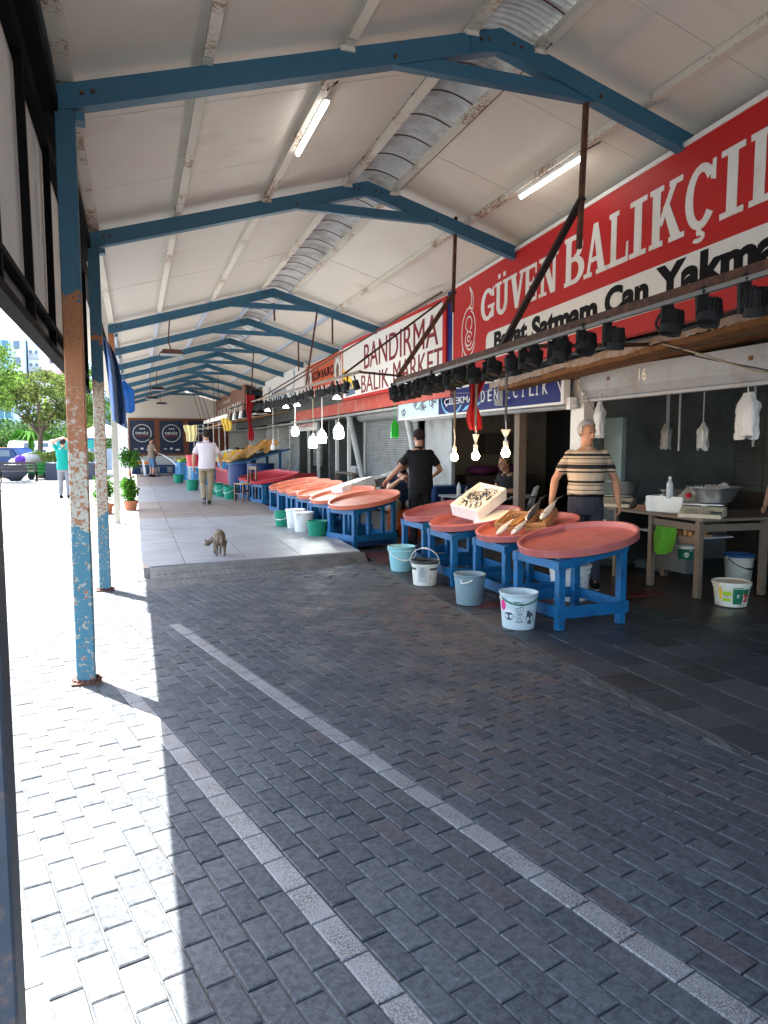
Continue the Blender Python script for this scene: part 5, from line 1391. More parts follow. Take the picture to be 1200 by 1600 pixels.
bucket('white tub with green and white printed label on the floor right of the bench', (5.33, 5.28, 0), M_cream, .165, .22, 0, None, None, lid=M_cream, prints=((R(-150), .13, .085, .04, 'rect', M_lime), (R(-150), .07, .085, .03, 'rect', M_lime), (R(-150), .10, .06, .02, 'lines', M_dkprint), (R(-112), .11, .10, .16, 'rect', M_dgreen), (R(-112), .11, .03, .03, 'ell', M_pw), (R(-80), .09, .09, .09, 'ell', mat('print_red', (.5, .05, .04), .5)), (R(-80), .15, .08, .05, 'rect', M_dgreen), (R(-172), .13, .03, .12, 'rect', M_yellow)))
bucket('white bucket with a blue rim in the dark behind the right bench leg', (6.45, 6.3, 0), M_cream, .16, .29, 0, mat('rim_blue', (.04, .12, .3), .5), 'down', M_cable)
bucket('white bucket lying cut off at the right edge of the view', (6.0, 5.1, 0), M_whb, .12, .2, 0, None, None)
bucket('small dark green printed tub hanging under the bench with a green cloth', (5.38, 5.95, .34), M_dgreen, .085, .14, 0, M_cream, 'up', M_cableb, prints=((R(-125), .05, .06, .05, 'ell', M_pw), (R(-95), .09, .05, .02, 'lines', M_pw)))
bk3 = bucket('green bucket, nearest of the four in front of the salmon trays', (2.66, 10.85, PZ), M_grn, .165, .235, R(-70), None, None)
g = B_(); tube(g, [(-.17, -.02, .20), (-.178, -.04, .13), (-.165, -.06, .10), (-.150, -.075, .12)], .006, 6); o = obj('handle', g, M_white); o.parent = bk3
bucket('tall white bucket with a white lid, nearer of the two white ones', (2.57, 11.45, PZ), M_whb, .165, .31, 0, None, None, lid=M_whb)
bucket('tall white bucket with a white lid, behind the other white one', (2.56, 12.0, PZ), M_whb, .165, .31, 0, None, None, lid=M_whb)
bucket('green bucket with a white handle behind the two white ones', (2.42, 12.35, PZ), M_grn, .165, .26, R(-40), None, 'down', M_white)
for i, (x, y, lab) in enumerate(((2.38, 19.3, 'green bucket beside the wooden chair, nearest of the far row'), (2.26, 20.3, 'green bucket with a white handle, middle of the far row'), (2.20, 21.3, 'green bucket at the back of the far row beside the walking man'), (1.70, 23.5, 'green bucket left of the walking man under a blue stall'), (1.55, 28.5, 'small green bucket near the far blue stalls'))):
    bucket(lab, (x, y, PZ), M_grn, .2, .33, R(-60), None, 'down' if i < 3 else None, M_white)

# ================================================================== BENCH OF SHOP 16
be = thing('work_bench', 'old wooden work bench with splayed legs in front of shop 16', 'bench', (0, 0, 0))
g = B_(); prism(g, [(5.30, 6.86), (5.16, 6.80), (5.18, 5.52), (6.6, 5.40), (6.6, 6.25), (5.9, 6.3), (5.86, 6.86)], 'z', .775, .80); fixn(g); obj('bench_top', g, M_oldwood, be)
for (x, y) in ((5.26, 6.33), (5.24, 5.62), (5.98, 5.54), (6.5, 5.5), (5.8, 6.75)):
    g = B_(); box(g, (x - .03, y - .03, 0), (x + .03, y + .03, .775), bev=.003); obj('leg', g, M_oldwood, be)
for (a, b) in (((5.24, 5.65, .70), (5.26, 6.30, .70)), ((5.27, 5.60, .70), (6.5, 5.52, .70)), ((5.24, 5.65, .56), (5.26, 6.30, .56))):
    g = B_(); beam(g, a, b, .025, .07); obj('rail', g, M_oldwood, be)
g = B_(); box(g, (5.28, 5.7, .575), (5.75, 6.6, .59)); obj('shelf', g, M_pvc, be)
g = B_()
for k in range(9): box(g, (5.30, 5.72 + k * .07, .592), (5.5, 5.77 + k * .07, .61 + .03 * (k % 3)))
o = obj('knife_bundle', g, M_crate); tag(o, 'row of small wooden boards on the shelf under the bench', 'boards')
cb = thing('cabinet', 'dark cabinet with a metal pull between the striped shirt man and the bench', 'cabinet', (0, 0, 0))
g = B_(); box(g, (5.24, 6.92, .18), (5.7, 7.50, .775), bev=.004); obj('cabinet_body', g, mat('cabinet_black', (.018, .022, .024), .45, .3, 5), cb)
g = B_(); box(g, (5.20, 6.88, .775), (5.75, 7.52, .80)); obj('cabinet_top', g, M_oldwood, cb)
g = B_(); box(g, (5.215, 6.89, .0), (5.25, 6.93, .775)); obj('timber_edge', g, M_oldwood, cb)
g = B_(); tube(g, [(5.235, 7.28, .62), (5.215, 7.27, .60), (5.215, 7.14, .60), (5.235, 7.13, .62)], .007, 6); box(g, (5.232, 7.10, .60), (5.239, 7.30, .64)); obj('pull', g, M_alu, cb)
for yy in (6.95, 7.45):
    g = B_(); lathe(g, [(0, 0), (.035, 0), (.035, .17), (0, .17)], 12, (5.30, yy, 0)); obj('foot', g, M_white, cb)
def scale_(label, x, y, rz):
    t = thing('weighing_scale', label, 'scale', (x, y, .80), rz)
    g = B_(); prism(g, [(-.19, 0), (.19, 0), (.19, .09), (.06, .10), (-.19, .035)], 'x', -.20, .20); fixn(g)
    bmesh.ops.bevel(g, geom=g.edges[:], offset=.008, segments=2, affect='EDGES'); obj('scale_body', g, M_plc, t)
    g = B_()
    for i in range(9):
        for j in range(4):
            yy = -.175 + j * .04; xx = -.15 + i * .030; zz = .036 + (yy + .19) / .25 * .065
            box(g, (xx, yy, zz + .001), (xx + .022, yy + .026, zz + .006))
    obj('keypad', g, mat('keys_grey', (.20, .18, .14), .6, .3, 30), t)
    g = B_(); box(g, (.10, -.172, .045), (.19, -.10, .065)); obj('display', g, M_dkin, t)
    g = B_(); box(g, (-.19, .0, .115), (.19, .28, .128), bev=.004); box(g, (-.03, .1, .09), (.03, .16, .116)); obj('weighing_plate', g, M_alu, t)
    return t
scale_('cream weighing scale in front of the right bowl on the bench', 5.36, 5.72, R(-52))
scale_('cream weighing scale with brown keypad on the cabinet under the left bowl', 5.36, 7.10, R(-50))
def bowl(label, x, y, z, r=.2, h=.14):
    g = B_(); lathe(g, [(0, 0), (r * .62, 0), (r * .68, .008), (r * .93, h * .9), (r, h), (r + .012, h + .003), (r + .012, h - .002), (r * .96, h - .006), (r * .64, .012), (0, .008)], 40)
    o = obj('metal_bowl', g, M_alu, smooth=True); o.location = (x, y, z); tag(o, label, 'bowl'); return o
bowl('aluminium bowl on the left scale above the cabinet', 5.55, 7.20, .935, .20, .15)
bowl('wide aluminium bowl on the right scale', 5.55, 5.78, .935, .25, .16)
bowl('shallow grey metal pan in the styrofoam box on the bench', 5.62, 6.35, .93, .20, .10)
sfb = foam_box('white styrofoam box on the bench holding a pan and bottles', .42, .30, .17); sfb.location = (5.48, 6.32, .80); sfb.rotation_euler = (0, 0, R(-68))
def bottle(label, x, y, z, rx=0, ry=0, rz=0):
    t = thing('water_bottle', label, 'bottle', (x, y, z)); t.rotation_euler = (rx, ry, rz)
    g = B_(); lathe(g, [(0, 0), (.032, 0), (.035, .01), (.033, .05), (.035, .09), (.033, .13), (.035, .15), (.015, .20), (.013, .215), (0, .215)], 18); obj('bottle_body', g, m_bottle, t, smooth=True)
    g = B_(); lathe(g, [(.016, .205), (.016, .232), (0, .232)], 12); obj('cap', g, M_white, t)
m_bottle, tt, bb = newmat('clear_plastic'); bb.inputs['Base Color'].default_value = (.8, .85, .87, 1); bb.inputs['Roughness'].default_value = .15; bb.inputs['Transmission Weight'].default_value = .6
bottle('clear bottle with white cap standing in the styrofoam box on the bench', 5.38, 6.22, .95)
bottle('clear bottle lying against the left side of the styrofoam box', 5.36, 6.56, .86, R(60), 0, R(20))
g = B_(); rgn = random.Random(3)
for k in range(16):
    x = 5.5 + .012 * k; y = 6.12 - .022 * k + rgn.uniform(-.01, .01)
    beam(g, (x - .06, y, .93 + .003 * k), (x + .03, y - .05, 1.03 + rgn.uniform(0, .03) + .003 * k), .12, .004, (.5, .8, .4))
o = obj('newspapers', g, mat('newsprint', (.42, .38, .33), .8, .5, 30)); tag(o, 'bundle of old newspapers leaning between the pan and the right bowl', 'newspapers')
g = B_(); box(g, (0, 0, 0), (.20, .11, .03)); box(g, (.02, .01, .032), (.19, .10, .06)); o = obj('wood_blocks', g, m_wood('block_wood', (.22, .10, .05))); o.location = (5.22, 6.58, .80); o.rotation_euler = (0, 0, R(-60)); tag(o, 'small brown wooden blocks at the near corner of the bench', 'blocks')
g = B_(); lathe(g, [(0, 0), (.025, .005), (.03, .04), (0, .05)], 10); box(g, (-.01, 0, 0), (.08, .02, .03)); o = obj('plastic_scrap', g, M_flag); o.location = (5.45, 6.02, .97); tag(o, 'small red plastic piece beside the newspapers', 'plastic piece')
g = B_()
sheet(g, lambda a, b: Vector(((a - .5) * (.24 + .05 * math.sin(b * 3)), .022 * math.sin(a * 9 + b * 2) - .03 * (b - .5), -.26 * b - .03 * math.sin(a * 4) * b)), 24, 12, thick=.005)
o = obj('green_cloth', g, mat('green_cloth', (.08, .30, .02), .85, .3, 12), smooth=True); o.location = (5.18, 6.04, .67); o.rotation_euler = (0, 0, R(-78)); tag(o, 'green towel hanging over the bench rail', 'towel')
g = B_(); box(g, (5.9, 6.9, 0), (6.3, 7.4, .85)); box(g, (5.7, 6.3, .1), (5.9, 6.8, .5)); o = obj('dark_box', g, mat('grey_tub', (.10, .11, .11), .5, .3, 5)); tag(o, 'dim grey tubs in the dark under the bench', 'tubs')

# ================================================================== INTERIOR FURNITURE
def plastic_chair(label, x, y, rz, m):
    t = thing('plastic_chair', label, 'chair', (x, y, 0), rz)
    g = B_(); sheet(g, lambda a, b: Vector(((a - .5) * .46, (b - .5) * .44, .42 + .02 * math.cos(a * PI * 2) * .5)), 8, 8, thick=.02); obj('seat', g, m, t)
    g = B_(); sheet(g, lambda a, b: Vector(((a - .5) * (.44 - .10 * b * abs(a - .5) * 2), -.22 - .12 * b - .05 * (1 - (2 * a - 1) ** 2), .42 + .42 * b - .05 * b * (2 * a - 1) ** 2)), 10, 8, thick=.02); obj('backrest', g, m, t)
    for s in (-1, 1):
        g = B_(); tube(g, [(s * .22, -.28, .66), (s * .26, -.1, .665), (s * .27, .12, .66), (s * .26, .2, .62), (s * .25, .21, .42)], .022, 8, flat=1.4); obj('armrest', g, m, t)
        for q in (-1, 1):
            g = B_(); tube(g, [(s * .22, q * .2, .42), (s * .26, q * .24, 0)], .022, 8); obj('leg', g, m, t)
    return t
plastic_chair('cream plastic armchair holding the seated man in black', 6.10, 10.75, R(70), mat('chair_cream', (.36, .37, .31), .5, .1, 6))
def wood_chair(label, x, y, z, rz):
    t = thing('wooden_chair', label, 'chair', (x, y, z), rz)
    for (a, b, h) in ((-.19, -.18, .44), (.19, -.18, .44), (-.18, .19, .90), (.18, .19, .90)):
        g = B_(); beam(g, (a, b, 0), (a, b + (.04 if h > .5 else 0), h), .036, .036, (0, 1, 0)); obj('leg', g, M_chairw, t)
    g = B_(); box(g, (-.21, -.21, .43), (.21, .20, .455), bev=.006); obj('seat', g, m_wood('cane_seat', (.40, .26, .11)), t)
    g = B_(); beam(g, (-.17, .225, .84), (.17, .225, .84), .02, .09); beam(g, (0, .215, .48), (0, .222, .80), .012, .09, (0, 1, 0)); obj('backrest', g, M_chairw, t)
    for (p, q) in (((-.19, -.18, .2), (.19, -.18, .2)), ((-.19, -.18, .26), (-.18, .2, .26)), ((.19, -.18, .26), (.18, .2, .26))):
        g = B_(); beam(g, p, q, .02, .025); obj('stretcher', g, M_chairw, t)
    return t
wood_chair('dark wooden chair with a cane seat standing before the red trays', 2.62, 18.35, PZ, R(-65))
pc = thing('orange_crate', 'orange slatted plastic crate under the seated man in the blue shirt', 'crate', (4.30, 11.35, 0), R(15))
for (a, b) in (((-.2, -.2), (.2, -.2)), ((.2, -.2), (.2, .2)), ((.2, .2), (-.2, .2)), ((-.2, .2), (-.2, -.2))):
    for k in range(5):
        g = B_(); p = Vector((*a, 0)).lerp(Vector((*b, 0)), k / 5 + .08); q = Vector((*a, 0)).lerp(Vector((*b, 0)), k / 5 + .16)
        beam(g, p + Vector((0, 0, 0)), p + Vector((0, 0, .44)), .035, .012, (b[0] - a[0], b[1] - a[1], 0) if False else (1, 1, 0)); obj('slat', g, M_orangep, pc)
    g = B_()
    for z in (.02, .22, .43): beam(g, (*a, z), (*b, z), .014, .04)
    obj('rim', g, M_orangep, pc)
g = B_(); box(g, (-.2, -.2, .44), (.2, .2, .455)); obj('crate_top', g, M_orangep, pc)
tb = thing('side_table', 'low table with tea things behind the man in black shirt', 'table', (5.35, 10.9, 0), R(10))
g = B_(); box(g, (-.45, -.35, .66), (.45, .35, .69)); obj('tabletop', g, M_pvc, tb)
for a in (-.4, .4):
    for b in (-.3, .3):
        g = B_(); box(g, (a - .02, b - .02, 0), (a + .02, b + .02, .66)); obj('leg', g, M_pvc, tb)
for i, (dx, dy, r, h, m) in enumerate(((-.3, -.1, .035, .22, M_bag), (-.1, 0, .04, .16, M_dkin), (.05, -.15, .05, .09, M_whb), (.2, -.05, .04, .12, M_alu), (-.2, -.2, .03, .10, M_whb), (.3, -.2, .06, .06, M_yellow))):
    g = B_(); lathe(g, [(0, 0), (r, 0), (r * 1.02, h * .6), (r * .5, h * .85), (r * .45, h), (0, h)], 14); o = obj('jar', g, m); o.location = (5.35 + dx, 10.9 + dy, .69); tag(o, 'small jars and cups on the low tea table', 'jar', 'jars on the tea table')
g = B_(); box(g, (0, 0, 0), (.75, .5, .8), bev=.03); o = obj('blue_tub', g, M_blubar); o.location = (5.0, 11.7, 0); tag(o, 'dark blue tub behind the man in black shirt', 'tub')
g = B_(); box(g, (0, 0, 0), (1.9, .7, .95), bev=.02); o = obj('counter', g, M_dkwood); o.location = (6.2, 8.6, 0); tag(o, 'dark counter behind the man in the striped shirt', 'counter')
g = B_(); ell(g, (0, 0, 0), (.35, .2, .10), 14, 8); ell(g, (.5, 0, .02), (.3, .18, .12), 14, 8); o = obj('purple_bundle', g, mat('purple_cloth', (.10, .02, .07), .8, .2, 9)); o.location = (6.3, 12.4, 1.05); tag(o, 'dull purple bundle behind the seated man in black', 'bundle')
g = B_(); box(g, (5.9, 12.2, 0), (7.4, 12.7, .95)); o = obj('low_shelf', g, M_dkwood); tag(o, 'dark low shelf under the purple bundle', 'shelf')
g = B_(); box(g, (7.9, 8.3, .9), (8.0, 9.1, 2.1)); o = obj('blue_fridge', g, mat('fridge_blue', (.02, .08, .18), .4, .3, 3)); tag(o, 'dim blue fridge panel in the room left of the striped shirt man', 'fridge')
wt = thing('work_table', 'wooden work table in the dim bay behind the lit white bulbs', 'table', (5.6, 17.9, 0), 0)
g = B_(); box(g, (-.5, -.7, .80), (.6, .9, .84)); obj('tabletop', g, M_oldwood, wt)
for a in (-.45, .55):
    for b in (-.65, .85):
        g = B_(); box(g, (a - .04, b - .04, 0), (a + .04, b + .04, .8)); obj('leg', g, M_oldwood, wt)
g = B_(); box(g, (0, 0, 0), (.5, .7, .1)); box(g, (.05, .1, .10), (.45, .6, .16)); o = obj('sack_pile', g, M_pvc); o.location = (5.3, 17.5, .84); tag(o, 'grey bundle lying on the work table in the dim bay', 'bundle')
g = B_(); sheet(g, lambda a, b: Vector((.35 * a, .06 * math.sin(a * 8) + .3 * a, -.95 * b + .08 * math.sin(a * 4 + b * 3))), 8, 12, thick=.01); o = obj('brown_coat', g, mat('coat_brown', (.13, .075, .05), .9, .3, 6), smooth=True); o.location = (6.0, 18.2, 2.1); tag(o, 'brown coat hanging in the dim bay behind the white bulbs', 'coat')

g = B_()
for z in (1.25, 1.72): box(g, (7.25, 3.2, z), (7.56, 5.3, z + .025))
o = obj('wall_shelf', g, M_dkwood); tag(o, 'two dark shelves high on the back wall at the right edge', 'shelf')
rs = random.Random(21)
for k in range(9):
    y = 3.35 + k * .21; z = 1.275 if k % 2 else 1.745; h = rs.uniform(.12, .28)
    g = B_(); box(g, (7.3, y, z), (7.5, y + rs.uniform(.10, .18), z + h), bev=.006) if k % 3 else lathe(g, [(0, 0), (.07, 0), (.07, h * .8), (.03, h), (0, h)], 14, (7.4, y + .08, z))
    o = obj('shelf_jar' if k % 3 == 0 else 'shelf_carton', g, (M_pvc, M_cream, M_wallb, M_dkin)[k % 4]); tag(o, 'small carton or jar on the dark back wall shelves', 'container', 'containers on the back wall shelves')
for k, (y, z, w_, h_, m) in enumerate(((8.9, 1.75, .34, .44, M_signw), (8.35, 1.45, .22, .30, M_cream), (5.5, 1.7, .30, .40, M_shutbox))):
    g = B_(); box(g, (7.58, y, z), (7.592, y + w_, z + h_)); o = obj('notice', g, m); tag(o, ['pale notice on the back wall left of the hanging bags', 'small cream notice low on the back wall of shop 16', 'grey notice on the back wall behind the right bowl'][k], 'notice')
g = B_()
for k in range(5): lathe(g, [(0, 0), (.13, 0), (.17, .07), (.165, .07), (.12, .01), (0, .01)], 20, (6.2, 6.55, .80 + .03 * k))
o = obj('bowl_stack', g, M_pvc, kind=None); tag(o, 'stack of grey plastic bowls behind the styrofoam box on the bench', 'bowls')

# ================================================================== FAR STALLS
g = B_(); box(g, (0, 0, 0), (.55, .5, .75), bev=.02); o = obj('red_cabinet', g, mat('red_box', (.30, .02, .02), .5, .15, 4)); o.location = (4.25, 19.6, 0); tag(o, 'dark red box standing behind the red trays', 'box')
for i, (x, y, lab) in enumerate(((3.55, 21.6, 'big dark blue barrel behind the red trays, right one'), (3.05, 22.1, 'big dark blue barrel behind the wooden chair, left one'))):
    g = B_(); lathe(g, [(0, 0), (.36, 0), (.38, .05), (.40, .45), (.41, .92), (.42, .96), (.41, 1.0), (0, .97)], 26); o = obj('barrel', g, M_blubar, smooth=False); o.location = (x, y, 0); tag(o, lab, 'barrel')
dp = thing('display_rack', 'tilted blue board carrying wooden fish crates above the barrels', 'display', (0, 0, 0))
def dpt(a, b): return Vector((2.75 + 1.75 * a, 22.4 + 2.6 * b, .93 + .50 * a))
g = B_(); beam(g, dpt(0, -.05) + Vector((0, 0, -.03)), dpt(1.05, -.05) + Vector((0, 0, -.03)), .08, .05); sheet(g, lambda a, b: dpt(a, b) + Vector((0, 0, -.02)), 1, 1, thick=.03); obj('board', g, M_tblue, dp)
g = B_()
for a in (.1, .9):
    for b in (.05, .95): p = dpt(a, b); box(g, (p.x - .04, p.y - .04, 0), (p.x + .04, p.y + .04, p.z - .05))
obj('stand', g, M_tblue, dp)
src = None; k = 0
for b in range(5):
    for a in range(3):
        if src is None:
            src = slat_crate('wooden fish crate on the tilted board above the barrels', .52, .44, .09, 'wooden_crate', 'wooden crates on the tilted far display', mat('yellow_crate_wood', (.62, .34, .09), .6, .3, 9)); o = src
        else: o = dup(src)
        p = dpt(.12 + a * .32, .08 + b * .2); o.location = p + Vector((0, 0, .12 + rnd.uniform(0, .10))); o.rotation_euler = (rnd.uniform(-.05, .05), R(-31) + rnd.uniform(-.14, .08), rnd.uniform(-.2, .2))
        g = B_()
        for q in range(7): 
            ell(g, (-.17 + .055 * q, rnd.uniform(-.03, .03), .04), (.022, .15, .022), 8, 5, Matrix.Rotation(rnd.uniform(-.2, .2), 3, 'Z'))
        f = obj('fish_row', g, (M_fish, M_belly, mat('orange_fish', (.62, .22, .06), .4, .2, 9))[k % 3], None, kind='stuff'); f.location = o.location; f.rotation_euler = o.rotation_euler; f['label'] = 'rows of fish lying in the far wooden crates'; f['category'] = 'fish'; f['group'] = 'fish rows in the far crates'; k += 1
for i, (x, y, z) in enumerate(((2.75, 23.6, 1.10), (2.95, 23.2, 1.14), (2.55, 26.5, 1.15))):
    g = B_(); beam(g, (0, 0, 0), (.02, .05, .26), .10, .006, (0, 1, 0)); o = obj('price_card', g, M_yellow if i < 2 else M_lime); o.location = (x, y, z - .03); tag(o, ['yellow price card, left of the pair on the far fish display', 'yellow price card, right of the pair on the far fish display', 'lime price card beyond the walking man on the far stall'][i], 'price card')
# pink and blue slatted stall bases
def stall(label, x0, x1, y0, y1, z, m, m2, nslat, name='market_stall', slope=.12):
    t = thing(name, label, 'stall', (x0, y0, 0)); W = x1 - x0; L = y1 - y0
    g = B_(); prism(g, [(0, z - .08), (W, z - .08 + slope), (W, z + slope), (0, z)], 'y', 0, L); fixn(g); obj('stall_top', g, m2, t)
    for k in range(nslat):
        g = B_(); yy = L * k / nslat; box(g, (.02, yy, 0), (.10, yy + L / nslat * .55, z - .08)); obj('slat', g, m, t)
    for k in range(5):
        g = B_(); xx = .12 + (W - .2) * k / 5; box(g, (xx, .01, .0), (xx + W / 9, .06, z - .09)); obj('slat', g, m, t)
    g = B_(); box(g, (0, .0, .25), (.018, L, .33)); box(g, (W - .1, 0, 0), (W, L, z - .1)); obj('rail', g, m, t)
    return t
M_pinkp = mat('pink_red_paint', (.36, .035, .055), .5, .2, 6); M_ltbl = mat('light_blue_paint', (.05, .22, .42), .45, .2, 6)
stall('red slatted stall base behind the green buckets', 2.65, 3.9, 22.3, 25.9, .80, M_pinkp, M_pinkp, 12)
stall('blue slatted vegetable stall beyond the walking man', 1.95, 3.4, 26.8, 30.5, .82, M_ltbl, M_trayr, 12)
stall('blue stall farther on beside the man with the hose', 1.75, 3.4, 31.2, 35.5, .82, M_ltbl, M_ltbl, 12)
stall('low dark blue stall with produce boxes under the posters', -.25, 3.2, 38.8, 39.9, .55, mat('stall_navy', (.01, .035, .11), .5, .3, 5), mat('stall_navy', (.01, .035, .11)), 14, slope=.0)
for i in range(3):
    g = B_(); box(g, (0, 0, 0), (.55, .45, .13), bev=.01); o = obj('blue_box', g, M_ltbl); o.location = (2.5 + .05 * i, 22.2 + i * .9, .82 + .02 * i); o.rotation_euler = (0, R(-8), 0); tag(o, 'light blue flat fish box on the red slatted stall', 'box', 'light blue boxes on the red stall')
g = B_(); box(g, (0, 0, 0), (.9, .7, .22), bev=.02); o = obj('yellow_box', g, M_yellow); o.location = (2.75, 25.2, .88); o.rotation_euler = (0, R(-10), 0); tag(o, 'yellow plastic box on the far red stall', 'box')
lbx = foam_box('pale styrofoam boxes on the far stall right of the walking man', 1.2, .8, .3); lbx.location = (2.9, 27.2, .98); lbx.rotation_euler = (0, R(-12), R(8))
g = B_(); lathe(g, [(0, 0), (.26, 0), (.34, .38), (.30, .37), (.24, .03), (0, .03)], 24); o = obj('pink_tub', g, M_trayr); o.location = (1.95, 25.2, .72 + PZ); tag(o, 'pink tub beside the left hand of the walking man', 'tub')
ms = thing('metal_stool', 'thin legged metal stool under the pink tub', 'stool', (1.95, 25.2, PZ))
g = B_(); box(g, (-.25, -.25, .68), (.25, .25, .715)); obj('seat', g, M_whb, ms)
for a in (-.22, .22):
    for b in (-.22, .22):
        g = B_(); box(g, (a - .018, b - .018, 0), (a + .018, b + .018, .68)); obj('leg', g, M_alu, ms)
def pile(label, x0, x1, y0, y1, z, sl, cols_, n, r, name='produce_pile', seed=0, cat='produce'):
    rg = random.Random(seed); g = B_()
    for k in range(n):
        a, b = rg.random(), rg.random(); ci = min(len(cols_) - 1, int((b + rg.uniform(-.08, .08)) * len(cols_))) if len(cols_) > 1 else 0
        ci = max(0, ci)
        s_ = r * rg.uniform(.7, 1.3); bmesh.ops.create_icosphere(g, subdivisions=1, radius=s_, matrix=Matrix.Translation((x0 + (x1 - x0) * a, y0 + (y1 - y0) * b, z + sl * a + rg.uniform(-.02, .05))))
        for f in g.faces[-20:]: f.material_index = ci
    g.faces.ensure_lookup_table()
    o = obj(name, g, cols_, None, smooth=True, kind='stuff'); return tag(o, label, cat)
C_o = mat('produce_orange', (.70, .20, .03), .5, .2, 9); C_g = mat('produce_green', (.10, .26, .03), .6, .3, 9); C_y = mat('produce_yellow', (.66, .50, .08), .5, .2, 9); C_r = mat('produce_red', (.52, .04, .02), .45, .2, 9); C_p = mat('produce_pink', (.60, .25, .20), .5, .2, 9)
pile('mixed vegetables heaped on the blue stall beyond the walking man', 2.0, 3.2, 26.9, 30.4, .88, .12, [C_o, C_y, C_g, C_o, C_g], 300, .06, seed=1)
pile('green leaves and vegetables heaped on the farthest blue stall', 1.8, 3.2, 31.3, 35.2, .88, .14, [C_g, C_y, C_g, C_p], 300, .075, seed=2)
pile('orange and red fruit in boxes under the first dark poster', .0, 1.0, 38.8, 39.4, .66, .0, [C_o, C_r, C_y], 130, .06, seed=3)
pile('orange fruit heap beside the white stool', -.35, .0, 38.2, 38.8, .72, .0, [C_o], 40, .08, seed=4)
ws = thing('white_stool', 'white plastic stool standing in the sun near the posters', 'stool', (.10, 36.0, PZ))
g = B_(); box(g, (-.3, -.25, .70), (.3, .25, .76), bev=.02); obj('seat', g, M_whb, ws)
for a in (-.25, .25):
    for b in (-.2, .2):
        g = B_(); beam(g, (a, b, .7), (a * 1.3, b * 1.3, 0), .09, .04, (0, 1, 0)); obj('leg', g, M_whb, ws)
tc_ = thing('traffic_cone', 'orange traffic cone by the white pillars in the sun', 'cone', (-.18, 25.5, PZ))
g = B_(); lathe(g, [(.02, .62), (.11, .03), (.20, .03), (.20, 0), (0, 0)], 20); obj('cone_body', g, M_orangep, tc_)
g = B_(); lathe(g, [(.062, .40), (.085, .26)], 20); obj('white_band', g, M_white, tc_)

# ================================================================== PLANTS IN POTS
M_lf = m_leaf('leaf_green', (.035, .12, .015), (.10, .26, .03)); M_lfd = m_leaf('leaf_dark', (.025, .07, .018), (.09, .17, .03)); M_stem = mat('bark', (.09, .065, .045), .9, .3, 14, bmp=.5)
def leaf(g, p, s, rg, up=.3):
    n = Vector((rg.gauss(0, 1), rg.gauss(0, 1), rg.gauss(up, 1))).normalized(); a = n.orthogonal().normalized(); a.rotate(Matrix.Rotation(rg.uniform(0, 6.28), 3, n)); b = n.cross(a)
    P = [p, p + a * s * .5 + b * s * .3 + n * s * .06, p + a * s, p + a * s * .5 - b * s * .3 + n * s * .06]
    vs = [g.verts.new(q) for q in P]; g.faces.new((vs[0], vs[1], vs[2])); g.faces.new((vs[0], vs[2], vs[3]))
def clump(g, c, r, n, s, rg, flat=1.0):
    for _ in range(n):
        d = Vector((rg.gauss(0, 1), rg.gauss(0, 1), rg.gauss(0, 1))).normalized() * (rg.random() ** .45) * r; d.z *= flat
        leaf(g, Vector(c) + d, s * rg.uniform(.6, 1.3), rg)
def potted(label, x, y, heads, potr=.17, seed=0, stemh=1.0):
    rg = random.Random(seed); t = thing('potted_plant', label, 'plant', (x, y, 0)); t.scale = (.82, .82, .9)
    g = B_(); lathe(g, [(0, 0), (potr * .68, 0), (potr, .30), (potr * 1.12, .30), (potr * 1.12, .36), (potr * .95, .36), (potr * .9, .32), (0, .32)], 22); obj('pot', g, M_terra, t)
    g = B_(); tube(g, [(0, 0, .3), (.02, 0, stemh * .6), (0, .01, stemh)], [.02, .017, .012], 7); 
    for (dx, dz, r) in heads: tube(g, [(0, 0, dz * .7), (dx, 0, dz)], .009, 5)
    obj('stem', g, M_stem, t)
    g = B_()
    for (dx, dz, r) in heads:
        for q in range(7):
            c = (dx + rg.uniform(-.5, .5) * r, rg.uniform(-.5, .5) * r, dz + rg.uniform(-.5, .5) * r); clump(g, c, r * .62, 85, .085, rg)
    obj('foliage', g, M_lf, t)
potted('tall potted shrub with two leafy heads just right of the second pillar', -.12, 16.6, ((.02, 1.38, .26), (-.05, .80, .22), (.02, .52, .2)), .17, 1, 1.3)
potted('bushy low shrub in a terracotta pot between the two pillars', -.62, 15.9, ((0, .78, .24), (-.08, .55, .24)), .19, 2, .75)

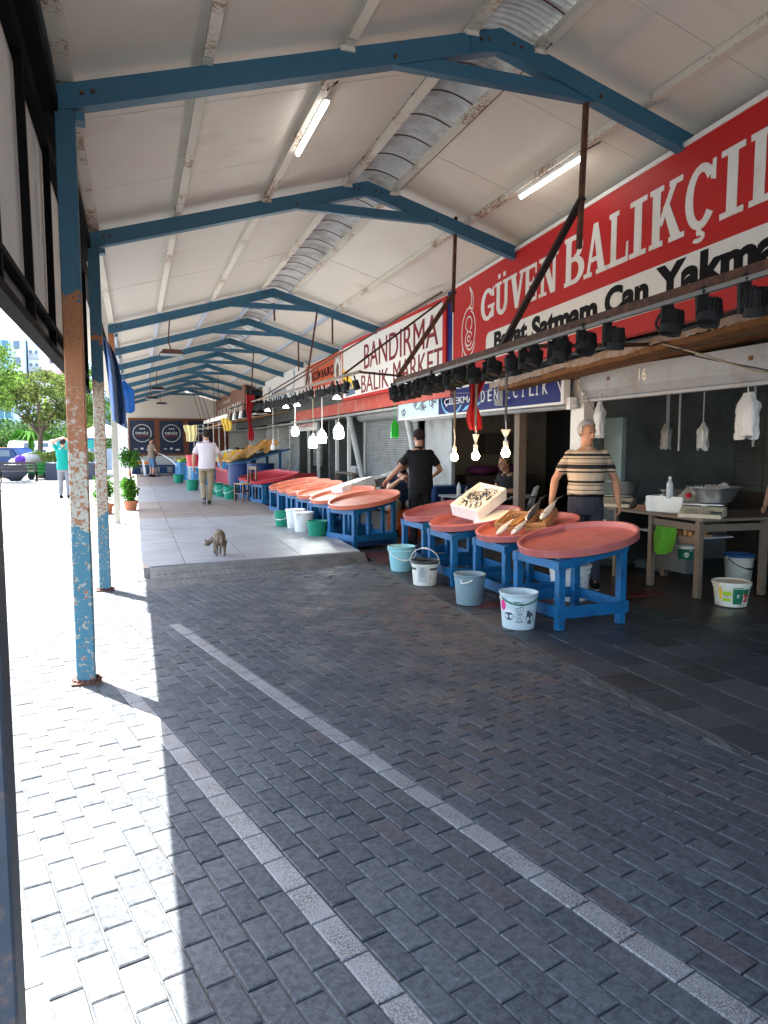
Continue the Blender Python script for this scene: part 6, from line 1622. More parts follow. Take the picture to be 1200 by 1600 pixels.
# ================================================================== TREES, SQUARE, TOWN
def tree(label, x, y, h, cr, seed, m, n=46, trunk_lean=0.0, leafs=.16, per=100, kind='broad_tree'):
    rg = random.Random(seed); t = thing(kind, label, 'tree', (x, y, 0), 0)
    g = B_(); hb = h * .42
    tube(g, [(0, 0, 0), (trunk_lean * .4, .0, hb * .5), (trunk_lean, .05, hb)], [h * .032, h * .026, h * .022], 10)
    tips = []
    for k in range(7):
        a = k * 2 * PI / 7 + rg.uniform(-.3, .3); L = cr * rg.uniform(.6, .85); e = Vector((trunk_lean + math.cos(a) * L, math.sin(a) * L, hb + (h - hb) * rg.uniform(.3, .8)))
        mid = Vector((trunk_lean, 0, hb)).lerp(e, .5) + Vector((0, 0, .2)); tube(g, [(trunk_lean, 0, hb - .1), mid, e], [h * .014, h * .009, h * .003], 6); tips.append(e)
    obj('trunk', g, M_stem, t)
    g = B_()
    for k in range(n):
        u = rg.random() * 2 * PI; ph = rg.uniform(-.75, 1); rr = cr * (1 - .25 * rg.random()) * math.sqrt(max(.05, 1 - ph * ph * .8)) * rg.uniform(.45, 1.08)
        c = (trunk_lean + rr * math.cos(u), rr * math.sin(u), hb + (h - hb) * (.52 + .46 * ph) + rg.uniform(-.2, .2)); clump(g, c, cr * rg.uniform(.16, .30), per, leafs, rg, .8)
    obj('crown', g, m, t); return t
M_tr1 = m_leaf('crown_green', (.05, .11, .018), (.16, .25, .04)); M_tr2 = m_leaf('crown_olive', (.05, .08, .02), (.17, .20, .05)); M_tr3 = m_leaf('crown_dark', (.025, .06, .018), (.07, .14, .035))
tree('leafy tree at the left edge with a pale leaning trunk', -6.05, 34.5, 5.7, 2.3, 11, M_tr1, 64, -.5)
tree('rounder leafy tree right of it with forking trunk behind the market carts', -4.35, 38, 5.0, 1.75, 12, M_tr2, 52, .1)
tree('yellowish leafy tree behind the near rusty pillar', -3.1, 43, 5.4, 1.7, 13, M_tr1, 46, 0)
tree('dark leafy tree seen between the two near pillars', -3.3, 55, 7.0, 2.2, 14, M_tr3, 44, 0)
tree('taller bright tree left behind the first tree', -8.8, 46, 8.2, 2.6, 15, M_tr1, 46, 0, .2)
g = B_(); rg = random.Random(5)
for k in range(150): clump(g, (rg.uniform(-13, -3.0), rg.uniform(62, 70), rg.uniform(.6, 3.2)), 1.0, 60, .32, rg)
o = obj('far_greenery', g, M_tr3, kind='stuff'); tag(o, 'mass of dark greenery behind the parked cars', 'greenery')
g = B_()
for k in range(24):
    a = k / 24 * 2 * PI; 
    tube(g, [(0, 0, 1.9), (math.cos(a) * .7, math.sin(a) * .7, 2.35 + .1 * math.sin(k)), (math.cos(a) * 1.35, math.sin(a) * 1.35, 1.8)], [.07, .10, .02], 4, flat=.2)
tube(g, [(0, 0, 0), (0, 0, 1.9)], .16, 8); o = obj('palm_tree', g, M_lf); o.location = (-5.9, 48, 0); tag(o, 'low palm with arching fronds between the two trees', 'palm')

def building(label, x0, x1, y, z, depth, m, rows, cols_, wm, inset=.0, floors_band=None, name='apartment_building', yawx=0):
    t = thing(name, label, 'building', (x0, y, 0)); W = x1 - x0
    g = B_(); box(g, (0, 0, 0), (W, depth, z)); obj('wall', g, m, t)
    g = B_(); box(g, (-.1, -.1, z), (W + .1, depth, z + .25)); obj('parapet', g, M_white, t)
    for r in range(rows):
        zz = 1.6 + (z - 2) * r / rows
        for c in range(cols_):
            xx = W * (c + .22) / cols_; ww = W / cols_ * .5; hh = (z - 2) / rows * .52
            f = None
            g = B_(); box(g, (xx - .05, -.06, zz - .05), (xx + ww + .05, -.004, zz + hh + .05)); f = obj('window', g, M_white, t)
            g = B_(); box(g, (xx, -.085, zz), (xx + ww, -.062, zz + hh)); obj('pane', g, wm, f)
        if floors_band:
            g = B_(); box(g, (W * .05, -.7, zz - .28), (W * .95, -.005, zz - .16)); box(g, (W * .05, -.72, zz - .16), (W * .95, -.66, zz + .35)); obj('balcony', g, floors_band, t)
    for k in range(2):
        g = B_(); box(g, (W * (.2 + .45 * k), 1, z + .25), (W * (.3 + .45 * k), 2, z + .9)); obj('roof_box', g, M_galv, t)
    return t
M_win = mat('window_dark', (.10, .14, .18), .15, .2, 3); M_win2 = mat('window_teal', (.05, .15, .19), .15, .2, 3)
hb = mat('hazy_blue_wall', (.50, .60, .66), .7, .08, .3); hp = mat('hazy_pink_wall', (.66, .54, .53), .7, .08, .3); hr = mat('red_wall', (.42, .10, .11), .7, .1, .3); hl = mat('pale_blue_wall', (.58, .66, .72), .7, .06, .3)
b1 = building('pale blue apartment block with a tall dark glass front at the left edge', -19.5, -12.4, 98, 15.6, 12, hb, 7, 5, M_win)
g = B_(); box(g, (2.2, -.4, 3), (5.6, -.1, 14.2)); gl = obj('glass_front', g, M_win2, b1)
g = B_()
for k in range(7): box(g, (2.2, -.44, 3.2 + 1.6 * k), (5.6, -.405, 3.3 + 1.6 * k))
for k in range(5): box(g, (2.3 + .8 * k, -.43, 3), (2.36 + .8 * k, -.403, 14.2))
obj('mullion', g, hb, gl)
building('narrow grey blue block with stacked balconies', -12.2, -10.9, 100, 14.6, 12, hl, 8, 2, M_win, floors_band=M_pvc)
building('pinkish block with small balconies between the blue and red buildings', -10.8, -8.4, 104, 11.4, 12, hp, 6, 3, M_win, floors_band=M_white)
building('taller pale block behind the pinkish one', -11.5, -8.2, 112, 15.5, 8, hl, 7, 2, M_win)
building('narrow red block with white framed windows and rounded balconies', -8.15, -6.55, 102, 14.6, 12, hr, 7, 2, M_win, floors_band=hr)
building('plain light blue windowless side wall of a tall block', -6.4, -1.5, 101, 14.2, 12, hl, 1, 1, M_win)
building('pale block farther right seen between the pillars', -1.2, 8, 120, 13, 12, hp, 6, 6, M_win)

def car(label, x, y, rz, m, L=4.2, van=False):
    t = thing('parked_car', label, 'car', (x, y, 0), rz); H = 1.9 if van else 1.45; g = B_()
    P = [(-L / 2, .25), (L / 2, .25), (L / 2 + .02, .75), (L * .34, .88), (L * .18, H), (-L * .38, H), (-L * .47, .95), (-L / 2, .85)] if not van else [(-L / 2, .25), (L / 2, .25), (L / 2, .95), (L * .36, 1.05), (L * .22, H), (-L * .46, H), (-L / 2, 1.2)]
    prism(g, P, 'y', -.82, .82); fixn(g); bmesh.ops.bevel(g, geom=g.edges[:], offset=.06, segments=2, affect='EDGES'); obj('body', g, m, t)
    for s in (-1, 1):
        for (a, b) in ((-.36, -.18), (-.16, .02), (.04, .17)):
            g = B_(); prism(g, [(L * a, .95), (L * b, .95), (L * (b - .01), H - .15), (L * (a + .01), H - .15)], 'y', s * .825 - .01, s * .825 + .01); fixn(g); obj('window', g, M_win, t)
        for xx in (-.3, .31):
            g = B_(); lathe(g, [(0, 0), (.20, 0), (.31, .02), (.32, .16), (0, .16)], 20, M=Matrix.Translation((L * xx, s * .83 - .08, .32)) @ Matrix.Rotation(R(90), 4, 'X')); obj('wheel', g, M_cable, t)
        g = B_(); box(g, (L / 2 - .06, s * .5 - .15, .62), (L / 2 + .03, s * .5 + .15, .76)); obj('headlight', g, M_signw, t)
    g = B_(); prism(g, [(L * .335, .93), (L * .195, H - .1), (L * .18, H - .1), (L * .32, .93)], 'y', -.70, .70); fixn(g); g.transform(Matrix.Translation((.045, 0, .02))); obj('windscreen', g, M_win, t)
    return t
car('white parked van with side windows seen between the two trees', -6.1, 56, R(25), M_white, 4.4, True)
car('white parked car in front of the van', -5.5, 50, R(160), mat('car_white', (.7, .7, .7), .25, .03), 4.0)
car('yellow taxi behind the first tree', -9.2, 58, R(10), M_yellow)
car('red parked car at the left edge', -9.2, 50, R(190), M_flag)
car('dark blue parked car beside the red one', -7.6, 47, R(150), M_blubar)
car('white van with a teal stripe seen between the two near pillars', -3.25, 45, R(80), M_white, 4.6, True)
g = B_(); box(g, (-.9, -.02, 1.0), (.9, .02, 1.45)); o = obj('teal_awning_board', g, mat('teal_board', (.03, .34, .34), .5)); o.location = (-2.9, 40.5, .4); tag(o, 'teal and white board standing between the two near pillars', 'board')
pu = thing('market_umbrella', 'white market umbrella beyond the second pillar', 'umbrella', (-1.55, 40, 0)); pu.scale = (.75, .75, .95)
g = B_(); lathe(g, [(0, 2.9), (.9, 2.55), (1.7, 2.25), (1.7, 2.05), (1.66, 2.06), (.9, 2.48), (0, 2.8)], 8); obj('canopy', g, m_trans('umbrella_cloth', (.78, .78, .76), .3), pu)
g = B_(); tube(g, [(0, 0, 0), (0, 0, 2.8)], .03, 8); obj('pole', g, M_alu, pu)
def park_bench(label, x, y, rz):
    t = thing('park_bench', label, 'bench', (x, y, 0), rz)
    for k in range(4):
        g = B_(); box(g, (-.75, -.22 + k * .12, .43), (.75, -.13 + k * .12, .46)); obj('slat', g, M_dkwood, t)
    for k in range(3):
        g = B_(); box(g, (-.75, .26 + k * .02, .52 + k * .12), (.75, .29 + k * .02, .61 + k * .12)); obj('slat', g, M_dkwood, t)
    for s in (-1, 1):
        g = B_(); tube(g, [(s * .7, -.28, 0), (s * .7, -.24, .1), (s * .7, -.16, .25), (s * .7, -.24, .43), (s * .7, .22, .43), (s * .7, .30, .85)], .025, 6); tube(g, [(s * .7, .22, .43), (s * .7, .14, .2), (s * .7, .26, 0)], .025, 6); tube(g, [(s * .7, -.24, .45), (s * .7, -.28, .62), (s * .7, .27, .66)], .02, 6); obj('leg', g, M_black, t)
    return t
park_bench('park bench cut off at the left edge of the view', -4.75, 27.3, R(-75))
park_bench('dark park bench with curved iron legs in front of the market carts', -4.75, 34.2, R(180))
ct = thing('market_cart', 'loaded green market cart with sacks beside the trees', 'cart', (-4.25, 36.6, 0), R(10)); ct.scale = (.8, .8, .8)
g = B_(); box(g, (-.55, -.4, .25), (.55, .4, .95), bev=.02); obj('cart_body', g, mat('cart_green', (.05, .35, .06), .5), ct)
for k in range(3):
    g = B_(); box(g, (-.57, -.43, .36 + .2 * k), (.57, -.405, .44 + .2 * k)); obj('board', g, mat('cart_green_dark', (.02, .16, .03), .5), ct)
for s in (-.4, .4):
    g = B_(); lathe(g, [(0, 0), (.2, 0), (.2, .06), (0, .06)], 16, M=Matrix.Translation((s, -.44, .2)) @ Matrix.Rotation(R(90), 4, 'X')); obj('wheel', g, M_cable, ct)
def lump(name, label, x, y, z, rx, ry, rz_, m, cat='sack', seed=0):
    g = B_(); bmesh.ops.create_icosphere(g, subdivisions=3, radius=1)
    for v in g.verts: v.co *= 1 + .22 * noise.noise(v.co * 1.6 + Vector((seed, 0, 0))); v.co = Vector((v.co.x * rx, v.co.y * ry, v.co.z * rz_))
    o = obj(name, g, m, smooth=True); o.location = (x, y, z); return tag(o, label, cat)
lump('sack', 'beige covered load on the green market cart', -4.35, 36.5, .98, .62, .4, .28, mat('sack_beige', (.36, .34, .31), .8, .2, 5), seed=1)
lump('sack', 'grey sack leaning between the bench and the tree', -5.0, 35.6, .5, .42, .35, .5, mat('sack_grey', (.16, .17, .19), .8, .3, 5), seed=2)
lump('purple_bag', 'round purple bag on the grey pile', -4.78, 35.0, .95, .24, .2, .18, mat('bag_purple', (.12, .03, .32), .5, .2, 5), 'bag', 3)
lump('sack', 'dark folded gear behind the park bench', -5.1, 35.2, .4, .55, .25, .4, mat('gear_dark', (.05, .055, .07), .6, .4, 7), seed=4)
pl = thing('street_planter', 'long dark planter with big leaves behind the man in the green shirt', 'planter', (-2.95, 36, 0))
g = B_(); box(g, (-.9, -.35, 0), (1.2, .35, .75), bev=.03); obj('planter_box', g, mat('planter_dark', (.055, .06, .08), .6, .2, 4), pl)
g = B_(); rg = random.Random(8)
for k in range(60):
    a = rg.uniform(0, 6.28); x = rg.uniform(-1, 1.1); L = rg.uniform(.4, .8)
    tube(g, [(x, 0, .8), (x + math.cos(a) * L * .4, math.sin(a) * L * .4, .9 + L * .5), (x + math.cos(a) * L, math.sin(a) * L, .95 + L * .3)], [.05, .09, .01], 4, flat=.15)
obj('leaves', g, m_leaf('agave', (.16, .24, .05), (.34, .42, .14)), pl)
for i, (x, y, z) in enumerate(((-2.6, 39, 1.2), (-2.35, 44, 2.0))):
    g = B_(); tube(g, [(0, 0, 0), (0, 0, z)], .04, 8); lathe(g, [(0, 0), (.25, 0), (.25, .05), (0, .05)], 14); box(g, (-.3, -.02, z - .5), (.3, .02, z)); o = obj('street_sign', g, M_bl if i else M_cyan); o.location = (x, y, 0); tag(o, ['low blue sign seen between the near pillars', 'small dark blue sign farther behind the low blue sign'][i], 'sign')
g = B_()
for k in range(40): clump(g, (rg.uniform(-2.6, -.9), rg.uniform(60, 64), rg.uniform(.5, 5)), .9, 50, .3, rg)
o = obj('far_greenery', g, M_tr3, kind='stuff'); tag(o, 'dark greenery seen between the white pillars', 'greenery')
g = B_(); 
for k in range(4): box(g, (-.8 + .4 * k, 0, .2), (-.5 + .4 * k, .6, 1.4))
o = obj('clothes_rack', g, mat('mixed_goods', (.20, .25, .34), .7, .5, 3)); o.location = (-1.9, 42, 0); tag(o, 'goods standing in the sun between the near pillars', 'goods')

# ================================================================== PEOPLE AND CAT
def remeshed(bm, voxel, m, name, parent, smooth_it=2):
    me = bpy.data.meshes.new('tmp'); bm.to_mesh(me); bm.free()
    o = bpy.data.objects.new('tmp', me)
    md = o.modifiers.new('r', 'REMESH'); md.mode = 'VOXEL'; md.voxel_size = voxel
    ms = o.modifiers.new('s', 'SMOOTH'); ms.iterations = smooth_it; ms.factor = .5
    me2 = evaluated_mesh(o)
    bpy.data.objects.remove(o); me2.name = name
    for p in me2.polygons: p.use_smooth = True
    me2.materials.clear(); me2.materials.append(m)
    r = bpy.data.objects.new(name, me2); col.objects.link(r); r.parent = parent; return r
def cone(bm, p0, p1, r0, r1, seg=12, sq=1.0, mid=None):
    p0, p1 = Vector(p0), Vector(p1)
    if mid: tube(bm, [p0, p0.lerp(p1, mid[0]), p1], [r0, mid[1], r1], seg)
    else: tube(bm, [p0, p1], [r0, r1], seg)
    ell(bm, p0, (r0, r0, r0), seg, 8); ell(bm, p1, (r1, r1, r1), seg, 8)
def loft(bm, secs, seg=20):
    """secs: (center, rx, ry, yaw, tiltmatrix) horizontal-ish elliptical sections"""
    rings = []
    for s in secs:
        c, rx, ry = Vector(s[0]), s[1], s[2]; Mt = s[3] if len(s) > 3 else Matrix.Identity(3)
        rings.append([bm.verts.new(c + Mt @ Vector((rx * math.copysign(abs(math.cos(2 * PI * k / seg)) ** .85, math.cos(2 * PI * k / seg)), ry * math.sin(2 * PI * k / seg), 0))) for k in range(seg)])
    for i in range(len(rings) - 1):
        for k in range(seg): bm.faces.new((rings[i][k], rings[i][(k + 1) % seg], rings[i + 1][(k + 1) % seg], rings[i + 1][k]))
    bm.faces.new(rings[0][::-1]); bm.faces.new(rings[-1])
def wrinkle(o, amp, f=9):
    nrm = [v.normal.copy() for v in o.data.vertices]
    for v, n in zip(o.data.vertices, nrm):
        v.co += n * amp * (noise.noise(Vector((v.co.x * f, v.co.y * f, v.co.z * f * .6))) + .5 * noise.noise(v.co * f * 2.6))
STAND = dict(pelvis=(0, 0, .93), chest=(0, .0, 1.27), neck=(0, -.005, 1.47), head=(0, .015, 1.615), shl=(-.172, 0, 1.385), shr=(.172, 0, 1.385), ell=(-.245, -.03, 1.13), elr=(.245, -.03, 1.13),
             wrl=(-.265, .06, .88), wrr=(.265, .06, .88), hpl=(-.088, 0, .92), hpr=(.088, 0, .92), knl=(-.10, .02, .50), knr=(.10, .02, .50), anl=(-.105, -.02, .085), anr=(.105, -.02, .085), look=(0, 1, 0), belly=1.0)
def person(label, loc, rz, J=None, skin=(.42, .22, .14), hair=(.02, .015, .012), shirt=None, trousers=None, shoes=None, scale=1.0, shorts=False, cap=None, sleeves=.62, voxel=.011, hem=-.10, bald=0, beard=False, group=None, fingers='curl', moust=False):
    j = dict(STAND); j.update(J or {}); V = {k: Vector(v) if isinstance(v, tuple) else v for k, v in j.items()}
    t = thing('person', label, 'person', loc, rz, group); t.scale = (scale,) * 3
    M_sk = mat('skin_%d%d' % (int(skin[0] * 99), int(skin[1] * 99)), skin, .5, .08, 9)
    M_hr = mat('hair_%d' % int(hair[0] * 99), hair, .8, .4, 30)
    pel, che, nk = V['pelvis'], V['chest'], V['neck']; bl = j['belly']
    up = (nk - pel).normalized(); side = (V['shr'] - V['shl']).normalized(); fwd = up.cross(side).normalized(); side = fwd.cross(up)
    def tors(bm, e, low, hi):
        # sections along the spine in the torso frame
        Mt = Matrix((side, fwd, up)).transposed()
        sec = [(-.13, .165, .122), (-.04, .170, .124), (.06, .160, .118 * bl), (.18, .152, .115 * bl), (.32, .176, .120), (.40, .182, .110), (.455, .168, .092), (.50, .118, .076), (.54, .070, .064)]
        L = (nk - pel).length / .54; out = []
        for (d, a, b) in sec:
            d2 = max(d * L, low) if d < .06 else d * L
            if d2 > hi or (out and d2 <= 1e-4 + (last if out else -9)): continue
            last = d2
            base = pel.lerp(che, max(0, min(1, d2 / (che - pel).length))) if d2 < (che - pel).length else che + (nk - che).normalized() * (d2 - (che - pel).length)
            if d2 < 0: base = pel + up * d2
            out.append((base, a + e, b + e, Mt))
        loft(bm, out)
    # head frame
    lk = V['look'].normalized(); hs = lk.cross(Vector((0, 0, 1))).normalized(); hu = hs.cross(lk); HM = Matrix((hs, lk, hu)).transposed(); hc = V['head']
    bm = B_(); tors(bm, -.004, -1, 1)
    cone(bm, nk + (nk - che).normalized() * -.03, hc + HM @ Vector((0, -.02, -.06)), .062, .055)
    ell(bm, hc + HM @ Vector((0, -.012, .025)), (.074, .094, .092), 18, 12, HM); ell(bm, hc + HM @ Vector((0, .018, -.045)), (.056, .068, .072), 16, 10, HM); ell(bm, hc + HM @ Vector((0, .050, -.088)), (.030, .026, .024), 12, 8, HM)
    tube(bm, [hc + HM @ Vector((0, .082, .012)), hc + HM @ Vector((0, .104, -.030)), hc + HM @ Vector((0, .086, -.040))], [.009, .016, .012], 8)
    ell(bm, hc + HM @ Vector((0, .080, .024)), (.05, .014, .010), 10, 6, HM)
    for s in (-1, 1): ell(bm, hc + HM @ Vector((s * .075, -.012, -.008)), (.011, .020, .032), 8, 6, HM)
    for s in 'lr':
        sg_ = -1 if s == 'l' else 1
        cone(bm, V['sh' + s], V['el' + s], .050, .040, 12, mid=(.35, .048)); cone(bm, V['el' + s], V['wr' + s], .040, .026, 12, mid=(.3, .042))
        d = (V['wr' + s] - V['el' + s]).normalized(); palm = j.get('palm' + s); pd = Vector(palm) if palm else side * -sg_
        pd = (pd - d * pd.dot(d)).normalized(); w_ = d.cross(pd).normalized()
        hp_ = V['wr' + s] + d * .045; Mh = Matrix((w_, pd, d)).transposed()
        ell(bm, hp_ + d * .005, (.040, .018, .050), 12, 8, Mh)
        for q in range(4):
            b0 = hp_ + d * .030 + w_ * (-.028 + .0187 * q); ln = (.030, .036, .034, .027)[q]; c_ = .45 if fingers == 'curl' else .15
            b1 = b0 + (d * math.cos(c_) + pd * math.sin(c_)) * ln * 1.2; b2 = b1 + (d * math.cos(c_ * 2.4) + pd * math.sin(c_ * 2.4)) * ln
            tube(bm, [b0, b1, b2], [.0098, .009, .0078], 7); ell(bm, b2, (.008,) * 3, 7, 5)
        th = w_ if (w_.dot(fwd) > 0) else -w_
        b0 = V['wr' + s] + d * .025 + th * .025; b1 = b0 + (d * .7 + th * .6 + pd * .2).normalized() * .036; tube(bm, [b0, b1, b1 + (d + pd * .3).normalized() * .028], [.013, .011, .009], 7)
        cone(bm, V['hp' + s], V['kn' + s], .074, .050, 14, mid=(.3, .076)); cone(bm, V['kn' + s], V['an' + s], .050, .036, 12, mid=(.3, .056))
        fd = j.get('foot' + s, (0, 1, 0)); fd = Vector(fd).normalized()
        cone(bm, V['an' + s] + Vector((0, 0, -.03)), V['an' + s] + fd * .14 + Vector((0, 0, -.05)) * (1 if abs(fd.z) < .3 else 0), .038, .028)
    remeshed(bm, voxel, M_sk, 'body', t)
    # face details
    g = B_()
    for s in (-1, 1): ell(g, hc + HM @ Vector((s * .030, .082, .004)), (.010, .008, .006), 8, 6, HM)
    obj('eye', g, M_signk, t)
    g = B_()
    for s in (-1, 1): tube(g, [hc + HM @ Vector((s * .014, .090, .022)), hc + HM @ Vector((s * .048, .076, .024))], .0045, 5)
    obj('eyebrow', g, M_hr, t)
    g = B_(); tube(g, [hc + HM @ Vector((-.022, .078, -.062)), hc + HM @ Vector((0, .084, -.060)), hc + HM @ Vector((.022, .078, -.062))], .0045, 5); obj('mouth', g, mat('lips', (.30, .09, .07), .5), t)
    if moust:
        g = B_(); tube(g, [hc + HM @ Vector((-.026, .078, -.054)), hc + HM @ Vector((0, .091, -.049)), hc + HM @ Vector((.026, .078, -.054))], .007, 6); obj('moustache', g, M_hr, t)
    if beard:
        g = B_(); ell(g, hc + HM @ Vector((0, .022, -.062)), (.058, .066, .058), 14, 10, HM)
        bmesh.ops.delete(g, geom=[v for v in g.verts if (HM.transposed() @ (v.co - hc)).z > -.038], context='VERTS'); obj('beard', g, M_hr, t, smooth=True)
    g = B_(); ell(g, hc + HM @ Vector((0, -.018, .032)), (.082, .100, .096), 22, 16, HM)
    dl = []
    for v in g.verts:
        q = HM.transposed() @ (v.co - hc)
        if q.z < -.055 or (q.y > .035 + bald and q.z < .070) or (q.y > -.02 and q.z < -.005): dl.append(v)
        else: v.co += (v.co - hc).normalized() * .004 * noise.noise(v.co * 60)
    bmesh.ops.delete(g, geom=dl, context='VERTS'); bmesh.ops.solidify(g, geom=g.faces[:], thickness=-.008); obj('hair', g, M_hr, t, smooth=True)
    if cap:
        g = B_(); ell(g, hc + HM @ Vector((0, -.012, .042)), (.088, .106, .088), 20, 12, HM); bmesh.ops.delete(g, geom=[v for v in g.verts if (HM.transposed() @ (v.co - hc)).z < .018], context='VERTS')
        prism_pts = [hc + HM @ Vector((.07 * math.cos(a), .07 + .10 * math.sin(a), .02)) for a in [PI * k / 8 for k in range(9)]]
        vs = [g.verts.new(p) for p in prism_pts]; g.faces.new(vs); bmesh.ops.solidify(g, geom=g.faces[:], thickness=.006); obj('cap', g, cap, t, smooth=True)
    # clothes
    bm = B_(); tors(bm, .028, hem, .515)
    for s in 'lr':
        e = V['sh' + s].lerp(V['el' + s], sleeves); tube(bm, [V['sh' + s] + side * (.02 if s == 'l' else -.02), V['sh' + s].lerp(e, .4), e], [.050, .060, .059], 14); ell(bm, V['sh' + s], (.061, .061, .061), 14, 8)
    o = remeshed(bm, voxel, shirt, 'shirt', t, 5); wrinkle(o, .009, 7)
    Mt = Matrix((side, fwd, up)).transposed(); g = B_()
    rng = []
    for rr_, dz in ((.074, -.016), (.064, .028), (.070, .022), (.080, -.020)):
        rng.append([g.verts.new(nk - up * .012 + Mt @ Vector((rr_ * math.cos(2 * PI * k / 16), rr_ * .92 * math.sin(2 * PI * k / 16), dz - .018 * max(0, math.sin(2 * PI * k / 16))))) for k in range(16)])
    for i in range(3):
        for k in range(16): g.faces.new((rng[i][k], rng[i][(k + 1) % 16], rng[i + 1][(k + 1) % 16], rng[i + 1][k]))
    obj('collar', g, shirt, t, smooth=True)
    bm = B_(); Mt = Matrix((side, fwd, up)).transposed()
    loft(bm, [(pel + up * max(.04, hem + .06), .178, .134, Mt), (pel - up * .02, .178, .134, Mt), (pel - up * .08, .176, .132, Mt), (pel - up * .16, .168, .122, Mt)])
    for s in 'lr':
        k_ = V['kn' + s]; a_ = V['an' + s]
        tube(bm, [V['hp' + s] - up * .03, V['hp' + s].lerp(k_, .3), k_], [.096, .097, .076], 14); ell(bm, k_, (.070,) * 3, 12, 8)
        if not shorts: cone(bm, k_, k_.lerp(a_, .93), .070, .058)
        else: cone(bm, k_, k_.lerp(a_, .08), .074, .076)
    o = remeshed(bm, voxel, trousers, 'trousers', t); wrinkle(o, .009, 7)
    if hem > 0:
        g = B_(); loft(g, [(pel + up * (hem + .012), .184, .140, Mt), (pel + up * (hem - .022), .184, .140, Mt)]); obj('belt', g, M_signk, t)
        g = B_(); beam(g, nk + fwd * .088 - up * .05, nk + fwd * .142 - up * .17, .026, .006, fwd); obj('placket', g, shirt, t)
    for s in 'lr':
        a_ = V['an' + s]; fd = Vector(j.get('foot' + s, (0, 1, 0))).normalized(); sdv = Vector((fd.y, -fd.x, 0)) if abs(fd.z) < .9 else Vector((1, 0, 0)); u_ = sdv.normalized().cross(fd).normalized(); Ms = Matrix((sdv.normalized(), fd, u_)).transposed()
        bm = B_(); c0 = a_ + u_ * -.045
        ell(bm, c0 + fd * -.015, (.042, .060, .045), 14, 8, Ms); ell(bm, c0 + fd * .11 - u_ * .008, (.046, .080, .036), 14, 8, Ms); ell(bm, c0 + fd * .05, (.042, .07, .040), 14, 8, Ms); cone(bm, a_ + u_ * .02, c0, .044, .044)
        so_ = remeshed(bm, .008, shoes or M_signk, 'shoe', t)
        g = B_(); prism(g, [(.046 * math.cos(q) * (1 if abs(math.sin(q)) < .9 else .9), .05 + .135 * math.sin(q)) for q in [2 * PI * k / 16 for k in range(16)]], 'z', -.014, .0); g.transform(Matrix.Translation(c0 - u_ * .034) @ Ms.to_4x4()); obj('sole', g, M_pvc, so_)
    return t
def m_stripes(name, base, bands):
    m, t, b = newmat(name); tc = t.nodes.new('ShaderNodeTexCoord'); sp = t.nodes.new('ShaderNodeSeparateXYZ'); t.links.new(tc.outputs['Object'], sp.inputs[0])
    c = mixc(t, noi(t, 20, 4), tuple(x * .88 for x in base), base)
    for z0, z1, cc in bands:
        a = nd(t, 'ShaderNodeMath', operation='GREATER_THAN'); a.inputs[1].default_value = z0; t.links.new(sp.outputs[2], a.inputs[0])
        d = nd(t, 'ShaderNodeMath', operation='LESS_THAN'); d.inputs[1].default_value = z1; t.links.new(sp.outputs[2], d.inputs[0])
        e = nd(t, 'ShaderNodeMath', operation='MULTIPLY'); t.links.new(a.outputs[0], e.inputs[0]); t.links.new(d.outputs[0], e.inputs[1])
        c = mixc(t, e.outputs[0], c, cc)
    t.links.new(c, b.inputs['Base Color']); b.inputs['Roughness'].default_value = .85; return m
K = (.015, .014, .018); BR = (.10, .06, .04)
M_str = m_stripes('striped_polo', (.52, .42, .31), [(1.245, 1.290, K), (1.205, 1.222, K), (1.30, 1.308, BR), (1.10, 1.125, K), (1.075, 1.085, BR), (1.025, 1.033, K), (1.375, 1.40, K), (1.345, 1.353, K), (.985, .992, BR)])
M_bt = mat('black_cloth', (.010, .010, .012), .85, .3, 12); M_navt = mat('navy_cloth', (.018, .032, .06), .85, .2, 12); M_wsh = mat('pale_shirt', (.60, .54, .58), .8, .06, 14); M_khaki = mat('khaki_cloth', (.26, .21, .13), .85, .2, 9)
M_gry = mat('grey_cloth', (.17, .17, .19), .85, .15, 9); M_dtr = mat('dark_trousers', (.035, .038, .055), .85, .2, 9); M_teal = mat('teal_cloth', (.0, .22, .17), .8, .12, 9); M_olv = mat('olive_cloth', (.16, .12, .085), .85, .2, 9); M_shrt = mat('blue_shorts', (.06, .13, .22), .85, .2, 9); M_beige = mat('beige_shorts', (.34, .31, .25), .85, .15, 9)
person('grey haired man in a beige polo shirt with dark stripes standing behind the trays', (4.50, 6.46, 0), R(156), dict(look=(-.46, .86, -.10), ell=(-.30, -.02, 1.12), elr=(.31, -.05, 1.13), wrl=(-.32, .07, .89), wrr=(.36, .05, .89), belly=1.12), hair=(.34, .34, .34), shirt=M_str, trousers=M_dtr, scale=1.02, voxel=.009, sleeves=.68, hem=.05)
person('man in black polo shirt seen from behind, reaching down to the seated man', (4.10, 10.15, 0), R(5), dict(neck=(-.01, .03, 1.46), head=(.0, .065, 1.60), look=(-.15, 1, -.35), shl=(-.170, .02, 1.37), shr=(.170, .0, 1.375), ell=(-.31, .10, 1.15), wrl=(-.42, .26, .98), elr=(.32, -.03, 1.13), wrr=(.30, .17, 1.02), palml=(0, 0, -1)), shirt=M_bt, trousers=M_bt, scale=1.02, voxel=.010, sleeves=.72)
SIT = dict(pelvis=(0, 0, .50), chest=(0, .12, .82), neck=(0, .20, 1.0), head=(0, .25, 1.13), hpl=(-.09, .02, .50), hpr=(.09, .02, .50), knl=(-.17, .42, .50), knr=(.17, .42, .50), anl=(-.14, .36, .09), anr=(.14, .36, .09), shl=(-.165, .16, .94), shr=(.165, .16, .94))
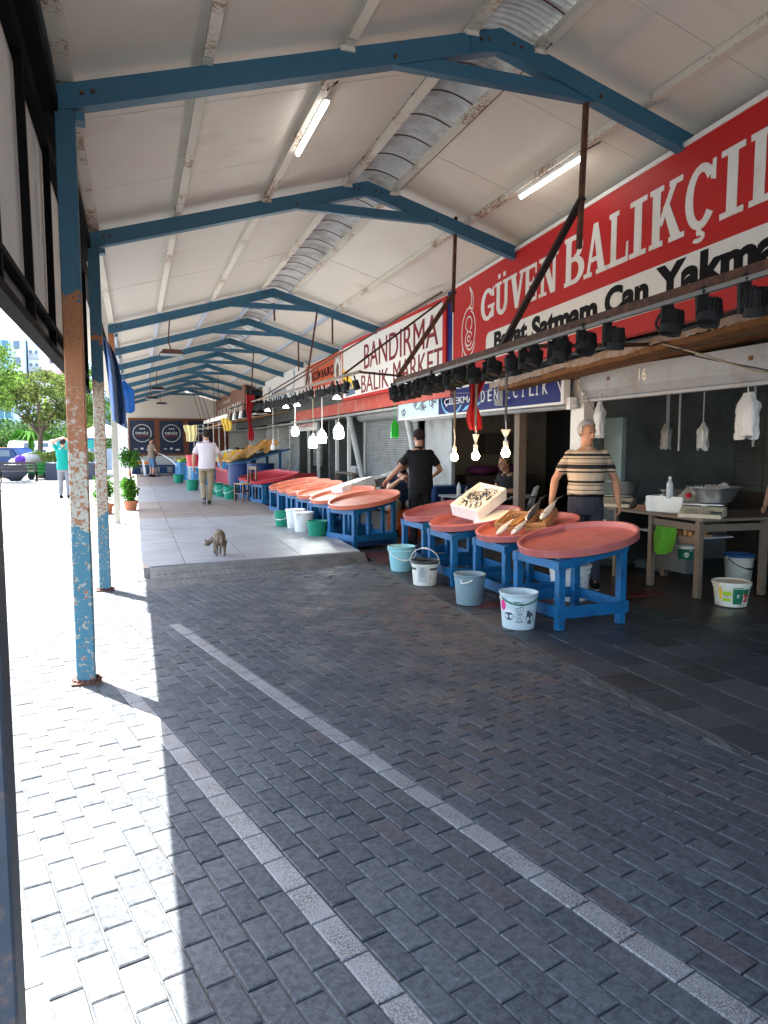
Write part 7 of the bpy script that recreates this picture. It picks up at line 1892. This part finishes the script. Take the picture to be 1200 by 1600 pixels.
d_ = dict(SIT); d_.update(look=(.25, 1, -.15), ell=(-.24, .34, .74), elr=(.26, .34, .76), wrl=(-.06, .44, .88), wrr=(.08, .46, .92), head=(.02, .27, 1.12))
person('bearded man in blue t-shirt and beige shorts sitting low, hands at his mouth', (4.30, 11.45, .0), R(165), d_, shirt=M_navt, trousers=M_beige, shorts=True, beard=True, scale=1.05, voxel=.010)
d_ = dict(SIT); d_.update(pelvis=(0, 0, .50), chest=(0, .10, .84), look=(.15, 1, -.10), ell=(-.25, .16, .72), elr=(.25, .18, .72), wrl=(-.06, .38, .70), wrr=(.04, .40, .70))
person('man in a black t-shirt sitting in the cream plastic armchair', (6.10, 10.78, 0), R(105), d_, shirt=M_bt, trousers=M_bt, scale=1.08, voxel=.011, hair=(.10, .07, .05))
person('man in pale shirt, khaki trousers and dark cap walking away down the hall', (1.62, 17.7, PZ), R(-3), dict(belly=1.15, knl=(-.10, .12, .51), anl=(-.08, -.08, .14), footl=(0, .85, -.5), knr=(.08, .05, .49), anr=(.04, .0, .085), ell=(-.29, -.05, 1.13), wrl=(-.30, .02, .88), elr=(.30, .02, 1.14), wrr=(.33, .10, .90)), shirt=M_wsh, trousers=M_khaki, cap=mat('cap_brown', (.025, .018, .014), .8), scale=1.03, sleeves=.8, voxel=.010, shoes=mat('navy_shoe', (.01, .014, .02), .5))
hm = person('man in olive t-shirt and blue shorts hosing the floor at the far end', (.72, 34.5, PZ), R(-60), dict(look=(.2, 1, -.3), ell=(-.24, .10, 1.14), wrl=(-.08, .32, 1.02), elr=(.24, .06, 1.14), wrr=(.08, .34, 1.06)), shirt=M_olv, trousers=M_shrt, shorts=True, scale=1.04, voxel=.016)
g = B_(); tube(g, [(.95, 34.6, 1.2), (1.2, 34.4, 1.13), (1.6, 34.1, .85), (1.95, 33.8, .45), (2.1, 33.7, .15)], [.012, .02, .03, .04, .06], 7); o = obj('water_jet', g, mat('water_spray', (.75, .78, .80), .3, .1, 30)); tag(o, 'jet of water from the hose of the man at the far end', 'water')
g = B_(); tube(g, [(.95, 34.6, 1.2), (.85, 34.7, .9), (.98, 34.8, .3), (1.1, 34.9, .14), (.7, 35.2, .14), (.2, 35.3, .14), (.9, 35.8, .14), (1.8, 36.2, .14)], .018, 6); o = obj('garden_hose', g, M_cable); tag(o, 'dark hose trailing on the floor at the far end', 'hose')
person('man in teal t-shirt standing in the sun, arms folded over his head', (-1.98, 22.9, 0), R(-8), dict(ell=(-.30, .04, 1.64), wrl=(-.06, .02, 1.74), elr=(.30, .04, 1.62), wrr=(.06, .0, 1.72), shl=(-.18, 0, 1.43), shr=(.18, 0, 1.43), look=(.2, 1, -.1)), shirt=M_teal, trousers=M_gry, scale=1.0, voxel=.013, bald=-.03)
person('person in dark clothes bending over behind the far fish stall', (4.1, 26.5, .2), R(80), dict(pelvis=(0, 0, .95), chest=(0, .26, 1.12), neck=(0, .46, 1.17), head=(0, .58, 1.14), shl=(-.18, .40, 1.15), shr=(.18, .40, 1.15), ell=(-.24, .45, .90), elr=(.24, .45, .90), wrl=(-.15, .6, .75), wrr=(.15, .6, .75), look=(0, .8, -.5)), shirt=M_bt, trousers=M_bt, voxel=.016)
person('person mostly cut off by the right edge, only a bare arm showing', (6.42, 5.60, 0), R(100), None, shirt=M_bt, trousers=M_bt, voxel=.012)

# cat seen from behind, head lowered to the left
ca = thing('cat', 'small brown tabby cat on the tiled walkway, seen from behind', 'cat', (.98, 9.25, PZ), R(4)); ca.scale = (.98, .98, 1.12)
def m_tabby():
    m, t, b = newmat('tabby_fur'); tc = t.nodes.new('ShaderNodeTexCoord')
    wv = nd(t, 'ShaderNodeTexWave', Scale=14.0, Distortion=7.0, Detail=3.0); t.links.new(tc.outputs['Object'], wv.inputs['Vector'])
    n = noi(t, 40, 4, .7, tc.outputs['Object'])
    c = mixc(t, ramp(t, wv.outputs['Fac'], .3, .7), (.06, .042, .026), (.19, .135, .085)); c = mixc(t, ramp(t, n, .3, .8), c, (.15, .11, .075))
    t.links.new(c, b.inputs['Base Color']); b.inputs['Roughness'].default_value = .9; bump(t, b, noi(t, 220, 2), .8, .004); return m
MC = m_tabby(); bm = B_()
tube(bm, [(0, -.12, .19), (0, -.09, .225), (0, -.02, .235), (0, .07, .215), (0, .13, .19)], [.045, .068, .070, .062, .048], 14)
ell(bm, (0, -.10, .20), (.062, .055, .068), 14, 10); ell(bm, (0, .13, .185), (.050, .05, .060), 14, 10)
tube(bm, [(0, .13, .19), (-.06, .17, .165), (-.09, .19, .14)], [.038, .034, .030], 10); ell(bm, (-.115, .20, .125), (.042, .040, .036), 14, 10); ell(bm, (-.145, .225, .108), (.02, .018, .016), 10, 8)
for s in (-1, 1):
    prism(bm, [(-.115 + s * .012, .150), (-.115 + s * .036, .148), (-.115 + s * .034, .192)] if s > 0 else [(-.115 - .036, .148), (-.115 - .012, .150), (-.115 - .034, .192)], 'y', .185, .200)
    tube(bm, [(s * .045, -.10, .17), (s * .052, -.07, .115), (s * .05, -.115, .07), (s * .05, -.105, .02)], [.042, .030, .017, .014], 10); ell(bm, (s * .05, -.09, .014), (.017, .028, .014), 10, 6)
    tube(bm, [(s * .035, .12, .16), (s * .038, .125, .09), (s * .038, .12, .02)], [.028, .020, .013], 10); ell(bm, (s * .038, .135, .013), (.016, .024, .013), 10, 6)
fixn(bm); remeshed(bm, .006, MC, 'body', ca)
g = B_(); tube(g, [(0, -.14, .225), (.01, -.175, .20), (.0, -.17, .14), (-.02, -.165, .10), (-.03, -.16, .075)], [.017, .015, .013, .012, .007], 9); obj('tail', g, MC, ca, smooth=True)
g = B_(); ell(g, (0, -.150, .185), (.020, .006, .028), 10, 8); obj('pale_patch', g, mat('cat_buff', (.34, .24, .15), .9, .2, 40), ca)

bpy.data.scenes.remove(TS)
